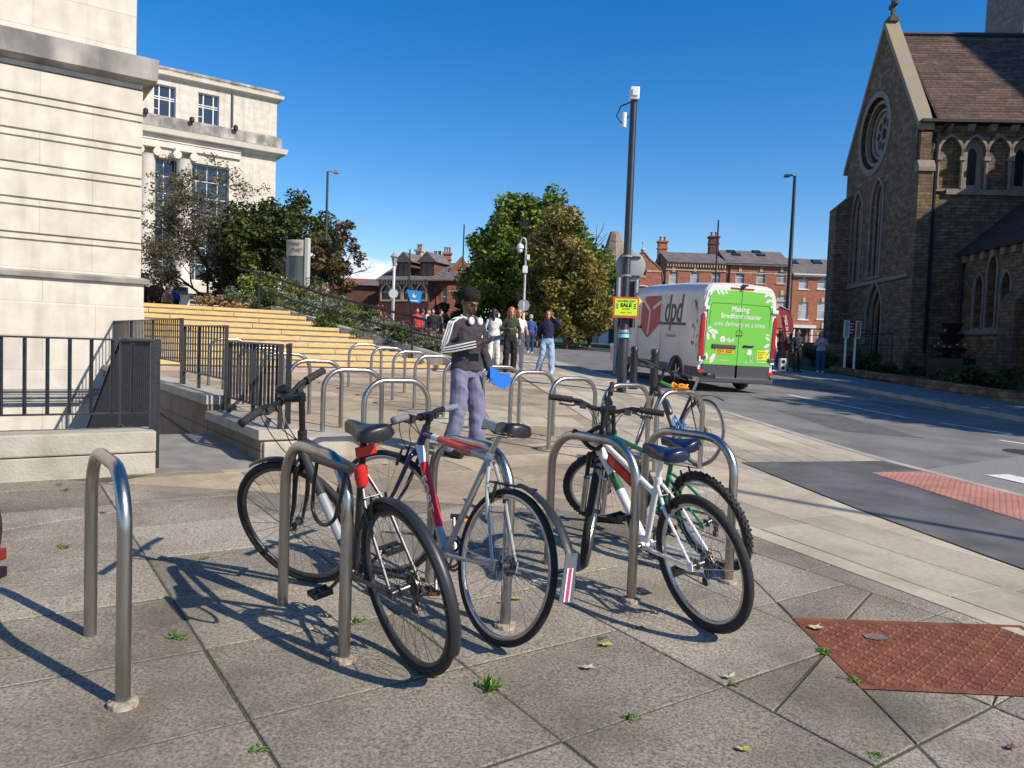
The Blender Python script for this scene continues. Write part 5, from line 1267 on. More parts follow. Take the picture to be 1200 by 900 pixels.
text('lettering', 'SU', .9, m_white, tt, Matrix.Translation((T3(968, 382)[0]-x0, -.06, T3(968, 382)[1])) @ Matrix.Rotation(PI/2, 4, 'X'), .02, bold=.02)
# curved gable house
xg0, _ = T3(690, 320); xg1, zg_e = T3(776, 328); t = thing('gabled_house', 'brick house with a curved gable and finial beside the tree', 'house', (xg0, DT, 0)); 
def G(px, py): x, z = T3(px, py); return (x-xg0, z)
W2 = xg1-xg0; apx = G(753.5, 296.5); right = [G(776, 330), G(776.5, 324), G(774.5, 317), G(771, 312.5), G(766, 308), G(761.5, 304.5), G(758, 300), G(756, 297)]; left = [(2*apx[0]-p[0], p[1]) for p in right[::-1]]
hol = [[G(749, 322), G(757, 322), G(757, 309), G(753, 305), G(749, 309)], ]
outer = [(left[-1][0], zbase), (W2, zbase)]+right+[apx]+left[1:]
mb = MB(); wall_x(mb, outer, [hol[0]] if True else [], 0, .35); mb.box(left[-1][0]+.02, .36, zbase, W2-.02, 9, G(776, 330)[1]); mb.build('wall', m_brick, t, smooth=False)
mb = MB()
cop = [G(776, 330)]+right[1:]+[apx]+left[:-1]
mb.tube([(p[0], .1, p[1]) for p in cop], .16, 6); mb.build('coping', mat('dark_coping', (.12, .07, .05), rough=.8), t)
mb = MB(); mb.lathe([(.08, 0), (.2, .15), (.28, .4), (.08, .65), (.05, 1.1), (.12, 1.2), (.02, 1.7)], 10, (apx[0], .1, apx[1])); mb.build('finial', m_stonetrim, t)
for px, py0, py1 in ((748, 330, 338), (760, 334, 350)): a, b = G(px, py0), G(px, py1); 
g0 = G(753, 322); add_window(t, g0[0], g0[1], .8, 1.6, .2, m_white, 'sash')
mb = MB(); a = G(758, 318.5); mb.box(a[0], -.06, a[1], W2-.2, -.003, a[1]+.18); a = G(747, 325); mb.box(a[0]-1, -.08, a[1], a[0]+1, -.003, a[1]+.15); mb.build('string_course', m_lint, t, smooth=False)
a = G(752, 343); P_ = arc((a[0], a[1]-1.2), 2.0, rad(15), rad(165), 14); mb = MB(); mb.tube([(p[0], -.02, p[1]) for p in P_], .14, 6); mb.build('window_arch', m_lint, t)
mb = MB(); mb.box(a[0]-1.5, -.02, a[1]-2.2, a[0]+1.5, -.004, a[1]-.2); mb.build('window', m_glass, t, smooth=False)
mb = MB(); mb.add([(.3, .3, 5), (W2-.3, .3, 5), (W2-.3, 9, 5), (.3, 9, 5), (apx[0]-1.0, 4.6, apx[1]-1.6), (apx[0]+3.5, 4.6, apx[1]-2.2)], [(3, 2, 1, 0), (0, 1, 5, 4), (1, 2, 5), (2, 3, 4, 5), (3, 0, 4)]); mb.build('roof', m_slate, t, smooth=False)
# stone spire behind the tree
p = at(721, 272, 112); t = thing('stone_spire', 'truncated stone spire rising behind the tree', 'spire', (p.x, 112, 0)); h = p.z
mb = MB(); n = 8; q = [(2.9, 0), (2.9, h-7), (.75, h)]; mb.lathe(q, 8, (0, 0, 0)); mb.build('spire_body', brickmat('spire_stone', (.3, .24, .17), (.22, .18, .14), (.15, .12, .1), .5, .3, .01, vec='auto'), t, smooth=False)

# ------------------------------------------------------------------ dark red building on the left, seen over the bank
DL = 74.0; oL = at(444, 328, DL); aL = rad(-22)
def onL(px, py): return on_wall(px, py, (oL.x, oL.y), aL)
t = thing('brick_building', 'dark red brick building with dormers and arched pale trimmed windows', 'building', (oL.x, oL.y, 0), aL)
ze = onL(444, 328)[1]; W1_ = onL(503, 330)[0]
wn = []
for px in (452.7, 464.7, 478.7, 494): u, z = onL(px, 334); wn.append((u, onL(px, 351)[1], .95, z-onL(px, 351)[1]))
holes = [pointed(u, z, w_, h, 1.0, 5) for u, z, w_, h in wn]
mb = MB(); wall_x(mb, [(0, 0), (W1_, 0), (W1_, ze), (0, ze)], holes, 0, .3); mb.box(0, .31, 0, W1_, 10, ze-.01); mb.build('wall', m_brickd, t, smooth=False)
for u, z, w_, h in wn:
    mb = MB(); P_ = pointed(u, z, w_, h, 1.0, 5); mb.prism(offset_poly(P_, .17), WX(-.04), 0, .035, [P_]); wo = mb.build('window', m_stonetrim, t, smooth=False)
    mb = MB(); mb.prism(P_, WX(.15), 0, .02); mb.build('pane', m_glass, wo, smooth=False)
    mb = MB(); mb.box(u-w_/2, .1, z+h*.5, u+w_/2, .16, z+h*.5+.06); mb.build('sash_bar', m_white, wo, smooth=False)
mb = MB()
for i in range(18): mb.box(W1_*i/18+.05, -.2, ze-.42, W1_*i/18+.2, -.003, ze-.12)
mb.box(0, -.26, ze-.1, W1_, -.003, ze+.02); mb.build('eaves_brackets', m_stonetrim, t, smooth=False)
zr = onL(480, 309)[1]+.5
mb = MB(); gable_roof(mb, -.2, W1_+2.5, 0, 8, ze+.15, zr, .3); mb.build('roof', m_slate, t, smooth=False)
for px in (469.5, 497): 
    u, z = onL(px, 319); hh = 1.05; mb = MB(); mb.box(u-.75, .55, ze+.3, u+.75, 3, z+hh); dm = mb.build('dormer', m_brickd, t, smooth=False)
    mb = MB(); mb.prism([(u-1.05, z+hh-.05), (u, z+hh+.95), (u+1.05, z+hh-.05)], WX(.35), 0, 3.4); mb.build('dormer_roof', m_slate, dm, smooth=False)
    mb = MB(); mb.box(u-.5, .53, z-.3, u-.04, .56, z+hh-.2); mb.box(u+.04, .53, z-.3, u+.5, .56, z+hh-.2); mb.build('pane', m_glass, dm, smooth=False)
u, _ = onL(464, 318); chimney(t, u, 4.5, zr-1.2, .62, .6, 2.4, m_stonetrim, 2); u, _ = onL(486, 318); chimney(t, u, 4.5, zr-.8, .9, .6, 1.3, m_stonetrim, 2)
oM = at(503, 328, DL-1); t2 = thing('brick_building', 'red brick wing with tall chimney and side gable next to the green tree', 'building', (oM.x, oM.y, 0), rad(2)); 
def onM(px, py): return on_wall(px, py, (oM.x, oM.y), rad(2))
ze2 = onM(510, 327)[1]; W3 = onM(556, 330)[0]
ws = [(onM(px, 338)[0], onM(px, 357)[1], .62, onM(px, 338)[1]-onM(px, 357)[1]) for px in (515.5, 520.5)]
mb = MB(); gx = onM(541, 300); outer = [(0, 0), (W3, 0), (W3, ze2), (gx[0]+1.6, ze2+.1), (gx[0], gx[1]), (gx[0]-1.1, ze2+.9), (gx[0]-1.1, ze2), (0, ze2)]
wall_x(mb, outer, [[(u-w_/2, z), (u+w_/2, z), (u+w_/2, z+h), (u-w_/2, z+h)] for u, z, w_, h in ws], 0, .3); mb.box(0, .31, 0, W3, 9, ze2-.02); mb.build('wall', brickmat('brick_wing', (.32, .09, .055), (.25, .075, .05), (.25, .17, .13), .24, .08, .01, vec='xz', var=.2, bump=.2), t2, smooth=False)
for u, z, w_, h in ws: add_window(t2, u, z, w_, h, .15, m_white, 'sash')
mb = MB(); zz_ = onM(520, 342)[1]; 
for a, b in ((.1, ws[0][0]-.45), (ws[1][0]+.45, W3-.2)): mb.box(a, -.05, zz_, b, -.003, zz_+.15)
mb.build('string_course', m_stonetrim, t2, smooth=False)
mb = MB(); gable_roof(mb, -.2, W3+.2, 0, 8, ze2+.1, onM(520, 314)[1]+.6, .3); mb.build('roof', m_slate, t2, smooth=False)
u, z = onM(522, 300); chimney(t2, u, 3.2, ze2+.8, .72, .7, onM(522, 294)[1]-ze2-.8, m_brick, 3)
# slate roofed block and red roof further left
p0 = at(412, 334, 80); p1 = at(450, 334, 80); t3 = thing('low_building', 'low building with hipped grey slate roof left of the dark brick building', 'building', (p0.x, 80, 0))
mb = MB(); mb.box(0, 0, 0, p1.x-p0.x+4, 8, p0.z); mb.build('wall', m_brickd, t3, smooth=False)
zt = at(440, 320, 80).z; mb = MB(); w_ = p1.x-p0.x+4; mb.add([(-.4, -.4, p0.z), (w_, -.4, p0.z), (w_, 8, p0.z), (-.4, 8, p0.z), (3.2, 4, zt), (w_, 4, zt+.6)], [(3, 2, 1, 0), (0, 1, 5, 4), (1, 2, 5), (2, 3, 4, 5), (3, 0, 4)]); mb.build('roof', m_slate, t3, smooth=False)
p0 = at(385, 336, 95); p1 = at(428, 329, 95); t4 = thing('low_building', 'far low building with a plain red tiled roof', 'building', (p0.x, 95, 0))
mb = MB(); mb.box(0, 0, 0, p1.x-p0.x, 9, p0.z); mb.build('wall', m_brickd, t4, smooth=False); mb = MB(); gable_roof(mb, -.5, p1.x-p0.x+.5, 0, 9, p0.z, p1.z+.6); mb.build('roof', mat('red_tiles', (.3, .1, .06), rough=.8, var=.2), t4, smooth=False)
# shop fronts beyond the tree
p0 = at(585, 404, 70); p1 = at(775, 404, 70); t5 = thing('shop_row', 'row of shop fronts with white piers under the big tree', 'shops', (p0.x, 70, 0)); W5 = p1.x-p0.x; zb5 = 1.4
mb = MB(); mb.box(0, 0, zb5, W5, 8, 6.0); mb.build('wall', mat('shop_dark', (.03, .03, .035), rough=.4), t5, smooth=False)
for px, w_ in ((655, 1.0), (676, .45), (684, .9), (697, .5), (707, .9), (640, .7), (725, .8)): u = at(px, 390, 70).x-p0.x; mb = MB(); mb.box(u-w_/2, -.25, zb5, u+w_/2, -.003, 4.3); mb.build('pier', m_white if px != 697 else m_stonetrim, t5, smooth=False)
mb = MB(); mb.box(0, -.3, 4.32, W5, -.003, 5.1); mb.build('fascia', mat('fascia_dark', (.04, .05, .05), rough=.5), t5, smooth=False)
mb = MB(); u = at(668, 385, 70).x-p0.x; mb.box(u-.9, -.34, 4.5, u+.3, -.302, 4.7); mb.build('shop_sign', mat('teal_sign', (.1, .4, .4), rough=.5), t5, smooth=False)
# ------------------------------------------------------------------ church
m_church = brickmat('church_stone', (.28, .185, .10), (.155, .10, .056), (.10, .072, .048), .46, .165, .014, vec='auto', var=.38, bump=.8, stain=(.10, .075, .05), wave=.09)
m_chtrim = mat('church_trim', (.22, .175, .13), rough=.85, c2=(.3, .25, .19), scale=3, detail=8, bump=.2, bscale=30)
m_coping = mat('gable_coping', (.27, .225, .165), rough=.85, c2=(.33, .26, .12), scale=.7, mixlo=.45, mixhi=.75, detail=8, bump=.2, bscale=20)
m_tile = brickmat('brown_roof_tiles', (.09, .05, .033), (.055, .033, .023), (.035, .025, .02), .3, .2, .02, vec='xz', var=.3, bump=.6)
m_dglass = mat('leaded_glass', (.012, .013, .015), rough=.35)
Cn = Vector((19.3, 38.0, 0)); CA_ = rad(-4)
tc_ = thing('church', 'sandstone church with rose window gable and brown tiled roof', 'church', (Cn.x, Cn.y, 0), CA_)
nd = (Cn.x, Cn.y)
def onN(px, py, v=0):      # nave wall plane set v in front
    o_ = (Cn.x+math.sin(CA_)*v*1.0*1, Cn.y-math.cos(CA_)*v); return on_wall(px, py, (Cn.x+v*math.sin(CA_), Cn.y-v*math.cos(CA_)), CA_)
def onG(px, py): return on_wall(px, py, nd, CA_+PI/2)
zE = onN(1085, 143)[1]; b0 = .3
GW = 9.4; zA = on_wall(1033, 27, nd, CA_+PI/2)[1]-.4
print('church eaves', zE, 'apex', zA, 'far gable u', onG(984, 194))
# gable wall in the local yz plane, outward -x
XW = lambda a, b, d: (d, a, b)
wall_g = [(0, b0), (GW, b0), (GW, zE-.3), (GW/2, zA-.3), (0, zE-.3)]
def lancet(px, pt, pb, w_, pad=0): u, zt = onG(px, pt); _, zb_ = onG(px, pb); return u, zb_, w_, zt-zb_
lan = [lancet(1030, 210, 322, 1.5), lancet(1006.5, 226, 330, 1.5)]
dr = lancet(1026, 333, 428, 2.0)
rc = onG(1025, 157); rr_ = 2.1
circ = lambda c, r, n=40: [(c[0]+r*math.cos(2*PI*i/n), c[1]+r*math.sin(2*PI*i/n)) for i in range(n)]
holes = [circ(rc, rr_)]+[pointed(u, z, w_, h) for u, z, w_, h in lan]+[pointed(dr[0], b0+.05, dr[2], dr[1]+dr[3]-b0-.05)]
mb = MB(); mb.prism(wall_g, XW, 0, .8, holes); mb.box(.0, .9 if False else .82, b0, 22, GW, b0+.01); mb.build('gable_wall', m_church, tc_, smooth=False)
for i, r in enumerate((rr_, rr_*.84, rr_*.66)):
    mb = MB(); mb.prism(circ(rc, r-.001 if i else r+.16), XW, -.05+.22*i, .17+.22*i if i else .0, [circ(rc, r-.17)]); 
    rw = mb.build('rose_moulding', m_chtrim, tc_, smooth=False)
mb = MB(); mb.prism(circ(rc, rr_*.99), XW, .6, .7, [circ(rc, rr_*.55, 32)]); mb.build('rose_wall', m_church, tc_, smooth=False)
mb = MB()
ri = rr_*.55
holes = [circ((rc[0]+ri*.62*math.cos(2*PI*i/8), rc[1]+ri*.62*math.sin(2*PI*i/8)), ri*.21, 12) for i in range(8)]+[circ(rc, ri*.28, 14)]
mb.prism(circ(rc, ri+.02, 32), XW, .5, .62, holes); rt = mb.build('rose_tracery', m_chtrim, tc_, smooth=False); mb = MB(); mb.prism(circ(rc, ri, 32), XW, .63, .66); mb.build('pane', m_dglass, rt, smooth=False)
for u, z, w_, h in lan:
    mb = MB(); P_ = pointed(u, z, w_, h); mb.prism(offset_poly(P_, .16), XW, -.06, -.002, [P_]); lw_ = mb.build('lancet', m_chtrim, tc_, smooth=False)
    P2 = pointed(u, z, w_*.72, h*.96); mb = MB(); mb.prism(pointed(u, z, w_*.995, h*.998), XW, .12, .2, [P2]); mb.build('reveal', m_chtrim, lw_, smooth=False)
    P3 = pointed(u, z, w_*.42, h*.9); mb = MB(); mb.prism(offset_poly(P2, -.002), XW, .28, .36, [P3]); mb.build('inner_reveal', m_chtrim, lw_, smooth=False)
    mb = MB(); mb.prism(P2, XW, .5, .54); mb.build('blind_panel', m_chtrim, lw_, smooth=False)
zdt = dr[1]+dr[3]; u = dr[0]
for i, f_ in enumerate((1, .82, .64)):
    P_ = pointed(u, b0+.05, dr[2]*f_, (zdt-b0)*(.99 if i else 1)*(1-.06*i)); Po = offset_poly(P_, .16) if i == 0 else pointed(u, b0+.05, dr[2]*(.995, .995, .815)[i], (zdt-b0)*(1-.06*(i-1))*.99)
    mb = MB(); mb.prism(Po, XW, -.06+.2*i, .0 if i == 0 else .2*i+.06, [P_]); da = mb.build('door_arch', m_chtrim, tc_, smooth=False)
mb = MB(); mb.prism(pointed(u, b0+.05, dr[2]*.99, (zdt-b0)*.985), XW, .66, .74); mb.build('door', mat('church_door', (.09, .06, .035), rough=.7), tc_, smooth=False)
z1 = onG(1013, 330)[1]; mb = MB(); mb.box(-.12, .05, z1-.25, -.002, GW-.5, z1-.05); mb.build('string_course', m_chtrim, tc_, smooth=False)
# far corner buttress
zbt = onG(981, 238)[1]
mb = MB(); mb.box(-.9, GW-1.1, b0, -.003, GW+.1, zbt-.8); mb.prism([(-.9, zbt-.8), (-.003, zbt-.8), (-.003, zbt)], lambda a, b, d: (a, d, b), GW-1.1, GW+.1); mb.build('buttress', m_church, tc_, smooth=False)
# coping along the gable, cross
mb = MB()
for sgn in (0, 1):
    y0_, y1_ = (-.35, GW/2) if sgn == 0 else (GW+.35, GW/2); z0_ = zE-.1; z1_ = zA+.25
    mb.add([(-.12, y0_, z0_), (.62, y0_, z0_), (.62, y1_, z1_), (-.12, y1_, z1_), (-.12, y0_, z0_-.35), (.62, y0_, z0_-.35), (.62, y1_, z1_-.42), (-.12, y1_, z1_-.42)], [(0, 1, 2, 3), (7, 6, 5, 4), (0, 4, 5, 1), (1, 5, 6, 2), (2, 6, 7, 3), (3, 7, 4, 0)])
mb.build('gable_coping', m_coping, tc_, smooth=False)
mb = MB(); cy_ = GW/2; mb.box(.05, cy_-.28, zA+.1, .55, cy_+.28, zA+.4); mb.box(.2, cy_-.11, zA+.4, .42, cy_+.11, zA+1.6); mb.box(.2, cy_-.42, zA+.95, .42, cy_+.42, zA+1.17); mb.build('gable_cross', mat('dark_stone', (.1, .09, .08), rough=.9), tc_, smooth=False, bevel=.03)
# nave wall
LN = 16.0
zs_ = onN(1150, 228)[1]; arcs = []
for px in (1113, 1141.5, 1170, 1198, 1226):
    u = onN(px, 190)[0]; arcs.append(u)
zat = onN(1141, 158)[1]; zab = onN(1141, 222)[1]; aw = 1.02
holes = [pointed(u, zab, aw, zat-zab-.12, 1.0) for u in arcs]
mb = MB(); wall_x(mb, [(0.002, b0), (LN, b0), (LN, zE-.05), (.002, zE-.05)], holes, 0, .5); mb.box(1.0, 8.6, b0, LN, GW, zE-.1); mb.build('nave_wall', m_church, tc_, smooth=False)
for i, u in enumerate(arcs):
    P_ = pointed(u, zab, aw, zat-zab-.12, 1.0); mb = MB(); mb.prism([p for p in offset_poly(P_, .13)], WX(-.09), 0, .085, [P_]); ar = mb.build('blind_arch', m_chtrim, tc_, smooth=False)
    mb = MB(); P2 = pointed(u, zab, aw*.995, zat-zab-.125, 1.0); P3 = pointed(u, zab+.25, .45, (zat-zab)*.68, 1.0)
    mb.prism(P2, WX(.2), 0, .12, [P3] if i % 2 else []); mb.build('arch_infill', m_chtrim if i % 2 else m_church, ar, smooth=False)
    if i % 2: mb = MB(); mb.prism(P3, WX(.28), 0, .03); mb.build('pane', m_dglass, ar, smooth=False)
for i in range(5):
    u = arcs[i]-.62 if i else arcs[0]-.6; mb = MB(); zsp = zab+(zat-zab)*.55; mb.tube([(u, -.12, zab), (u, -.12, zsp-.1)], .07, 8); mb.box(u-.15, -.24, zsp-.1, u+.15, -.095, zsp+.08); mb.build('colonnette', m_chtrim, tc_)
mb = MB(); mb.box(1.45, -.15, zs_-.05, LN, -.003, zs_+.22); mb.build('string_course', m_chtrim, tc_, smooth=False)
mb = MB(); mb.box(-.02, -.55, zE-.12, LN, -.02, zE+.02); mb.build('gutter', m_iron, tc_, smooth=False)
for i in range(14): 
    u = .35+1.02*i; mb = MB(); mb.prism([(-.35, zE-.15), (-.003, zE-.15), (-.003, zE-.5), (-.2, zE-.42)], lambda a, b, d, u=u: (u+d, a, b), -.17, .17); mb.build('corbel', m_chtrim, tc_, smooth=False)
# corner buttress of the nave wall
uB = onN(1089, 300, .5)[0]; zbb = onN(1080, 200, .4)[1]; zbm = onN(1080, 188, .4)[1]
mb = MB(); mb.box(.002, -.42, b0, uB, -.003, zbb-.02); mb.box(.06, -.28, zbm, uB-.12, -.003, zE-.55); mb.build('buttress', m_church, tc_, smooth=False)
mb = MB(); mb.prism([(-.5, zbb-.02), (-.5, zbb+.16), (-.29, zbm+.05), (-.005, zbm+.05), (-.005, zbb-.02)], lambda a, b, d: (d, a, b), -.05, uB+.05); mb.build('buttress_weathering', m_chtrim, tc_, smooth=False)
mb = MB(); ud = uB+.17; mb.tube([(ud+.5, -.35, zE-.12), (ud+.3, -.3, zE-.35), (ud, -.2, zE-.55), (ud, -.2, b0)], .085, 8); mb.build('drainpipe', m_iron, tc_)
# roof
mb = MB(); z0_ = zE-.02; y0_ = -.5; zr_ = zA-.55; sl = (zr_-z0_)/(GW/2-y0_)
mb.add([(.7, y0_, z0_), (LN+6, y0_, z0_), (LN+6, GW/2, zr_), (.7, GW/2, zr_), (LN+6, GW+.5, z0_), (.7, GW+.5, z0_)], [(0, 1, 2, 3), (3, 2, 4, 5)])
mb.build('roof', m_tile, tc_, smooth=False)
rng = random.Random(4); mb = MB(); nrow = 34
for r in range(nrow):        # proud tile courses
    a = r/nrow; y = y0_+(GW/2-y0_)*a; z = z0_+(zr_-z0_)*a; y2 = y0_+(GW/2-y0_)*(a+.9/nrow); z2 = z0_+(zr_-z0_)*(a+.9/nrow)
    x = .8
    while x < LN+5:
        l_ = rng.uniform(.25, 1.4); dz = rng.uniform(.012, .045); mb.add([(x, y, z+dz), (x+l_-.01, y, z+dz), (x+l_-.01, y2, z2+.004), (x, y2, z2+.004), (x, y, z-.01), (x+l_-.01, y, z-.01)], [(0, 1, 2, 3), (0, 4, 5, 1)]); x += l_
mb.build('tile_courses', mat('weathered_tiles', (.055, .032, .022), rough=.85, c2=(.115, .066, .045), scale=5, island=True, bump=.3), tc_, smooth=False, fix=False)
mb = MB(); mb.tube([(.7, GW/2, zr_+.05), (LN+6, GW/2, zr_+.05)], .14, 8); mb.build('ridge', m_iron, tc_)
# tower behind
uT, zT = on_wall(1141, 30, (Cn.x+.07*14, Cn.y+14), CA_)
mb = MB(); x0_ = uT+3.2; mb.box(x0_, 14, b0, x0_+9, 19, zT+14); mb.box(x0_-.25, 13.7, b0, x0_+1.0, 15, zT+14); mb.box(x0_+2.3, 13.55, b0, x0_+3.8, 13.95, zT+14); mb.build('tower', brickmat('tower_stone', (.24, .21, .17), (.2, .175, .14), (.1, .09, .08), .5, .28, .01, vec='auto', var=.3), tc_, smooth=False)
# projecting chapel on the right with its west wall facing the street
uC, _ = onN(1122, 400); zc1 = onN(1122, 296)[1]
YL = -9.0
def onC(px, py): return on_wall(px, py, (Cn.x+math.cos(CA_)*uC, Cn.y+math.sin(CA_)*uC), CA_-PI/2)
wl = []
for px, pt, pb in ((1149, 322, 384), (1165.5, 299, 385), (1181, 318, 384)): u, zt = onC(px, pt); _, zb_ = onC(px, pb); wl.append((-u, onC(1160, 384)[1], .72, zt-onC(1160, 384)[1]))
mb = MB(); mb.prism([(0, b0), (YL, b0), (YL, zc1), (0, zc1)], lambda a, b, d: (uC+d, a, b), 0, .5, [pointed(u, z, w_, h) for u, z, w_, h in wl]); mb.box(uC+.51, YL, b0, uC+9, -.002, zc1-.05); mb.build('chapel_wall', m_church, tc_, smooth=False)
for u, z, w_, h in wl:
    P_ = pointed(u, z, w_, h); mb = MB(); mb.prism(offset_poly(P_, .12), lambda a, b, d: (uC+d, a, b), -.07, -.002, [P_]); lw_ = mb.build('lancet', m_chtrim, tc_, smooth=False); mb = MB(); mb.prism(P_, lambda a, b, d: (uC+d, a, b), .3, .34); mb.build('pane', mat('dusty_glass', (.06, .05, .045), rough=.5), lw_, smooth=False)
mb = MB(); zsl = wl[0][1]; mb.box(uC-.14, YL, zsl-.3, uC-.002, -.3, zsl-.1); mb.build('string_course', m_chtrim, tc_, smooth=False)
for i in range(10): y = -.4-.85*i; mb = MB(); mb.box(uC-.2, y-.18, zc1-.55, uC-.002, y+.18, zc1-.2); mb.build('corbel', m_chtrim, tc_, smooth=False)
mb = MB(); zq = zc1+2.4; mb.add([(uC-.35, .0, zc1-.1), (uC-.35, YL-.4, zc1-.1), (uC+4.5, YL-.4, zc1+4.2), (uC+4.5, 0, zc1+4.2), (uC+9.3, 0, zc1-.1), (uC+9.3, YL-.4, zc1-.1)], [(0, 1, 2, 3), (3, 2, 5, 4)]); 
mb.add([(uC-.35, .0, zc1-.22), (uC-.35, YL-.4, zc1-.22), (uC-.35, YL-.4, zc1-.1), (uC-.35, 0, zc1-.1)], [(0, 1, 2, 3)]); mb.prism([(uC, zc1-.1), (uC+9, zc1-.1), (uC+4.5, zc1+4)], lambda a, b, d: (a, YL+d, b), 0, .5); mb.build('chapel_roof', brickmat('dark_roof_tiles', (.1, .055, .04), (.075, .045, .035), (.03, .02, .02), .3, .2, .02, vec='auto', var=.3), tc_, smooth=False)
ub = onC(1185, 400)[0]; mb = MB(); mb.box(uC-.55, -ub-1.1, b0, uC-.003, -ub+.1, 4.0); mb.prism([(uC-.55, 4.0), (uC-.003, 4.0), (uC-.003, 4.7)], lambda a, b, d: (a, d, b), -ub-1.1, -ub+.1); mb.build('buttress', m_church, tc_, smooth=False)
mb = MB(); mb.tube([(uC-.15, -.25, zc1-.3), (uC-.15, -.25, b0)], .07, 8); mb.build('drainpipe', m_iron, tc_)
mb = MB(); mb.box(-.35, -.75, b0-.2, uB+.15, -.0045, b0+1.45); mb.box(-.2, .3, b0-.2, -.0035, GW, b0+.75); mb.build('plinth', m_church, tc_, smooth=False)

# unseen gabled block and spire, added right of view to shade nave wall and roof
mb = MB(); mb.box(6.6, -14, b0, 22, -4.6, 14.0); mb.prism([(6.2, 13.9), (22.4, 13.9), (14.3, 20.0)], lambda a, b, d: (a, -14.3+d, b), 0, 10); mb.build('shade_gable', m_church, tc_, smooth=False)
mb = MB(); mb.lathe([(5, b0), (5, 32.5), (5.2, 32.6), (.1, 48)], 8, (30.4, -8.1, 0)); mb.build('shade_spire', m_church, tc_, smooth=False)
# boundary wall, hedge, noticeboard, planter
def poly3(pts): return [at(px, py, D) for px, py, D in pts]
t = thing('boundary_wall', 'low dark stone wall with a rail behind the two people on the far pavement', 'wall', (0, 0, 0))
a = Vector((13.6, 44, 0)); b = Vector((18.9, 41, 0)); mb = MB(); wallseg(mb, a.xy, b.xy, .35, .4, 2.15); mb.build('wall_body', m_church, t, smooth=False)
mb = MB(); mb.tube([Vector((13.6, 44, 2.9)), Vector((18.9, 41, 2.9))], .03, 6); mb.tube([Vector((13.6, 44, 2.55)), Vector((18.9, 41, 2.55))], .02, 6)
for i in range(5): p = a.lerp(b, i/4); mb.tube([(p.x, p.y, 2.1), (p.x, p.y, 2.92)], .03, 6)
mb.build('rail', m_iron, t)
t = thing('church_railing', 'thin dark railing in front of the church door', 'railing', (0, 0, 0))
mb = MB(); p = at(1005, 392, 36); q = at(1046, 391, 36); mb.tube([p, q], .03, 6); p2 = at(1005, 405, 36); q2 = at(1046, 404, 36); mb.tube([p2, q2], .02, 6)
for f_ in (0, .5, 1): r_ = p.lerp(q, f_); mb.tube([(r_.x, r_.y, .6), r_], .03, 6)
mb.build('rail', m_iron, t)
kw = thing('kerb_wall', 'low rough stone edging along the back of the far pavement', 'wall', (0, 0, 0)); mb = MB(); wallseg(mb, (13.62, 14), (13.5, 24), -.3, 0, zg(13.6, 14)+.28, zg(13.5, 24)+.28); wallseg(mb, (13.5, 24), (13.6, 33), -.3, 0.2, zg(13.6, 24)+.28, zg(13.6, 33)+.25); mb.build('wall_body', m_church, kw, smooth=False)
nb = at(998, 386, 34); t = thing('noticeboard', 'white framed church noticeboard on two white posts', 'noticeboard', (nb.x, nb.y, zg(nb.x, nb.y)), rad(8)); g0 = zg(nb.x, nb.y)
h0 = nb.z-.38-g0; h1 = nb.z+.38-g0
for u in (-.25, .2): mb = MB(); mb.box(u-.035, -.03, 0, u+.035, .03, h0); mb.build('post', m_white, t, smooth=False)
mb = MB(); mb.box(-.4, -.05, h0, .4, .05, h1); bd = mb.build('board', mat('maroon_board', (.11, .015, .03), rough=.5), t, smooth=False)
for a_, b_, m_ in ((-.4, -.14, 'paper'), (.14, .4, 'brown')):
    mb = MB(); mb.box(a_, -.075, h0, b_, -.052, h1); pf = mb.build('case_frame', m_white, bd, smooth=False); mb = MB(); mb.box(a_+.04, -.08, h0+.04, b_-.04, -.077, h1-.04); mb.build('notice', mat('pale_notice', (.3, .35, .38), rough=.4) if m_ == 'paper' else mat('brown_notice', (.35, .18, .05), rough=.4), pf, smooth=False)
mb = MB(); 
for i, w_ in enumerate((.16, .1, .18, .12)): mb.box(-.1, -.058, h1-.16-.13*i, -.1+w_, -.052, h1-.12-.13*i)
mb.build('lettering', m_white, bd, smooth=False)
p = at(1112, 437, 33); p.z = zg(p.x, p.y); t = thing('tiered_planter', 'black three tier flower planter against the church wall', 'planter', tuple(p))
mb = MB(); mb.lathe([(.95, 0), (1.0, .9), (.9, .92)], 8); mb.build('base_box', m_blackpl, t, smooth=False)
for z, r in ((1.15, .62), (1.75, .5), (2.2, .42)):
    mb = MB(); mb.lathe([(.12, z-.45), (.12, z-.25), (r*.6, z-.2), (r, z+.15), (r+.03, z+.2), (r-.06, z+.2), (r-.1, z+.1)], 16); mb.build('bowl', m_blackpl, t)
m_flw = mat('pink_flowers', (.6, .25, .35), rough=.6); m_flr = mat('red_flowers', (.4, .02, .02), rough=.6); m_fol = leafmat('planter_foliage', (.03, .07, .015), (.06, .12, .03), 5)
for z, r, n in ((.98, .95, 260), (1.35, .6, 110), (1.95, .48, 60)):
    mb = MB()
    for i in range(n):
        a = random.uniform(0, 2*PI); q = Vector((r*math.sqrt(random.random())*math.cos(a), r*math.sqrt(random.random())*math.sin(a), z+random.uniform(-.1, .22))); v = Vector((random.gauss(0, 1), random.gauss(0, 1), random.gauss(0, 1))).normalized()*.06; w_ = v.orthogonal().normalized()*.035; mb.add([q-v, q+w_, q+v, q-w_], [(0, 1, 2, 3)])
    fo = mb.build('foliage', m_fol, t, smooth=False, fix=False)
    mb = MB()
    for i in range(n//9):
        a = random.uniform(0, 2*PI); q = Vector((r*1.0*math.cos(a), r*1.0*math.sin(a), z+random.uniform(0, .2))); mb.sphere(q, .045, 4)
    mb.build('flowers', m_flw if z > 1.2 else m_flr, fo, smooth=False, fix=False)
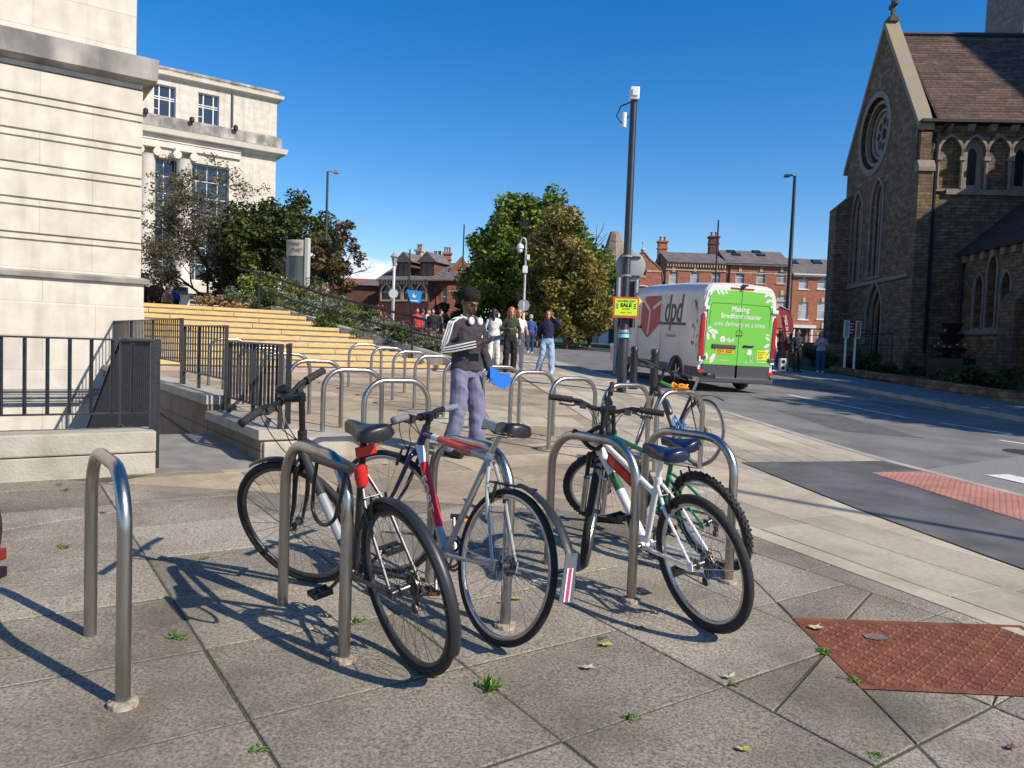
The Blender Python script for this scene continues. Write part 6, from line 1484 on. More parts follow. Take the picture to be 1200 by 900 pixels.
# ------------------------------------------------------------------ trees and planting
def leafcloud(name, m, parent, clumps, n, size, seed, squash=.75, asp=.55):
    """clumps: (centre, radius); leaves spread through and around them"""
    r = np.random.default_rng(seed); C = np.array([list(c) for c, _ in clumps]); Rr = np.array([k for _, k in clumps])
    wt = Rr**2; idx = r.choice(len(C), n, p=wt/wt.sum())
    d = r.normal(size=(n, 3)); d /= np.linalg.norm(d, axis=1)[:, None]; rad_ = (r.random(n)**.45)[:, None]
    d[:, 2] *= squash; P_ = C[idx]+d*rad_*Rr[idx][:, None]
    a = r.normal(size=(n, 3)); a[:, 2] *= .6; a /= np.linalg.norm(a, axis=1)[:, None]; b = np.cross(a, r.normal(size=(n, 3))); b /= np.linalg.norm(b, axis=1)[:, None]
    s = size*(.6+.8*r.random(n))[:, None]; a *= s; b *= s*asp
    V = np.stack([P_-a, P_+b, P_+a, P_-b], 1).reshape(-1, 3)
    me = bpy.data.meshes.new(name); me.vertices.add(4*n); me.vertices.foreach_set('co', V.ravel()); me.loops.add(4*n); me.loops.foreach_set('vertex_index', np.arange(4*n)); me.polygons.add(n); me.polygons.foreach_set('loop_start', np.arange(n)*4); me.polygons.foreach_set('loop_total', np.full(n, 4)); me.materials.append(m); me.update(calc_edges=True); me.validate()
    o = bpy.data.objects.new(name, me); COL.objects.link(o); o.parent = parent; return o
def branches(mb, p, d, L_, r, depth, rng, ends, spread=.6, up=.25, nseg=4, minr=.012):
    pts = [Vector(p)]; rs = [r]; dd = Vector(d).normalized()
    for i in range(nseg):
        dd = (dd+Vector((rng.gauss(0, .12), rng.gauss(0, .12), rng.gauss(0, .08)+up*.12))).normalized(); pts.append(pts[-1]+dd*L_/nseg); rs.append(max(minr, r*(1-.45*(i+1)/nseg)))
    mb.tube(pts, rs, 7 if depth > 1 else 5)
    ends.append((pts[-1], depth))
    if depth <= 0: return
    k = rng.choice((2, 3, 3)) if depth > 1 else rng.choice((2, 3))
    for j in range(k):
        f_ = rng.uniform(.45, 1.0); q = pts[0].lerp(pts[-1], f_) if False else pts[max(1, min(nseg, int(round(f_*nseg))))]
        v = Vector((rng.gauss(0, 1), rng.gauss(0, 1), rng.gauss(0, .6))); v = (v-dd*v.dot(dd)).normalized(); nd_ = (dd+v*spread*rng.uniform(.7, 1.5)+Vector((0, 0, up*.4))).normalized()
        branches(mb, q, nd_, L_*rng.uniform(.6, .85), rs[min(len(rs)-1, max(1, int(f_*nseg)))]*.68, depth-1, rng, ends, spread, up, nseg, minr)
m_bark = mat('bark', (.11, .085, .06), rough=.95, var=.35, scale=12, bump=.8, bscale=30, stretch=(1, 1, .25))
m_barkd = mat('dark_bark', (.05, .035, .028), rough=.95, var=.3, scale=12, bump=.5, bscale=30)
def tree(name, label, loc, H_, clump_fn, nleaf, lsize, m, seed, trunk_r=.2, trunk_h=2., bark=None, depth=3, brL=None, spread=.6, group=None, extra=None, squash=.75):
    rng = random.Random(seed); t = thing(name, label, 'tree', loc, 0, group)
    mb = MB(); ends = []; pts = [Vector((0, 0, -.3))]; 
    for i in range(4): pts.append(Vector((rng.gauss(0, .06)*H_/6, rng.gauss(0, .06)*H_/6, trunk_h*(i+1)/4)))
    mb.tube(pts, [trunk_r*1.35, trunk_r*1.05, trunk_r, trunk_r*.95, trunk_r*.85], 10)
    for j in range(4 if depth else 0):
        a = 2*PI*j/4+rng.uniform(-.4, .4); branches(mb, pts[-1]-Vector((0, 0, .1*j)), Vector((math.cos(a)*spread, math.sin(a)*spread, 1)), (brL or H_*.28), trunk_r*.62, depth, rng, ends, spread)
    mb.build('trunk', bark or m_bark, t, fix=False)
    cl_ = clump_fn(rng, ends)
    if nleaf: leafcloud('crown', m, t, cl_, nleaf, lsize, seed, squash)
    if extra: extra(t, rng, ends)
    return t
def blob_clumps(spec, n, r0, r1, shell=.55):
    def f(rng, ends):
        out = []
        tot = sum(s[3]*s[4]*s[5] for s in spec)
        for cx, cy, cz, rx, ry, rz in spec:
            k = max(4, int(n*rx*ry*rz/tot))
            for _ in range(k):
                v = Vector((rng.gauss(0, 1), rng.gauss(0, 1), rng.gauss(0, 1))).normalized()*(shell+(1-shell)*rng.random()**.6) if rng.random() < .8 else Vector((rng.uniform(-.6, .6), rng.uniform(-.6, .6), rng.uniform(-.6, .6)))
                out.append((Vector((cx+v.x*rx, cy+v.y*ry, cz+v.z*rz)), rng.uniform(r0, r1)))
        return out
    return f
lf_green = leafmat('plane_leaves', (.075, .14, .02), (.19, .25, .045), .7)
lf_brown = leafmat('turning_leaves', (.15, .16, .04), (.30, .23, .065), .6)
lf_olive = leafmat('olive_leaves', (.10, .11, .025), (.18, .15, .04), .6)
lf_dark = leafmat('evergreen_leaves', (.035, .06, .016), (.09, .115, .03), .9)
lf_sparse = leafmat('sparse_leaves', (.11, .10, .055), (.18, .16, .09), .9)
lf_rust = leafmat('rusty_leaves', (.14, .08, .03), (.09, .09, .03), 1.2)
# big green tree and the browner one in front of it. depths 47 and 43
def loc_at(px, D, z=None): p = at(px, 400, D); return (p.x, D, zg(p.x, D) if z is None else z)
D = 50; base = loc_at(606, D); s = D/900
def sp(px, py, rx, ry, D, base, rz=None): p = at(px, py, D); return (p.x-base[0], random.uniform(-.5, .5), p.z-base[2], rx*D/900, ry*.85*D/900, (rz or ry)*D/900)
spec = [sp(610, 268, 36, 34, D, base), sp(578, 298, 32, 32, D, base), sp(565, 340, 28, 32, D, base), sp(650, 300, 40, 44, D, base), sp(600, 320, 45, 50, D, base), sp(627, 245, 18, 20, D, base), sp(690, 335, 28, 35, D, base), sp(676, 275, 14, 12, D, base), sp(702, 302, 12, 12, D, base), sp(598, 240, 10, 10, D, base), sp(694, 302, 22, 28, D, base), sp(704, 335, 18, 26, D, base), sp(640, 245, 22, 22, D, base), sp(640, 370, 60, 22, D, base), sp(560, 372, 24, 16, D, base)]
tree('broadleaf_tree', 'large broad green leaved tree beyond the road, left and top of the pair', base, 10, blob_clumps(spec, 300, .4, .95, .6), 34000, .16, lf_green, 3, .3, 2.6, depth=3, squash=.9)
D = 45; base = loc_at(664, D)
spec = [sp(655, 290, 32, 40, D, base), sp(668, 330, 42, 40, D, base), sp(650, 270, 20, 20, D, base), sp(690, 350, 27, 38, D, base), sp(640, 350, 34, 34, D, base), sp(676, 375, 38, 22, D, base), sp(655, 258, 10, 11, D, base)]
tree('broadleaf_tree', 'tree turning brown and orange in front of the large green tree', base, 9, blob_clumps(spec, 200, .35, .8, .55), 30000, .12, lf_brown, 8, .22, 2.4, depth=3, squash=.9)
D = 47; base = loc_at(690, D); spec = [sp(694, 372, 24, 22, D, base), sp(672, 385, 26, 14, D, base), sp(622, 382, 30, 16, D, base)]
tree('small_tree', 'small olive tree at the right foot of the brown tree', base, 4, blob_clumps(spec, 60, .3, .6), 8000, .1, lf_olive, 18, .1, 1.4, depth=2)
# dark hedge under the trees
def shrub(label, c, rx, ry, rz, m, n, size, seed, grp=None, name='shrub', stems=True):
    t = thing(name, label, 'shrub' if name == 'shrub' else name, c, 0, grp); rng = random.Random(seed)
    cl_ = [(Vector((rng.uniform(-rx, rx), rng.uniform(-ry, ry), rng.uniform(.05, 1)*rz*(1-.3*rng.random()))), rng.uniform(.22, .4)*min(rx, rz, .9)*1.1) for _ in range(22)]
    leafcloud('foliage', m, t, cl_, n, size, seed, .9)
    mb = MB()
    for _ in range(9): a = Vector((rng.uniform(-rx, rx)*.5, rng.uniform(-ry, ry)*.5, -.2)); mb.tube([a, a+Vector((rng.gauss(0, .1), rng.gauss(0, .1), rz*.75))], [.02, .008], 5)
    mb.build('stems', m_barkd, t, fix=False); return t
p = loc_at(548, 52); shrub('dark dense shrub below the left side of the big tree', p, 3.2, 1.5, 2.6, lf_dark, 6000, .16, 61, name='shrub')
# bare reddish tree on the left and evergreen mass
def sparse_extra(t, rng, ends):
    mb = MB()
    for e, dpt in ends:
        for _ in range(5):
            v = Vector((rng.gauss(0, 1), rng.gauss(0, 1), rng.gauss(.3, .8))).normalized()*rng.uniform(.3, .8); mb.tube([e, e+v*.5+Vector((0, 0, .04)), e+v], [.008, .006, .003], 3, caps=False)
    mb.build('twigs', m_barkd, t, smooth=False, fix=False)
D = 33; base = (at(246, 345, D).x, D, 2.05)
def cf(rng, ends):
    out = [(e, rng.uniform(.2, .45)) for e, _ in ends]
    out += blob_clumps([sp(205, 255, 38, 55, D, base), sp(245, 215, 44, 34, D, base), sp(215, 200, 26, 18, D, base), sp(195, 305, 28, 35, D, base), sp(300, 235, 22, 26, D, base), sp(240, 270, 40, 50, D, base)], 170, .22, .5, .5)(rng, ends)
    return out
tree('bare_tree', 'thin nearly bare tree with reddish twigs in front of the stone building', base, 5.6, cf, 21000, .058, lf_sparse, 21, .1, .8, m_barkd, 4, 1.9, .75, extra=sparse_extra)
tt_ = bpy.data.objects['bare_tree']
D = 32; base = (at(262, 345, D).x, D, 2.05)
spec = [sp(290, 285, 40, 40, D, base), sp(330, 262, 34, 32, D, base), sp(355, 290, 38, 40, D, base), sp(268, 318, 28, 26, D, base), sp(315, 315, 55, 28, D, base), sp(342, 240, 14, 12, D, base), sp(300, 245, 18, 16, D, base), sp(385, 300, 22, 34, D, base), sp(372, 268, 16, 16, D, base)]
tree('evergreen_tree', 'dense dark evergreen tree beside the bare tree', base, 5, blob_clumps(spec, 170, .28, .6, .55), 26000, .085, lf_dark, 31, .13, 1.0, m_barkd, 3, 1.6, .8)
D = 29; base = (at(384, 350, D).x, D, 1.7)
spec = [sp(380, 310, 26, 30, D, base), sp(398, 325, 22, 22, D, base), sp(408, 280, 10, 22, D, base), sp(372, 292, 14, 18, D, base), sp(413, 300, 12, 14, D, base)]
tree('small_tree', 'thin open tree with rusty leaves under the left street lamp', base, 4, blob_clumps(spec, 60, .14, .32, .5), 3800, .07, lf_rust, 41, .05, .9, m_barkd, 3, 1.1, .5, extra=sparse_extra)
# planting on the bank: individual shrubs
lf_lime = leafmat('lime_shrub_leaves', (.11, .15, .025), (.22, .24, .05), 1.5)
lf_mid = leafmat('mid_shrub_leaves', (.05, .09, .03), (.12, .15, .05), 1.5)
lf_purple = leafmat('purple_shrub_leaves', (.13, .07, .08), (.24, .12, .14), 1.5)
lf_straw = leafmat('straw_grass', (.26, .19, .09), (.36, .24, .12), 1.5)
lf_sage = leafmat('sage_leaves', (.11, .14, .09), (.2, .23, .15), 1.5)
def bankz(p):  # height of the bank under a point
    pts = [Vector((v.x, v.y, v.z)) for v in bk.v]
    best = None
    for f in bk.f:
        for i in range(1, len(f)-1):
            a, b, c = pts[f[0]], pts[f[i]], pts[f[i+1]]; d_ = (b.y-c.y)*(a.x-c.x)+(c.x-b.x)*(a.y-c.y)
            if abs(d_) < 1e-9: continue
            u = ((b.y-c.y)*(p[0]-c.x)+(c.x-b.x)*(p[1]-c.y))/d_; v = ((c.y-a.y)*(p[0]-c.x)+(a.x-c.x)*(p[1]-c.y))/d_
            if u >= -.01 and v >= -.01 and u+v <= 1.01: best = a.z*u+b.z*v+c.z*(1-u-v)
    return 1.0 if best is None else best
BS = [(262, 356, 22.9, .7, .55, lf_straw, 'feathery straw coloured shrub on the top step edge, leftmost'), (292, 350, 23.2, .5, .6, lf_sage, 'sage green shrub left of the top handrail post'), (312, 338, 23.5, .8, 1.1, lf_lime, 'lime green tall shrub behind the top handrail post'), (334, 350, 23.0, .7, .6, lf_mid, 'low green shrub just right of the top handrail post'),
 (352, 352, 24.0, .7, 1.0, lf_straw, 'orange and straw shrub at the foot of the totem sign'), (366, 362, 21.9, .75, .7, lf_sage, 'grey green shrub above the second handrail post'), (392, 360, 23.8, .9, 1.2, lf_lime, 'lime shrub behind the handrail between second and third posts'), (404, 378, 21.2, .7, .6, lf_mid, 'low dark shrub against the kerb between second and third posts'),
 (425, 372, 23.0, .9, 1.1, lf_straw, 'reddish dry shrub in the middle of the bank'), (432, 388, 20.9, .7, .6, lf_sage, 'grey green shrub by the kerb in the middle'), (452, 376, 22.6, .8, .95, lf_purple, 'purple flowering shrub left of the blue banner'), (462, 394, 20.7, .6, .6, lf_mid, 'green shrub just left of the third handrail post'), (482, 380, 22.6, .8, .9, lf_purple, 'purple shrub under the blue banner'), (494, 398, 20.5, .6, .6, lf_sage, 'shrub just right of the third handrail post'), (510, 396, 21.6, .7, .45, lf_lime, 'bright lime shrub at the right end of the bank'), (526, 408, 20.2, .6, .35, lf_lime, 'low lime shrub beside the man with headphones'), (345, 340, 25.6, 1.0, 1.3, lf_mid, 'green shrub behind the totem sign'), (412, 352, 26.0, 1.2, 1.2, lf_mid, 'wide green shrub at the back of the bank'), (448, 360, 25.6, 1.2, 1.1, lf_purple, 'reddish shrub at the back of the bank below the round sign'), (500, 384, 23.4, .8, .6, lf_mid, 'small green shrub at the back right of the bank')]
for i, (px, py, D, r_, h_, m_, lb) in enumerate(BS):
    p = at(px, py, D); z = bankz((p.x, p.y)) if px > 280 else 2.05
    z = min(z, p.z+.1)-.05
    hh = max(h_, 0.3)
    shrub(lb, (p.x, p.y, z), r_, .6, hh, m_, 2600, .045, 100+i, 'shrubs on the planted bank')
# grass like ground cover over the bank: nobody could count it
mb = MB(); rng = random.Random(9)
T0 = [(B0, B5, B6), (B0, B6, B3), (B0, B3, B1), (B3, B2, B1)]
for _ in range(15000):
    a, b, c = rng.choice(T0); u, v = rng.random(), rng.random()
    if u+v > 1: u, v = 1-u, 1-v
    p = a+(b-a)*u+(c-a)*v
    if p.y > 27 or p.x > -1.55: continue
    h = rng.uniform(.12, .38); d_ = Vector((rng.gauss(0, .3), rng.gauss(0, .3), 1)).normalized()*h; w_ = Vector((rng.gauss(0, 1), rng.gauss(0, 1), 0)).normalized()*.014; mb.add([p-w_, p+w_, p+d_], [(0, 1, 2)])
tag(mb.build('bank_grass', leafmat('bank_grass_leaves', (.06, .10, .03), (.16, .18, .07), 1.2), None, smooth=False, fix=False), 'tangled grass and herbs covering the planted bank', 'ground cover', kind='stuff')
# hedges in front of the church (a clipped mass)
shrub('low dark clipped hedge at the right edge before the church chapel', (17.6, 27.3, zg(17, 27)), 2.6, .7, .75, lf_dark, 9000, .06, 71, name='hedge')
shrub('low dark hedge behind the woman in the pale jacket', (15.4, 36.5, zg(15, 36)), 1.6, .6, .8, lf_dark, 6000, .06, 72, name='hedge')
shrub('low dark hedge at the foot of the noticeboard', (17.2, 34.4, zg(17, 34)), 1.3, .5, .5, lf_dark, 5000, .06, 73, name='hedge')
# trees beside the camera on the right, out of view: their shade falls on the road and the church
def shade(label, loc, H_, spec, n, seed, sz=.22): return tree('broadleaf_tree', label, loc, H_, blob_clumps(spec, 130, .7, 1.4, .4), n, sz, lf_green, seed, .28, 3, depth=2, group='street trees to the right of the view')
for i, (x, y, H_, rx) in enumerate(TREES_OFF): shade('street tree standing to the right of the view beside the far pavement', (x, y, zg(x, y)), H_, [(0, 0, H_*.62, rx, rx, H_*.33), (rx*.5, .3, H_*.5, rx*.6, rx*.6, H_*.2), (-rx*.5, -.6, H_*.55, rx*.6, rx*.7, H_*.2)], 16000, 200+i)
# ------------------------------------------------------------------ people
m_skd = mat('dark_skin', (.16, .08, .045), rough=.42, var=.1, scale=20)
m_skl = mat('fair_skin', (.52, .29, .2), rough=.5, var=.08, scale=20)
def hand(mb, w_, dirv, palmn, side=1, s=1., curl=.5):
    """five fingers; dirv from wrist along the palm, palmn the palm normal, side the thumb side"""
    d = Vector(dirv).normalized(); n = Vector(palmn); n = (n-d*n.dot(d)).normalized(); x = d.cross(n)*side; w_ = Vector(w_)
    mb.tube([w_-d*.02*s, w_+d*.03*s, w_+d*.085*s], [.026*s, .036*s, .034*s], 10, flat=.5, up=tuple(n))
    for i, (o, l) in enumerate(((.028, .072), (.0095, .08), (-.0095, .074), (-.027, .058))):
        p = w_+d*.08*s+x*o*s; q = p+(d*math.cos(curl*.6)+n*math.sin(curl*.6))*l*.45*s; r = q+(d*math.cos(curl*1.7)+n*math.sin(curl*1.7))*l*.32*s; e = r+(d*math.cos(curl*2.6)+n*math.sin(curl*2.6))*l*.25*s
        mb.tube([p-d*.02*s, p, q, r, e], [.0095*s, .0095*s, .009*s, .0082*s, .007*s], 7)
    p = w_+d*.02*s+x*.03*s; q = p+(d*.6+x*.75+n*.15).normalized()*.038*s; e = q+(d*.85+x*.2+n*.5*curl*2).normalized()*.034*s
    mb.tube([p-x*.015*s, p, q, e], [.014*s, .013*s, .011*s, .009*s], 7)
def head(mb, c, s=1., yaw=0, nod=0., tilt=0.):
    """c = centre of head; face towards local -y before yaw"""
    R = Matrix.Rotation(yaw, 3, 'Z') @ Matrix.Rotation(nod, 3, 'X') @ Matrix.Rotation(tilt, 3, 'Y'); c = Vector(c); q = lambda x, y, z: c+R @ (Vector((x, y, z))*s)
    old = mb.T; mb.T = lambda p: c+R @ (p*s)
    mb.sphere((0, .012, .03), 1, 10, (.075, .092, .088)); mb.sphere((0, -.018, -.025), 1, 9, (.062, .07, .078)); mb.sphere((0, -.045, -.075), 1, 7, (.034, .036, .03)); mb.sphere((0, -.01, -.05), 1, 8, (.055, .06, .045))
    mb.tube([(0, -.085, .015), (0, -.1, -.01), (0, -.112, -.03), (0, -.09, -.042)], [.008, .011, .016, .01], 8)
    mb.tube([(-.035, -.078, .02), (0, -.088, .022), (.035, -.078, .02)], .011, 7)
    mb.tube([(-.022, -.086, -.06), (0, -.097, -.059), (.022, -.086, -.06)], [.006, .011, .006], 7)
    for sx in (-1, 1): mb.sphere((sx*.075, .012, -.005), 1, 6, (.012, .022, .034)); mb.sphere((sx*.036, -.055, -.03), 1, 6, (.024, .024, .026))
    mb.T = old; return R
def eyes(par, c, R, s, dark=True):
    mb = MB(); c = Vector(c)
    for sx in (-1, 1): mb.sphere(c+R @ (Vector((sx*.03, -.079, .0))*s), 1, 6, (.011*s, .007*s, .006*s))
    mb.build('eyes', mat('eye_dark', (.02, .015, .012), rough=.3), par)
    mb = MB(); mb.tube([c+R @ (Vector((x, y, -.061))*s) for x, y in ((-.024, -.087), (0, -.104), (.024, -.087))], .0035*s, 5); mb.build('lips', mat('lips', (.2, .07, .06), rough=.5), par)
    mb = MB()
    for sx in (-1, 1): mb.tube([c+R @ (Vector((sx*a, b, .024))*s) for a, b in ((.015, -.093), (.035, -.089), (.052, -.076))], .004*s, 5)
    mb.build('eyebrows', mat('brow_dark', (.02, .012, .01), rough=.9), par)
def person(label, loc, yaw, h=1.7, skin=None, top=None, bottom=None, shoes=None, hair=None, hairstyle='long', arms=None, legs=None, head_nod=0., head_yaw=0., lod=1, slim=1., wide=False, group=None, topname='sweater', botname='trousers', topmats=None, toppick=None, lean=0., crop=0., bare_arms=False, seated=False, name='person'):
    skin = skin or m_skl; k = h/1.75; t = thing(name, label, 'person', loc, yaw, group)
    hipz, shz, hc = .93*k, 1.43*k, (0, -.02*k-lean*.25, 1.625*k)
    if seated: hipz, shz, hc = .5*k, 1.0*k, (0, -.02, 1.2*k)
    legs = legs or [((-.09, .0), (-.1, -.02), (-.1, 0)), ((.09, .0), (.1, -.02), (.1, 0))]
    # legs: (hip xy), knee (x,y[,z]), ankle (x,y[,z])
    def L3(v, z): return Vector((v[0]*k, v[1]*k, (v[2] if len(v) > 2 else z)*k))
    J = []
    for hp, kn, an in legs: J.append((Vector((hp[0]*k, hp[1]*k, hipz)), L3(kn, .5), L3(an, .085)))
    arms = arms or [((-.2, 0), (-.25, .03, 1.15), (-.25, -.04, .9)), ((.2, 0), (.25, .03, 1.15), (.25, -.04, .9))]
    AJ = []
    for sh, el, wr in arms: AJ.append((Vector((sh[0]*k*slim*.86, -lean*.2, shz-.045*k)), Vector(el)*k, Vector(wr)*k))
    vx = (.008, .012, .018)[lod]
    # ---- body: one continuous figure
    mb = MB(); hk = 1.1; R = head(mb, hc, k*hk, head_yaw, head_nod)
    mb.tube([(0, .01-lean*.15, shz-.02), (0, 0-lean*.2, shz+.08*k), (hc[0], hc[1]+.015, hc[2]-.03*k)], [.062*k, .052*k, .05*k], 10)
    def torso(mb, g, z0, z1):
        prof = [(hipz-.06*k, .155, .105), (hipz+.04*k, .155, .105), (hipz+.17*k, .13*slim, .092), (hipz+.32*k, .15*slim, .105), (hipz+.42*k, .165*slim, .102), (shz-.03*k, .145*slim, .085), (shz+.02*k, .09, .062), (shz+.045*k, .06, .05)]
        rows_ = []
        for z, a, b in prof:
            if z < z0 or z > z1: continue
            rows_.append((z, a*k+g, b*k+g))
        rows_ = [(z0, rows_[0][1], rows_[0][2])]+rows_ if rows_[0][0] > z0+.01 else rows_
        n = 16; vs = []
        for z, a, b in rows_:
            yo = -lean*.2*(z-hipz)/(shz-hipz)
            for i in range(n): th = 2*PI*i/n; vs.append((a*math.cos(th), b*math.sin(th)*(1.0)+yo, z))
        fs = [(i*n+j, i*n+(j+1) % n, (i+1)*n+(j+1) % n, (i+1)*n+j) for i in range(len(rows_)-1) for j in range(n)]+[tuple(range(n))[::-1], tuple((len(rows_)-1)*n+j for j in range(n))]
        mb.add(vs, fs)
    torso(mb, -.012, hipz-.06*k, shz+.04*k)
    for H_, K_, A_ in J:
        mb.tube([H_, H_.lerp(K_, .5), K_, K_.lerp(A_, .35), A_], [.078*k, .068*k, .052*k, .05*k, .036*k], 10)
        mb.tube([A_+Vector((0, .05*k, -.035*k)), A_+Vector((0, -.06*k, -.045*k)), A_+Vector((0, -.15*k, -.055*k))], [.035*k, .036*k, .026*k], 8)
    for si, (S_, E_, W_) in enumerate(AJ):
        mb.tube([Vector((S_.x*.6, S_.y, S_.z+.01)), S_, S_.lerp(E_, .5), E_, E_.lerp(W_, .4), W_], [.05*k, .05*k, .041*k, .035*k, .034*k, .023*k], 9)
        f_ = (W_-E_).normalized(); hn = Vector((-1 if S_.x > 0 else 1, 0, 0)); 
        if abs(f_.dot(hn)) > .6: hn = Vector((0, 0, 1))
        if len(arms[si]) > 3 and False: pass
        hand(mb, W_, f_, hn, 1, k*.95, .55)
    body = remeshed(mb, 'body', skin, t, vx*.75 if lod else .0062, 1 if lod else 2)
    if lod < 2: eyes(body, hc, R, k*hk)
    # ---- top
    if top:
        mb = MB(); z0 = hipz+(.02 if not crop else crop)*k-.04*k; torso(mb, .022*k+.008, z0, shz+.05*k)
        for S_, E_, W_ in AJ:
            We = E_.lerp(W_, .9) if not bare_arms else S_.lerp(E_, .45)
            pts = [Vector((S_.x*.35, S_.y, S_.z+.045)), S_, S_.lerp(E_, .5)]+([E_, E_.lerp(W_, .5), We] if not bare_arms else [We]); 
            rr_ = [.05*k, .064*k, .06*k]+([.054*k, .05*k, .04*k] if not bare_arms else [.058*k]); mb.tube(pts, rr_, 10)
        remeshed(mb, topname, topmats or top, t, vx, 6, .012*k, 7., pick=toppick)
    # ---- bottom
    if bottom:
        mb = MB(); n = 14; zt = hipz+.1*k
        prof = [(hipz-.1*k, .16, .11), (hipz+.0*k, .168, .118), (hipz+.1*k, .148, .108)]; vs = [(a*k*math.cos(2*PI*i/n), b*k*math.sin(2*PI*i/n), z) for z, a, b in prof for i in range(n)]
        mb.add(vs, [(i*n+j, i*n+(j+1) % n, (i+1)*n+(j+1) % n, (i+1)*n+j) for i in range(2) for j in range(n)]+[tuple(range(n))[::-1], tuple(2*n+j for j in range(n))])
        for H_, K_, A_ in J:
            lw_ = 1.35 if wide else 1.0; ee = A_+Vector((0, 0, -.03*k if wide else .0)); mb.tube([H_+Vector((0, 0, .02)), H_.lerp(K_, .5), K_, K_.lerp(ee, .5), ee], [.094*k, .086*k*(1+.3*(lw_-1)), .068*k*lw_, .066*k*lw_, .062*k*lw_], 12)
        remeshed(mb, botname, bottom, t, vx, 8, .016*k, 5.)
    # ---- shoes
    for H_, K_, A_ in J:
        mb = MB(); mb.tube([A_+Vector((0, .065*k, -.05*k)), A_+Vector((0, .0, -.035*k)), A_+Vector((0, -.09*k, -.05*k)), A_+Vector((0, -.19*k, -.062*k))], [.036*k, .046*k, .044*k, .03*k], 10); so_ = mb.build('shoe', shoes or m_white, t)
    # ---- hair
    hm = hair or mat('brown_hair', (.06, .03, .015), rough=.6, var=.3, scale=40); c = Vector(hc); mb = MB(); mb.T = lambda p: c+R @ (p*k*hk)
    if hairstyle == 'short': mb.sphere((0, .02, .045), 1, 9, (.085, .096, .083)); mb.sphere((0, .05, 0), 1, 8, (.08, .07, .08))
    elif hairstyle == 'afro':
        mb.sphere((0, .018, .062), 1, 9, (.094, .102, .085)); mb.sphere((0, .05, .01), 1, 8, (.088, .072, .075))
    else:
        mb.sphere((0, .025, .04), 1, 9, (.088, .098, .088)); mb.sphere((0, .055, -.02), 1, 8, (.085, .06, .1))
        L_ = {'long': -.26, 'bob': -.13, 'back': -.3}[hairstyle]
        mb.tube([(0, .07, .0), (0, .085, L_*.5), (0, .075, L_)], [.075, .075, .035], 10, flat=.6)
        for sx in (-1, 1): mb.tube([(sx*.06, -.01, .08), (sx*.088, -.0, 0), (sx*.09, -.015, L_*.55), (sx*.075, -.03, L_*.95)], [.022, .024, .03, .012], 8)
    remeshed(mb, 'hair', hm, t, .010 if lod < 2 else .015, 1, .009 if hairstyle == 'afro' else .006, 55 if hairstyle == 'afro' else 22)
    t['_k'] = k; del t['_k']
    return t, dict(k=k, J=J, A=AJ, hc=Vector(hc), R=R)
def knit(name, c, c2=None): return mat(name, c, rough=.9, var=.15 if not c2 else 0, c2=c2, scale=8, bump=.3, bscale=120)
m_char = knit('charcoal_jersey', (.045, .038, .045)); m_stripe = knit('white_stripe', (.75, .75, .73)); m_lav = knit('lavender_joggers', (.165, .165, .255))
# --- the man with headphones: he faces the camera's right, looking at his phone
mx_, my_ = -.46, 7.62
ML = [((-.09, 0), (-.14, -.05, .5), (-.17, .03, .09)), ((.09, 0), (.12, -.06, .5), (.10, -.10, .085))]
MA = [((-.205, 0), (-.28, .03, 1.13), (-.04, -.27, 1.2)), ((.205, 0), (.25, .0, 1.13), (.2, -.16, .9))]
stripe_pick = None
man, MI = person('man in charcoal sweatshirt and lavender joggers looking at his phone, blue folder in hand', (mx_, my_, zg(mx_, my_)), rad(46), 1.64, m_skd, m_char, m_lav, m_blackpl, mat('black_curls', (.012, .01, .01), rough=.85, var=.3, scale=60, bump=1., bscale=200), 'afro', MA, ML, head_nod=rad(26), head_yaw=rad(0), lod=0, wide=True, topname='sweatshirt', botname='joggers')
k = MI['k']; S_, E_, W_ = MI['A'][0]
# white sleeve stripes laid along shoulder, upper arm and forearm on his right arm
for off in (-.026, 0, .026):
    mb = MB(); pts = []
    out = Vector((-1, -.35, .25)).normalized()
    path = [(Vector((S_.x*.42, S_.y-.0, S_.z+.065)), Vector((0, 0, 1)), .012), (Vector((S_.x*.8, S_.y, S_.z+.03)), Vector((-.5, 0, 1)), .036), (S_, Vector((-1, -.1, .35)), .063), (S_.lerp(E_, .35), Vector((-1, -.25, 0)), .062), (S_.lerp(E_, .7), Vector((-1, -.35, 0)), .059), (E_+Vector((0, 0, .0)), Vector((-1, -.4, -.3)), .057), (E_.lerp(W_, .3), Vector((-.75, -.55, -.25)), .054), (E_.lerp(W_, .6), Vector((-.7, -.6, -.1)), .049), (E_.lerp(W_, .86), Vector((-.7, -.6, .0)), .043)]
    for i, (p, n_, r_) in enumerate(path):
        n_ = n_.normalized(); a = path[max(i-1, 0)][0]; b = path[min(i+1, len(path)-1)][0]; td = (b-a).normalized(); sdv = td.cross(n_).normalized(); pts.append(p+n_*(r_*k+.006)+sdv*off)
    vs = []
    for i, p in enumerate(pts):
        n_ = path[i][1].normalized(); a = pts[max(i-1, 0)]; b = pts[min(i+1, len(pts)-1)]; sdv = (b-a).normalized().cross(n_).normalized(); vs += [p-sdv*.006-n_*.012, p-sdv*.006+n_*.003, p+sdv*.006+n_*.003, p+sdv*.006-n_*.012]
    mb.add(vs, [(i*4+j, i*4+(j+1) % 4, (i+1)*4+(j+1) % 4, (i+1)*4+j) for i in range(len(pts)-1) for j in range(4)]); mb.build('sleeve_stripe', m_stripe, man)
mb = MB(); mb.add([(.066, -.134, 1.18), (.088, -.13, 1.175), (.08, -.133, 1.21)], [(0, 1, 2)]); mb.build('chest_badge', m_stripe, man, smooth=False)
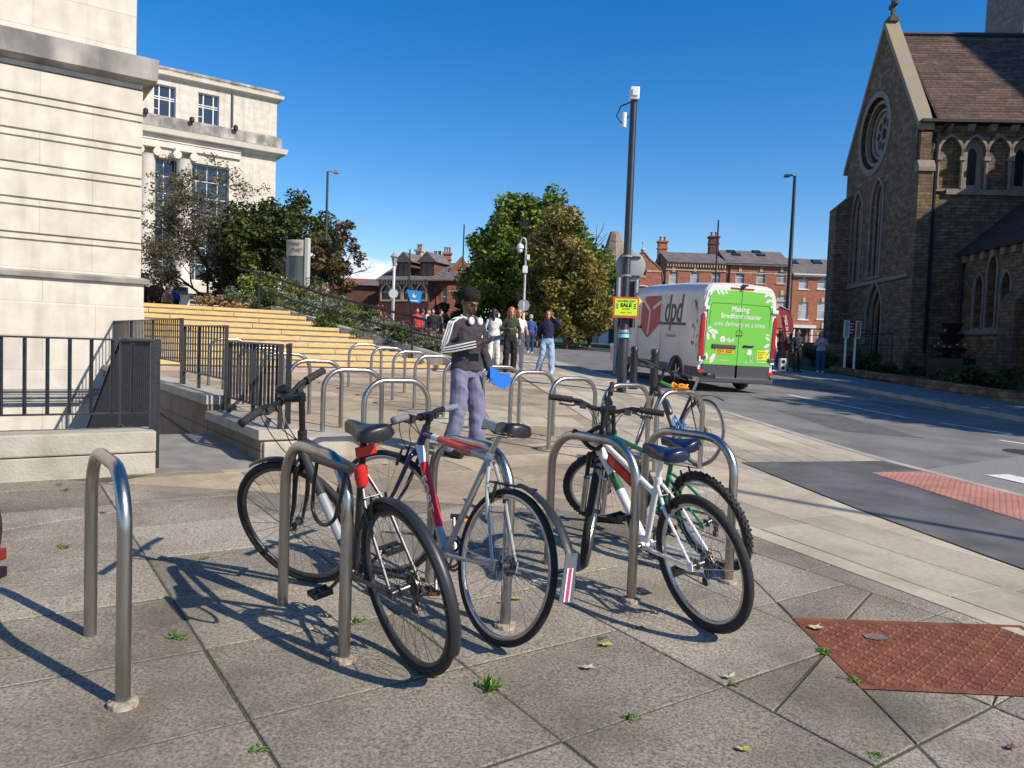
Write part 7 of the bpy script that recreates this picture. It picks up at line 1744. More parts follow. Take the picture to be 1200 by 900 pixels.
# headphones round his neck
hp = MB(); c0 = Vector((0, -.03, 1.535))*.895; arc_ = [c0+Vector((.092*math.cos(a), .075*math.sin(a)+.0, .027*math.sin(a))) for a in [rad(-35+250*i/14) for i in range(15)]]
hp.tube(arc_, .009, 8, flat=1.4); hb_ = hp.build('headphone_band', m_white, man)
for sx, yy in ((-1, 0), (1, 0)):
    hp = MB(); c = Vector((sx*.058, -.115, 1.337)); hp.sphere(c, 1, 8, (.036, .024, .041)); hp.build('ear_cup', m_white, hb_)
# phone held by his right hand
W_ = MI['A'][0][2]; f_ = (W_-MI['A'][0][1]).normalized()
def worldof(o, p): bpy.context.view_layer.update(); return o.matrix_world @ Vector(p)
ph = thing('phone', 'dark phone held in front of the man in charcoal', 'phone', tuple(worldof(man, W_+f_*.115+Vector((.01, -.01, .03)))), rad(38)); mb = MB(); mb.cbox((0, 0, 0), (.148, .072, .009), Matrix.Rotation(rad(25), 3, 'X') @ Matrix.Rotation(rad(-14), 3, 'Y')); mb.build('phone_case', mat('phone_case', (.05, .05, .055), rough=.3), ph, bevel=.002)
mb = MB(); mb.cbox(Matrix.Rotation(rad(25), 3, 'X') @ Matrix.Rotation(rad(-14), 3, 'Y') @ Vector((0, 0, .0052)), (.138, .066, .001), Matrix.Rotation(rad(25), 3, 'X') @ Matrix.Rotation(rad(-14), 3, 'Y')); mb.build('phone_screen', m_glass, ph)
# blue folder and papers in his left hand
W2 = MI['A'][1][2]; fd = thing('folder', 'bright blue folded tote or folder carried in the hand of the man in charcoal', 'folder', tuple(worldof(man, W2+Vector((.03, -.04, -.02)))), rad(10))
m_blue = mat('blue_folder', (.01, .16, .62), rough=.35)
for i, (w0, a) in enumerate(((0, -16), (.02, -2), (.04, 14), (.055, 26))):
    mb = MB(); c_, s_ = math.cos(rad(a)), math.sin(rad(a)); base_ = [(-.10, .07), (.02, .05), (.19, -.05), (.17, -.14), (.05, -.13), (-.04, -.10)]
    pt_ = [(x*c_-z*s_, z*c_+x*s_) for x, z in base_]; mb.prism(pt_, lambda x, z, d, w0=w0: (x*.85, -.05+w0*1.2+d+x*.35, z*.85-w0*.5), 0, .004); mb.build('folder_leaf', m_blue, fd, smooth=False)

# --- the group of walkers
def gpos(px, D): p = at(px, 420, D); return (p.x, D, zg(p.x, D))
fo = lambda a: rad(a)
WL = [((-.09, 0), (-.11, -.08, .5), (-.12, -.16, .1)), ((.09, 0), (.1, .04, .5), (.1, .20, .12))]
m_red_hair = mat('red_hair', (.33, .085, .02), rough=.5, var=.3, scale=40); m_dk_hair = mat('dark_hair', (.03, .015, .012), rough=.5, var=.3, scale=40); m_lt_hair = mat('fair_hair', (.3, .16, .08), rough=.5, var=.3, scale=40); m_gy_hair = mat('grey_hair', (.4, .37, .33), rough=.7, var=.2, scale=40)
person('red haired woman in dark green sweater and black trousers holding her phone', gpos(597.5, 20.3), rad(12), 1.72, m_skl, knit('dark_green_knit', (.035, .05, .025)), knit('black_trousers', (.012, .012, .013)), m_blackpl, m_red_hair, 'long', [((-.2, 0), (-.26, .03, 1.13), (-.02, -.22, 1.16)), ((.2, 0), (.26, .04, 1.12), (.24, -.06, .86))], [((-.09, 0), (-.11, -.03, .5), (-.12, .02, .09)), ((.09, 0), (.1, -.04, .5), (.1, .03, .09))], lod=1, slim=.9, head_nod=rad(12), crop=.1, wide=True)
person('woman in white top with bare arms just behind the red haired woman', gpos(606.5, 21.3), rad(8), 1.7, m_skl, m_stripe, knit('off_white_trousers', (.6, .58, .55)), m_white, m_lt_hair, 'long', [((-.2, 0), (-.24, .02, 1.14), (-.1, -.2, 1.1)), ((.2, 0), (.26, .02, 1.1), (.25, -.1, .88))], lod=1, slim=.88, bare_arms=True, topname='top')
person('dark haired woman in a white suit with her back turned', gpos(577.5, 22.3), rad(178), 1.68, m_skl, knit('white_jacket', (.72, .71, .69)), knit('white_trousers', (.7, .69, .67)), mat('beige_shoes', (.4, .33, .25), rough=.7), m_dk_hair, 'back', [((-.2, 0), (-.27, .0, 1.16), (-.2, -.1, 1.0)), ((.2, 0), (.27, .02, 1.14), (.22, -.1, .98))], WL, lod=1, slim=.95, topname='jacket', wide=True)
person('smiling woman in navy sweater and pale jeans, hand at her ear', gpos(641, 20.8), rad(-4), 1.7, m_skl, knit('navy_knit', (.015, .018, .055)), knit('pale_denim', (.30, .41, .55), ), m_white, mat('auburn_hair', (.10, .035, .02), rough=.5, var=.3, scale=40), 'bob', [((-.2, 0), (-.27, .06, 1.13), (-.29, .02, .87)), ((.2, 0), (.38, -.06, 1.32), (.15, -.08, 1.55))], [((-.09, 0), (-.14, -.04, .52), (-.24, .08, .1)), ((.09, 0), (.12, -.1, .5), (.14, -.12, .085))], lod=1, slim=.92, crop=.08, wide=True)
person('grey haired person in blue jacket walking away across the road', gpos(620.5, 33), rad(185), 1.68, m_skl, knit('blue_jacket', (.05, .08, .28)), knit('blue_jeans', (.03, .05, .12)), m_white, m_gy_hair, 'short', None, WL, lod=2, topname='jacket')
person('man in dark clothes standing beside the red feather flag', gpos(933.5, 31.0), rad(15), 1.72, m_skl, knit('dark_hoodie', (.03, .035, .05)), knit('black_joggers', (.012, .012, .013)), m_blackpl, m_dk_hair, 'short', [((-.2, 0), (-.25, .03, 1.14), (-.24, -.05, .9)), ((.2, 0), (.26, .04, 1.13), (.1, -.2, 1.12))], lod=1)
person('dark haired woman in pale grey jacket and blue jeans on the far pavement', gpos(961.5, 32.2), rad(-12), 1.72, m_skl, knit('pale_grey_jacket', (.36, .36, .38)), knit('deep_blue_jeans', (.03, .05, .17)), m_white, m_dk_hair, 'long', [((-.2, 0), (-.27, .03, 1.14), (-.08, -.2, 1.22)), ((.2, 0), (.27, .04, 1.13), (.08, -.22, 1.24))], lod=1, slim=.92, topname='jacket', wide=True)
# people on the terrace above the steps
def terr(px, pyhead, D, z=2.085): p = at(px, 340, D); return (p.x, D, z)
person('person in dark padded jacket at the far left of the terrace', terr(170, 335, 36), rad(60), 1.72, m_skl, knit('dark_padded_jacket', (.03, .03, .033)), knit('dark_trousers', (.02, .02, .025)), m_blackpl, m_dk_hair, 'short', None, None, lod=2, topname='jacket')
person('person in black jacket over maroon clothes second from left on the terrace', terr(180.5, 335, 35.4), rad(10), 1.74, m_skl, knit('maroon_jacket', (.07, .02, .025)), knit('dark_trousers', (.02, .02, .025)), m_blackpl, m_dk_hair, 'short', None, None, lod=2, topname='jacket')
person('person in dark jacket third from left on the terrace', terr(188, 335, 36), rad(-30), 1.7, m_skl, knit('black_leather', (.025, .025, .025)), knit('dark_trousers', (.02, .02, .025)), m_blackpl, m_dk_hair, 'short', None, None, lod=2, topname='jacket')
person('fair person sitting low on the terrace between the dark jackets and the blue jacket', terr(196, 345, 34.2, 1.95), rad(0), 1.5, m_skl, knit('tan_top', (.4, .25, .16)), knit('dark_trousers', (.02, .02, .025)), m_blackpl, m_lt_hair, 'short', None, None, lod=2)
person('person with bright blue hooded jacket on the terrace', terr(206.5, 338, 35), rad(80), 1.62, m_skd, knit('bright_blue_jacket', (.02, .16, .8)), knit('dark_trousers', (.02, .02, .025)), m_blackpl, m_dk_hair, 'short', None, None, lod=2, topname='jacket')
p = terr(214, 352, 34.6); o_ = MB(); o_.box(-.25, -.15, 1.05, .22, .1, 1.38); o_ = o_.build('shopping_bag', mat('light_blue_bag', (.18, .45, .75), rough=.5), None, bevel=.03); o_.location = p; tag(o_, 'pale blue bag beside the person in the bright blue jacket', 'bag')
# distant people past the end of the bank
for px, D, c, lb, yw in ((487.5, 31, (.5, .05, .04), 'distant person in red top behind the bank, leftmost', 20), (494, 33, (.05, .07, .25), 'distant person in navy top right of the one in red', 160), (500, 32, (.7, .68, .65), 'distant person in white behind the handrail end', 90), (506, 30, (.02, .02, .02), 'distant person in black behind the handrail end', 10), (515, 31.5, (.06, .06, .07), 'distant person in charcoal, partly behind the man with headphones', 120)):
    q = at(px, 400, D); person(lb, (q.x, D, zg(q.x, D)), rad(yw), 1.66, m_skl, knit('top_%d' % px, c), knit('dark_trousers', (.02, .02, .025)), m_blackpl, m_dk_hair, 'short', None, None, lod=2, group='people walking behind the planted bank')
for px, D, c, lb, yw in ((659, 66, (.02, .02, .025), 'person in black sitting outside the shops, left', 60), (668, 66.5, (.6, .6, .6), 'person in white sitting outside the shops, middle', 0), (680, 66, (.05, .02, .03), 'person in dark red sitting outside the shops, right', -60)):
    q = at(px, 400, D); person(lb, (q.x, D, zg(q.x, D)), rad(yw), 1.7, m_skl, knit('seated_top_%d' % px, c), knit('dark_trousers', (.02, .02, .025)), m_blackpl, m_dk_hair, 'short', legs=[((-.09, 0), (-.1, -.42, .5), (-.1, -.42, .1)), ((.09, 0), (.1, -.42, .5), (.1, -.42, .1))], lod=2, seated=True, arms=[((-.2, 0), (-.25, -.05, .72), (-.12, -.3, .62)), ((.2, 0), (.25, -.05, .72), (.12, -.3, .62))], group='people seated outside the shops')
    mb = MB(); mb.box(-.22, -.2, .42, .22, .22, .45); mb.box(-.22, .2, .45, .22, .23, .85); 
    for a in (-.2, .17):
        for b in (-.18, .18): mb.box(a, b, 0, a+.03, b+.03, .42)
    ch = mb.build('cafe_chair', m_iron, None, smooth=False); ch.location = (q.x, D, zg(q.x, D)); ch.rotation_euler = (0, 0, rad(yw)); tag(ch, lb.replace('person', 'cafe chair under the person'), 'chair', 'chairs outside the shops')
# ------------------------------------------------------------------ the delivery van
m_vwhite = mat('van_white', (.72, .72, .70), rough=.3, coat=.4, var=.05, scale=1.5)
m_vshade = mat('van_white_shaded', (.74, .71, .65), rough=.32, coat=.4, c2=(.62, .58, .51), scale=1.2)  # white van paint with the beige-grey of its shaded side put into the colour
m_vgreen = mat('van_green', (.17, .55, .07), rough=.35, coat=.3)
m_vdark = mat('van_trim', (.06, .065, .07), rough=.45)
HV = rad(14); V0 = Vector((5.58, 19.35, 0)); V0.z = zg(V0.x, V0.y)-.10
van = thing('delivery_van', 'white delivery van with green rear doors and red cube emblem on its shaded side', 'van', tuple(V0), HV)
van.rotation_euler = (Matrix.Rotation(HV, 4, 'Z') @ Matrix.Rotation(math.atan(GX*-math.sin(HV)+GY*math.cos(HV)), 4, 'X') @ Matrix.Rotation(-math.atan(GX*math.cos(HV)+GY*math.sin(HV)), 4, 'Y')).to_euler()
HWd = 1.035; van.scale = (1, 1, 1.045)
def section(h, w, zb, y):
    r = .16; top = [(w, zb), (w, min(h-.12, 1.5)), (w, min(h-.08, 2.26)), (w-.02, h-.28 if h > 2.4 else h-.1), (w-.06, h-.17 if h > 2.4 else h-.06), (w-.15, h-.07 if h > 2.4 else h-.03), (w-.32, h-.02), (w*.4, h), (0, h+.012)]
    top = [(a, max(b, zb+.01*i)) for i, (a, b) in enumerate(top)]
    return [(a, y, b) for a, b in top]+[(-a, y, b) for a, b in top[::-1][1:]]
stn = [(2.58, 1.0, .9, -.0), (2.61, 1.025, .9, .05), (2.62, HWd, .9, .2), (2.66, HWd, .9, 1.5), (2.66, HWd, .9, 3.7), (2.62, HWd, .9, 4.2), (2.5, 1.03, .9, 4.5), (2.25, 1.02, .9, 4.75), (1.85, 1.01, .9, 5.1), (1.5, 1.0, .9, 5.4), (1.36, .98, .9, 5.55), (1.22, .93, .9, 5.85), (1.05, .85, .9, 6.05)]
mb = MB(); vs = []; S_ = [section(*s) for s in stn]; n = len(S_[0])
for s in S_: vs += s
mb.add(vs, [(i*n+j, i*n+j+1, (i+1)*n+j+1, (i+1)*n+j) for i in range(len(S_)-1) for j in range(n-1)]+[tuple(range(n)), tuple((len(S_)-1)*n+j for j in range(n)), tuple([i*n for i in range(len(S_))]+[i*n+n-1 for i in range(len(S_))][::-1])])
mb.build('body', m_vshade, van, angle=28)
YR, YF = 1.22, 5.2       # axle positions
def archcut(y, r=.43, z0=.36, n=12): return [(y+r*math.cos(PI-PI*i/n), max(z0, .36+r*math.sin(PI*i/n))) for i in range(n+1)]
for sx in (-1, 1):
    low = [(0.0, .9), (0.0, .42), (.3, .36)]+archcut(YR)+archcut(YF)+[(5.95, .4), (6.05, .9)]
    mb = MB(); mb.prism(low, lambda a, b, d, sx=sx: (sx*(HWd-.0-d), a, b), 0.002, .1); mb.build('side_panel', m_vshade, van, smooth=False)
    mb = MB(); 
    for a, b in ((0.02, YR-.5), (YR+.5, YF-.5)): mb.box(sx*HWd if sx > 0 else -HWd-.012, a, .34, (HWd+.012) if sx > 0 else -HWd, b, .58)
    mb.build('rubbing_strip', m_vdark, van, smooth=False)
    for y in (YR, YF):
        P_ = archcut(y, .44); Pi = archcut(y, .40)[::-1]; mb = MB(); mb.prism(P_+Pi, lambda a, b, d, sx=sx: (sx*(HWd+.004+d), a, b), 0, .02); mb.build('wheel_arch', m_vdark, van, smooth=False)
mb = MB(); mb.box(-.9, .1, .34, .9, 5.85, .92); mb.build('underbody', m_blackpl, van, smooth=False)
for y in (YR, YF):
    for sx in (-1, 1):
        mb = MB(); mb.lathe([(.22, -.1), (.33, -.11), (.36, -.07), (.365, 0), (.36, .07), (.33, .11), (.22, .1)], 28, (sx*.9, y, .365), 'x'); w_ = mb.build('wheel', m_rubber, van)
        mb = MB(); mb.lathe([(.05, -.02), (.225, -.02), (.235, .105), (.215, .112), (.2, .05), (.05, .03)], 24, (sx*.9 if sx > 0 else -.9, y, .365), 'x')
        for i in range(5):
            a = 2*PI*i/5; c = Vector((sx*1.0, y+.12*math.cos(a), .365+.12*math.sin(a))); mb.cbox(c, (.02, .19, .045), Matrix.Rotation(a, 3, 'X'))
        mb.lathe([(.06, -.02), (.055, .02)], 12, (sx*1.0, y, .365), 'x'); mb.build('wheel_rim', m_alu, w_)
# rear face
RZ = Matrix.Rotation(PI/2, 4, 'X'); RY = lambda p, q, d: (p, -d, q)
mb = MB(); mb.prism([(-1.02, .66), (1.02, .66), (1.0, 2.1), (.93, 2.4), (.82, 2.53), (-.82, 2.53), (-.93, 2.4), (-1.0, 2.1)], RY, .0, .03); mb.build('rear_frame', m_vwhite, van, bevel=.01)
for sx, nm in ((-1, 'l'), (1, 'r')):
    P_ = [(.008, .66), (.92, .66), (.90, 2.1), (.84, 2.33), (.74, 2.43), (.008, 2.46)]; P_ = [(sx*a, b) for a, b in P_]
    mb = MB(); mb.prism(P_, RY, .032, .05); rd = mb.build('rear_door', m_vgreen, van, smooth=False, bevel=.006)
    if sx == -1: RDL = rd
    else: RDR = rd
    mb = MB(); P2 = [(sx*a, b) for a, b in ((.03, .36), (.95, .36), (.93, .655), (.03, .655))]; mb.prism(P2, RY, .0, .05); mb.build('lower_door_panel', m_vdark, rd, smooth=False)
    mb = MB(); mb.bar((sx*.03, -.0505, 2.13), (sx*.78, -.0505, 2.12), .012, .012); mb.bar((sx*.78, -.0505, 2.12), (sx*.83, -.0505, 2.05), .012, .012); mb.bar((sx*.83, -.0505, 2.05), (sx*.84, -.0505, 1.62), .008, .012); mb.build('panel_crease', mat('green_crease', (.04, .2, .03), rough=.5), rd, smooth=False)
    for z in (1.95, .78): mb = MB(); mb.box(sx*.93-.06, -.085, z, sx*.93+.06+(.05*sx if sx > 0 else 0), -.03, z+.085); mb.build('door_hinge', m_white if z > 1 else m_vdark, rd, smooth=False, bevel=.01)
    mb = MB(); P3 = [(sx*.935, .72), (sx*1.045, .72), (sx*1.045, 1.8), (sx*.985, 1.88), (sx*.945, 1.75)]; mb.prism(P3, RY, -.06, .055); tl_ = mb.build('tail_light', mat('tail_light_red', (.5, .01, .012), rough=.12, coat=.6), van, bevel=.012)
    mb = MB(); mb.box(sx*.99-.055, -.062, .72, sx*.99+.055, -.04, .84); mb.build('clear_lens', m_white, tl_, smooth=False)
    mb = MB(); mb.box(sx*.97-.07, -.06, .46, sx*.97+.07, -.0, .53); mb.build('bumper_reflector', m_red, van, smooth=False)
mb = MB(); mb.box(-1.02, -.13, .24, 1.02, .06, .355); mb.build('rear_bumper', m_vdark, van, bevel=.02)
mb = MB(); mb.box(-.9, -.135, .345, .9, -.05, .36); mb.build('bumper_step', m_alu, van, smooth=False)
mb = MB(); mb.box(-.32, -.045, 2.47, .32, -.02, 2.515); mb.build('high_brake_light', m_red, van, bevel=.006)
mb = MB(); mb.cbox((.0, -.06, 2.52), (.05, .07, .1), Matrix.Rotation(.5, 3, 'Y')); mb.cbox((.06, -.05, 2.575), (.14, .06, .045)); mb.build('reversing_camera', m_blackpl, van)
mb = MB(); mb.box(-.72, -.085, 1.06, -.07, -.051, 1.15); mb.build('handle_bar', m_vdark, RDL, bevel=.01)
mb = MB(); mb.box(-.62, -.06, .93, -.12, -.0515, 1.04); pl_ = mb.build('number_plate', mat('yellow_plate', (.85, .45, .02), rough=.4), RDL, smooth=False)
text('lettering', 'YD71 XUZ', .105, m_blackpl, pl_, Matrix.Translation((-.37, -.062, .985)) @ RZ, .001, sx=.88, bold=.002)
mb = MB(); mb.box(.14, -.085, 1.115, .42, -.051, 1.16); mb.build('door_handle', m_blackpl, RDR, bevel=.01)
def rtext(s, size, x, z, par, bold=.0, sx=1.): return text('lettering', s, size, m_white, par, Matrix.Translation((x, -.0535, z)) @ RZ, .001, bold=bold, sx=sx)
rtext('Making', .175, -.02, 2.0, RDL, .003); rtext('Bradford cleaner', .165, .02, 1.83, RDL, .003); rtext('one delivery at a time', .17, -.0, 1.64, RDL, 0, .95)
rtext('dpd', .14, -.24, 1.265, RDL, .003); rtext('Your delivery experts', .06, -.5, .775, RDL); rtext('100% electric', .055, .35, .745, RDR)
mb = MB(); mb.prism(circ((-.44, 1.275), .08, 6), RY, .052, .054); em = mb.build('emblem', m_white, RDL, smooth=False); mb = MB()
for a in (90, 210, 330): mb.bar((-.44, -.0555, 1.275), (-.44+.05*math.cos(rad(a+180)), -.0555, 1.275+.05*math.sin(rad(a+180))), .012, .003)
mb.build('emblem_lines', m_vgreen, em, smooth=False)
mb = MB(); mb.bar((-.06, -.0545, 1.38), (.06, -.0545, 1.38), .006, .02); P_ = arc((.0, 1.42), .085, rad(-60), rad(240), 14); mb.tube([(a, -.053, b) for a, b in P_], .007, 4); mb.build('door_latch', m_vdark, RDR, smooth=False)
# leaf decals
mb = MB()
def lf_(x, z, a, l): 
    c_, s_ = math.cos(a), math.sin(a); pts = [(0, 0), (l*.35, l*.22), (l*.75, l*.17), (l, 0), (l*.7, -l*.15), (l*.3, -l*.16)]; mb.prism([(x+p*c_-q*s_, z+p*s_+q*c_) for p, q in pts], RY, .0515, .0525)
for x, z, a, l in ((-.83, 2.4, -2.0, .15), (-.72, 2.44, -.9, .17), (-.62, 2.44, -.8, .18), (-.5, 2.44, -.8, .15), (-.88, 1.5, .4, .13), (-.86, 1.46, -.15, .3), (-.74, 1.45, -1.2, .22), (-.88, 1.42, -1.3, .2), (-.86, .95, -1.5, .2), (-.74, .68, 1.1, .3), (.6, 2.33, .5, .17), (.72, 2.42, -.6, .15), (.66, 2.2, .45, .2), (.8, 2.3, -1.0, .12), (.82, 2.08, .7, .14), (.88, 1.3, 2.6, .17), (.72, 1.12, .5, .2), (.7, 1.0, .3, .2), (.84, .86, 1.2, .13), (.86, 1.42, 2.9, .12)): lf_(x, z, a, l)
mb.build('leaf_decals', m_white, RDL, smooth=False)
mb = MB(); mb.prism([(.27, .93), (.39, .93), (.39, 1.03), (.37, 1.06), (.29, 1.06), (.27, 1.03)], RY, .0515, .0535)
for x in (.305, .355): mb.box(x-.008, -.0535, 1.06, x+.008, -.0515, 1.12)
mb.tube([(.33, -.0525, .93), (.33, -.0525, .8), (.37, -.0525, .77), (.41, -.0525, .8), (.42, -.0525, .93), (.46, -.0525, .95), (.49, -.0525, .9), (.5, -.0525, .8), (.56, -.0525, .765), (.9, -.0525, .765)], .008, 4); pg = mb.build('plug_decal', m_white, RDR, smooth=False)
mb = MB(); mb.box(.55, -.0535, .82, .82, -.0515, 1.05); sk = mb.build('yellow_sticker', mat('yellow_sticker', (.85, .7, .02), rough=.4), RDR, smooth=False)
mb = MB()
for z, a, b in ((1.0, .63, .8), (.96, .57, .74), (.92, .57, .7), (.88, .57, .72), (.85, .57, .7)): mb.box(a, -.0545, z, b, -.0538, z+.014)
mb.box(.57, -.0545, .99, .605, -.0538, 1.025); mb.build('sticker_print', mat('dark_print', (.12, .1, .02), rough=.6), sk, smooth=False)
# left side: emblem, name, door lines and handles
rl = V0+Matrix.Rotation(HV, 3, 'Z') @ Vector((-HWd, 0, 0))
def onS(px, py): u, z = on_wall(px, py, (rl.x, rl.y), HV+PI/2); return u, z-V0.z-(math.sin(math.atan(GY))*u)
SX = lambda a, b, d: (-HWd-d, a, b)
RS_ = Matrix(((0, 0, -1, 0), (-1, 0, 0, 0), (0, 1, 0, 0), (0, 0, 0, 1)))
cube = [onS(px, py) for px, py in ((765.5, 344), (772.5, 352), (772, 361), (771, 383), (756.5, 399.5), (748.5, 387), (750, 361), (751.5, 358), (755, 350))]
cube = [(a, min(b, 2.3)) for a, b in cube]
print('van side', onS(773, 352), onS(800, 348), onS(716, 400), 'cube', [(round(a, 2), round(b, 2)) for a, b in cube])
mb = MB(); mb.prism(cube, SX, .003, .006); em = mb.build('emblem', mat('emblem_red', (.5, .015, .03), rough=.4), van, smooth=False)
mb = MB(); q = [onS(px, py) for px, py in ((752, 357), (759.5, 369), (757, 395), (763, 366), (772, 359))]
q = [(a, min(b, 2.24)) for a, b in q]
mb.bar((-HWd-.008, *q[0]), (-HWd-.008, *q[1]), .09, .003, up=(1, 0, 0)); mb.bar((-HWd-.008, *q[1]), (-HWd-.008, *q[2]), .09, .003, up=(1, 0, 0)); mb.bar((-HWd-.0085, *q[3]), (-HWd-.0085, *q[4]), .09, .003, up=(1, 0, 0)); mb.build('emblem_lines', m_vshade, em, smooth=False)
a, z0 = onS(774.5, 371); b, z1 = onS(799, 351); 
tw = abs(a-b); text('lettering', 'dpd', 1.0, m_blackpl, van, Matrix.Translation((-HWd-.006, (a+b)/2, 1.93)) @ RS_ @ Matrix.Diagonal((tw/1.72, .98, 1, 1)), .002, shear=.18, bold=.012)
mb = MB(); zr0 = onS(785, 383)[1]; a = onS(771, 383)[0]; b = onS(801, 383)[0]; mb.box(-HWd-.02, min(a, b), zr0-.04, -HWd-.002, max(a, b), zr0+.03); mb.build('sliding_door_rail', m_vdark, van, smooth=False)
mb = MB()
for px in (772, 745.5): u = onS(px, 400)[0]; mb.box(-HWd-.003, u-.006, .62, -HWd+.0, u+.006, 2.05)
u0_, u1_ = onS(772, 400)[0], onS(745.5, 400)[0]; mb.build('door_lines', m_vdark, van, smooth=False)
u, z = onS(748, 387); mb = MB(); mb.box(-HWd-.04, u-.1, z-.03, -HWd-.002, u+.1, z+.03); mb.build('door_handle', m_blackpl, van, smooth=False)
mb = MB(); mb.prism([(4.17, 1.42), (5.07, 1.42), (4.95, 1.7), (4.55, 2.14), (4.17, 2.14)], SX, .002, .012); mb.build('side_window', m_glass, van, smooth=False)
mb = MB(); mb.prism([(4.17, 1.42), (5.07, 1.42), (4.95, 1.7), (4.55, 2.14), (4.17, 2.14)], lambda a, b, d: (HWd+d, a, b), .002, .012); mb.build('side_window', m_glass, van, smooth=False)
mb = MB(); mb.add([(-.88, 4.57, 2.44), (.88, 4.57, 2.44), (.92, 5.38, 1.56), (-.92, 5.38, 1.56)], [(0, 1, 2, 3)]); mb.build('windscreen', m_glass, van, smooth=False)
for sx in (-1, 1): mb = MB(); mb.cbox((sx*1.19, 4.9, 1.62), (.2, .1, .42)); mb.cbox((sx*1.08, 4.92, 1.5), (.16, .05, .06)); mb.build('wing_mirror', m_blackpl, van, bevel=.03)
mb = MB()     # leaf pattern near the rear of the side
rng = random.Random(3)
for i in range(16):
    y = rng.uniform(.12, .45); z = rng.uniform(1.0, 2.1); a = rng.uniform(.8, 2.2); l = rng.uniform(.1, .18); c_, s_ = math.cos(a), math.sin(a); mb.prism([(y+p*c_-q*s_, z+p*s_+q*c_) for p, q in ((0, 0), (l*.5, l*.16), (l, 0), (l*.5, -l*.14))], SX, .003, .005)
mb.build('leaf_decals', mat('dark_green_decal', (.03, .12, .04), rough=.5), van, smooth=False)
text('lettering', 'by electric', .13, m_vdark, van, Matrix.Translation((-HWd-.004, (onS(785, 390)[0]), 1.28)) @ RS_, .001)

# ------------------------------------------------------------------ street furniture
def ground_at(x, y, dz=0): return (x, y, zg(x, y)+dz)
m_polegrey = mat('grey_pole_paint', (.028, .032, .038), rough=.38, var=.2, scale=6)
m_galv = mat('galvanised', (.38, .4, .41), rough=.45, metal=.5, var=.15, scale=10)
x, y = 2.34, 16.4; hz = at(741, 103, y).z-zg(x, y)
lx = at(741.5, 103, y).x-x
t = thing('camera_pole', 'tall dark grey pole with a small camera box on top, beside the van', 'pole', ground_at(x, y)); 
mb = MB(); mb.tube([(0, 0, -.2), (0, 0, 1.4), (0, 0, 1.45), (lx*.0, 0, hz-.02)], [.105, .105, .088, .07], 16); mb.build('pole_shaft', m_polegrey, t)
mb = MB(); mb.lathe([(.105, 1.25), (.11, 1.27), (.11, 1.3), (.105, 1.32)], 16); mb.build('base_band', m_galv, t)
mb = MB(); mb.box(-.09, -.11, hz-.26, .1, .11, hz+.0); mb.box(-.06, -.14, hz-.2, .07, -.111, hz-.05); mb.build('camera_box', m_white, t, bevel=.015)
mb = MB(); mb.tube([(-.02, -.1, hz-.3), (-.28, -.12, hz-.42), (-.36, -.1, hz-.62), (-.24, -.1, hz-.78), (-.1, -.05, hz-.6)], .016, 6); mb.build('cable', m_blackpl, t)
mb = MB(); mb.tube([(-.2, -.1, hz-.55), (-.2, -.1, hz-.85)], .05, 8); mb.build('antenna', m_white, t)
p = at(730, 390, y); mb = MB(); mb.lathe([(.133, 0), (.118, .02), (.118, .07), (.117, .075)], 16, (0, 0, p.z-zg(x, y)-.1)); mb.build('blue_sticker', mat('pale_blue_tape', (.15, .5, .7), rough=.5), t)
# round sign seen from the back
c = at(739, 312, y+.14); t = thing('round_sign', 'back of a round grey traffic sign clamped to the camera pole', 'sign', tuple(c)); mb = MB(); r_ = 17.3/CF*y*1.02; mb.lathe([(r_*.985, -.01), (r_, -.008), (r_, .006), (r_*.98, .01)], 40, (0, 0, 0), 'y'); mb.build('sign_disc', mat('sign_back', (.30, .32, .32), rough=.5, metal=.2, var=.06, scale=3), t)
for z in (.19, -.22): mb = MB(); mb.box(-.2, -.045, z-.02, .2, -.012, z+.02); mb.build('channel', m_polegrey, t, smooth=False); mb = MB(); mb.lathe([(.105, -.02), (.108, -.018), (.108, .018), (.105, .02)], 18, (x-c.x, -.14, z)); mb.build('clamp', m_galv, t)
# SALE sign
c = at(733.5, 360, y-.16); t = thing('sale_sign', 'yellow green SALE placard with orange border tied to the camera pole', 'sign', tuple(c), rad(-3)); 
Wd_, Hd_ = .49, .37
mb = MB(); mb.box(-Wd_/2-.03, -.004, -Hd_/2-.04, Wd_/2+.02, .004, Hd_/2+.03); mb.build('backing_board', mat('orange_board', (.62, .1, .02), rough=.6), t, smooth=False)
mb = MB(); mb.box(-Wd_/2+.012, -.009, -Hd_/2+.01, Wd_/2-.01, -.0055, Hd_/2-.01); pb = mb.build('placard', mat('lime_placard', (.62, .85, .04), rough=.6), t, smooth=False)
tx = lambda s, sz, z, m, b=.002, sx=1.: text('lettering', s, sz, m, pb, Matrix.Translation((0, -.0115, z)) @ RZ, .0008, bold=b, sx=sx)
tx('HOUSEPLANT', .062, .125, mat('print_green', (.12, .25, .02), rough=.6)); tx('SALE', .105, .04, m_blackpl, .005, 1.05); tx('TODAY', .05, -.04, mat('print_green', (.1, .2, .02)), .001); tx('10AM - 4PM', .045, -.115, mat('print_orange', (.6, .25, .02), rough=.6), .001)
for sx in (-1, 1):
    mb = MB(); 
    for i in range(3): mb.cbox((sx*.185, -.0105, .06-.04*i), (.05, .002, .022), None)
    mb.build('printed_plants', mat('print_dark', (.05, .05, .06)), pb, smooth=False)
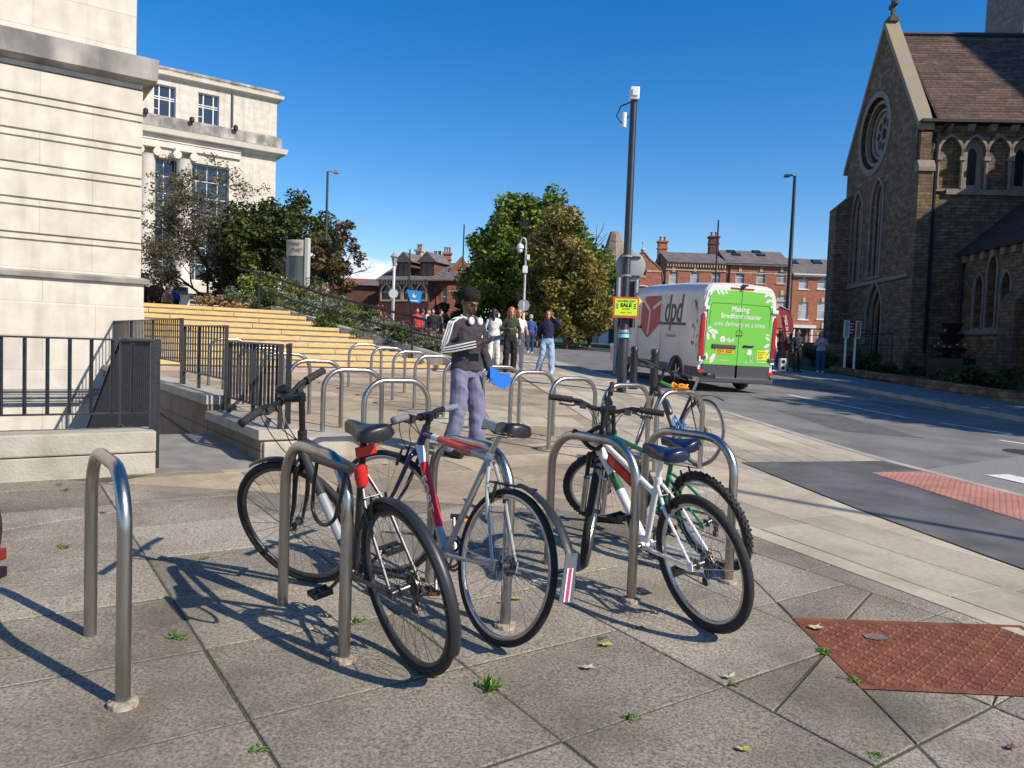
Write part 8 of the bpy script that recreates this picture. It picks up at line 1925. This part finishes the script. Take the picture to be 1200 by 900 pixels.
for c2, lb, m_ in ((at(748, 353, y-.1), 'corner of a pale yellow placard behind the SALE sign, upper right', mat('pale_yellow_card', (.8, .7, .25), rough=.6)), (at(720.5, 353, y-.1), 'corner of an orange red placard behind the SALE sign, upper left', mat('orange_red_card', (.6, .09, .03), rough=.6))):
    mb = MB(); mb.cbox((0, 0, 0), (.13, .006, .13), Matrix.Rotation(rad(45), 3, 'Y')); o_ = mb.build('placard', m_, None, smooth=False); o_.location = c2; tag(o_, lb, 'placard')
# two post sign behind, seen from the back
D = 24; pa, pb_ = at(722, 400, D), at(743, 400, D); t = thing('road_sign', 'two post road sign with a dark back panel beyond the camera pole', 'sign', ground_at(pa.x, D)); w_ = pb_.x-pa.x; h1 = at(722, 325, D).z-zg(pa.x, D)
for u in (0, w_): mb = MB(); mb.tube([(u, 0, -.3), (u, 0, h1)], .07, 10); mb.build('post', m_galv, t)
z_a, z_b = at(732, 347, D).z-zg(pa.x, D), at(732, 327, D).z-zg(pa.x, D); mb = MB(); mb.box(-.1, .075, z_a, w_+.1, .1, z_b); mb.build('sign_panel', mat('sign_panel_dark', (.03, .035, .045), rough=.5), t, smooth=False)
# bollards
for i, (px, D, lb) in enumerate(((742, 17.29, 'left of two black bollards beside the camera pole'), (766, 15.83, 'right of two black bollards, nearer to the dark bicycle'))):
    p = at(px, 450, D); hh = at(px, 406 if i == 0 else 409, D).z-zg(p.x, D); t = thing('bollard', lb, 'bollard', ground_at(p.x, D), 0, 'bollards at the kerb')
    mb = MB(); mb.lathe([(.085, -.1), (.085, hh-.16), (.07, hh-.155), (.07, hh-.12), (.085, hh-.115), (.085, hh-.03), (.06, hh)], 18); mb.build('bollard_body', m_black, t)
    mb = MB(); mb.lathe([(.11, 0), (.11, .05), (.09, .07)], 18); mb.build('base_collar', m_black, t)
# street lamps
def lamp(name, label, px, D, pytop, arm, m, r0=.09, r1=.05, head='flat', rz=0., zbase_=None, armz=0.):
    top = at(px, pytop, D); b = at(px, 410, D); xb = top.x if False else b.x
    xb = (at(px, pytop, D).x)
    z0 = zg(xb, D) if zbase_ is None else zbase_
    t = thing(name, label, 'street lamp', (xb, D, z0), rz, 'street lamps'); h = top.z-z0
    mb = MB(); mb.tube([(0, 0, -.2), (0, 0, 1.2), (0, 0, 1.25), (0, 0, h)], [r0*1.3, r0*1.3, r0, r1], 12); mb.build('lamp_post', m, t)
    if arm:
        mb = MB(); mb.tube([(0, 0, h-.02), (arm*.5, 0, h+armz*.5+.03), (arm, 0, h+armz)], r1*.7, 8); mb.box(min(arm, arm*1.9), -.12, h+armz-.06, max(arm, arm*1.9), .12, h+armz+.03); mb.build('lamp_head', m_galv if m != m_black else m, t, smooth=False)
    return t, h
lamp('street_lamp', 'black street lamp with a short arm above the bank trees on the left', 384, 30, 201, .22, mat('dark_lamp_paint', (.03, .04, .06), rough=.4), .06, .045)
lamp('street_lamp', 'tall leaning-looking black street lamp in front of the church side of the road', 931.5, 32, 206, -.22, m_black, .11, .06)
bpy.context.view_layer.update()
lamp('street_lamp', 'thin black lamp column rising before the middle brick house', 842, 60, 258, 0, m_black, .08, .06)
t, h = lamp('street_lamp', 'thin dark post rising left of the big green tree', 544, 60, 263, 0, m_black, .07, .05)
# lantern style lamp
p = at(461, 345, 50); z0 = 1.6; t = thing('lantern_lamp', 'white post with an old style lantern left of the blue banner', 'street lamp', (p.x, 50, z0), 0); hl = at(461, 312, 50).z-z0; 
mb = MB(); mb.tube([(0, 0, -.2), (0, 0, hl)], .09, 10); mb.build('lamp_post', m_white, t); mb = MB(); mb.lathe([(.08, hl), (.1, hl+.05), (.2, hl+.55), (.28, hl+.6), (.22, hl+.7), (.08, hl+.85), (.04, hl+.95)], 8); mb.build('lantern', mat('lantern_glass', (.35, .32, .25), rough=.3), t, smooth=False)
# pale round sign on that line
c = at(461, 344, 48); t = thing('round_sign', 'back of a pale octagonal sign below the lantern lamp', 'sign', tuple(c)); mb = MB(); mb.lathe([(.3, -.02), (.3, .02)], 8, (0, 0, 0), 'y'); mb.build('sign_disc', mat('pale_sign', (.6, .62, .62), rough=.5), t, smooth=False); mb = MB(); mb.tube([(0, .05, -2.5), (0, .05, .3)], .04, 8); mb.build('post', m_galv, t)
# blue banner
c = at(485.5, 347, 40); t = thing('banner', 'bright blue tapering banner on a slim dark lamp post', 'banner', (c.x, 40, zg(c.x, 40))); zc_ = c.z-zg(c.x, 40); s_ = 40/CF
mb = MB(); mb.tube([(-.3+0, .05, -.2), (-.3, .05, at(480, 292, 40).z-zg(c.x, 40))], [.06, .035], 8); mb.build('post', m_black, t)
mb = MB(); mb.prism([(-9*s_, 7.3*s_), (9.3*s_, 5.8*s_), (7*s_, -8*s_), (-4.5*s_, -7*s_), (-6.5*s_, -1*s_)], lambda a, b, d: (a, d, b+zc_), -.02, .02); bn = mb.build('banner_cloth', mat('banner_blue', (.02, .28, .7), rough=.5), t, smooth=False)
mb = MB(); mb.prism(circ((-.0, .02), .11, 8), lambda a, b, d: (a, d, b+zc_), -.03, -.022); mb.prism([(-.22, -.2), (.22, -.22), (.2, -.28), (-.18, -.26)], lambda a, b, d: (a, d, b+zc_), -.03, -.022); mb.build('banner_print', m_white, bn, smooth=False); mb = MB(); mb.prism(circ((.07, .09), .06, 8), lambda a, b, d: (a, d, b+zc_), -.035, -.031); mb.build('banner_print', m_red, bn, smooth=False)
# camera mast by the walkers
D = 38; p = at(612.5, 405, D); hb_ = zg(p.x, D); ht_ = at(617.3, 278, D).z-hb_; t = thing('camera_mast', 'slim grey mast with a hooked top holding a dome camera in front of the tree', 'mast', (at(616, 300, D).x, D, hb_)); 
mb = MB(); pts = [(0, 0, -.2), (0, 0, 1.3), (0, 0, 1.35), (0, 0, ht_-.3)]+[(-.14+.14*math.cos(a), 0, ht_-.3+.3*math.sin(a)*.9) for a in [PI*i/8 for i in range(1, 8)]]+[(-.28, 0, ht_-.35)]; mb.tube(pts, [.11, .1, .075, .05]+[.042]*7+[.04], 10); mb.build('mast_tube', m_galv, t)
mb = MB(); mb.lathe([(.05, .1), (.16, .02), (.18, -.12), (.1, -.2), (.14, -.22), (.1, -.32), (.02, -.36)], 12, (-.28, 0, ht_-.42)); mb.build('dome_camera', m_white, t)
mb = MB(); mb.box(.05, -.08, ht_-1.1, .2, .08, ht_-.85); mb.box(-.12, -.12, ht_-1.75, .12, -.0, ht_-1.4); mb.build('equipment_box', m_white, t, smooth=False, bevel=.01)
zz = at(613, 358, D).z-hb_; mb = MB(); mb.lathe([(.3, -.02), (.3, .0)], 8, (0, -.12, zz), 'y'); mb.build('sign_plate', m_galv, t, smooth=False); mb = MB(); mb.box(-.03, -.145, zz-.22, .03, -.141, zz+.2); mb.build('plate_mark', m_white, t, smooth=False)
# totem sign on the bank
D = 26.5; p = at(346, 330, D); z0 = 2.1; zt = at(346, 281, D).z; t = thing('totem_sign', 'tall curved totem sign, pale head with dark lettering over dark green glass', 'sign', (p.x, D, z0), rad(-12)); hw = .36; H_ = zt-z0; zs_ = at(346, 300, D).z-z0
def bow(z0_, z1_, off, name_, m_):
    mb = MB(); n = 8; vs = []
    for i in range(n+1):
        u = -1+2*i/n; y = -.10*(1-u*u)-off; 
        for z in (z0_, z1_): vs.append((u*hw, y, z+(.06*u if z == z1_ and z1_ > 3 else 0)))
    for i in range(n+1):
        u = -1+2*i/n
        for z in (z0_, z1_): vs.append((u*hw, .12, z+(.06*u if z == z1_ and z1_ > 3 else 0)))
    k = (n+1)*2; mb.add(vs, [(i*2, i*2+2, i*2+3, i*2+1) for i in range(n)]+[(k+i*2, k+i*2+1, k+i*2+3, k+i*2+2) for i in range(n)]+[(i*2+1, i*2+3, k+i*2+3, k+i*2+1) for i in range(n)]+[(0, 1, k+1, k), (n*2, k+n*2, k+n*2+1, n*2+1)]); return mb.build(name_, m_, t, angle=50)
bow(zs_, H_, .0, 'head_panel', mat('totem_pale', (.42, .39, .34), rough=.5)); bow(-1, zs_-.01, -.01, 'glass_panel', mat('totem_glass', (.03, .07, .07), rough=.12, c2=(.12, .14, .13), scale=1.5, stretch=(4, 4, .3)))
mb = MB(); mb.box(hw, -.06, -1, hw+.11, .14, H_+.06); mb.build('edge_strip', mat('totem_edge', (.5, .5, .48), rough=.5), t, smooth=False)
text('lettering', 'University', .17, m_blackpl, t, Matrix.Translation((-.02, -.118, zs_+.42)) @ RZ, .002, sx=.75); text('lettering', 'of Leeds', .17, m_blackpl, t, Matrix.Translation((.08, -.115, zs_+.22)) @ RZ, .002, sx=.75)
# feather flag and crate
D = 31.2; p = at(921, 432, D); t = thing('feather_flag', 'dark red curved feather flag with white lettering by the man in dark clothes', 'flag', (p.x, D, zg(p.x, D))); zf = lambda py: at(921, py, D).z-zg(p.x, D)
fx = lambda px: at(px, 400, D).x-p.x
Pf = [(fx(910), zf(361)), (fx(912), zf(359.5)), (fx(917), zf(360)), (fx(923), zf(364)), (fx(927), zf(372)), (fx(929), zf(384)), (fx(928), zf(400)), (fx(924), zf(411)), (fx(920), zf(412)), (fx(918), zf(395)), (fx(914), zf(372))]
mb = MB(); mb.prism(Pf, lambda a, b, d: (a, d+.04*math.sin(b*3), b), 0, .012); fl_ = mb.build('flag_cloth', mat('flag_red', (.24, .012, .02), rough=.7), t, smooth=False)
mb = MB(); mb.tube([(fx(922), .03, 0), (fx(924.5), .03, zf(411)), (fx(929.6), .03, zf(385)), (fx(923.6), .03, zf(363.5)), (fx(912), .03, zf(359))], .02, 6); mb.build('flag_pole', m_blackpl, t)
text('lettering', 'great to Leeds', .2, m_white, fl_, Matrix.Translation((fx(921.5), -.06, zf(386))) @ RZ @ Matrix.Rotation(rad(-79), 4, 'Z'), .002, bold=.003)
D = 31.0; p = at(917, 425, D); t = thing('box', 'white speaker like box with two round holes at the foot of the feather flag', 'box', (p.x, D, zg(p.x, D))); hb2 = at(917, 420, D).z-zg(p.x, D); mb = MB(); mb.box(-.11, -.1, 0, .12, .15, hb2); bx_ = mb.build('box_body', m_white, t, bevel=.01, smooth=False)
for z in (hb2*.27, hb2*.75): mb = MB(); mb.lathe([(.075, -.006), (.075, .0)], 14, (0, -.102, z), 'y'); mb.build('round_hole', m_blackpl, bx_, smooth=False)
# a parked vehicle's tail glimpsed past the van: people and things at the kerb
p = at(906, 410, 30); person('person in white beyond the right edge of the van', (p.x, 30, zg(p.x, 30)), rad(90), 1.7, m_skl, knit('white_blue_top', (.6, .65, .75)), knit('blue_jeans', (.03, .05, .12)), m_white, m_lt_hair, 'short', None, None, lod=2)
# lamp post to the right of the view whose thin shadow crosses the footway
t = thing('street_lamp', 'street lamp to the right of the view, its thin shadow on the footway', 'street lamp', (11.35, .62, zg(11.35, .62)), 0, 'street lamps'); mb = MB(); mb.tube([(0, 0, -.2), (0, 0, 9.6)], [.07, .05], 10); mb.build('lamp_post', m_black, t); mb = MB(); mb.box(-.5, -.06, 9.57, .05, .06, 9.62); mb.build('lamp_head', m_black, t, smooth=False)
# pedal and reflector of a bike mostly outside the left edge
p = gp(-95, 742); t = thing('bicycle', 'bicycle mostly beyond the left edge, only its red rear reflector and dark guard tip showing', 'bicycle', tuple(p))
o0_ = Vector((0, 0, .34)); r1_ = at(-2, 650, p.y)-p; r2_ = at(-2, 671, p.y-.05)-p
mb = MB(); mb.tube([(.33*math.cos(2*PI*i/48)*.3, .33*math.cos(2*PI*i/48)*.95, .34+.33*math.sin(2*PI*i/48)) for i in range(48)], .018, 8, closed=True); mb.build('tyre', m_rubber, t)
mb = MB(); mb.tube([o0_, o0_.lerp(r1_, .6)+Vector((0, 0, .03)), r1_-Vector((.02, 0, 0))], .009, 6); mb.build('carrier_stay', m_blackpl, t)
mb = MB(); mb.cbox(r1_, (.035, .05, .045)); mb.build('rear_reflector', mat('dull_red_reflector', (.2, .02, .015), rough=.5), t, bevel=.004)
mb = MB(); mb.tube([o0_, r2_], .008, 6); mb.cbox(r2_, (.04, .05, .04)); mb.build('guard_tip', m_blackpl, t, bevel=.006)
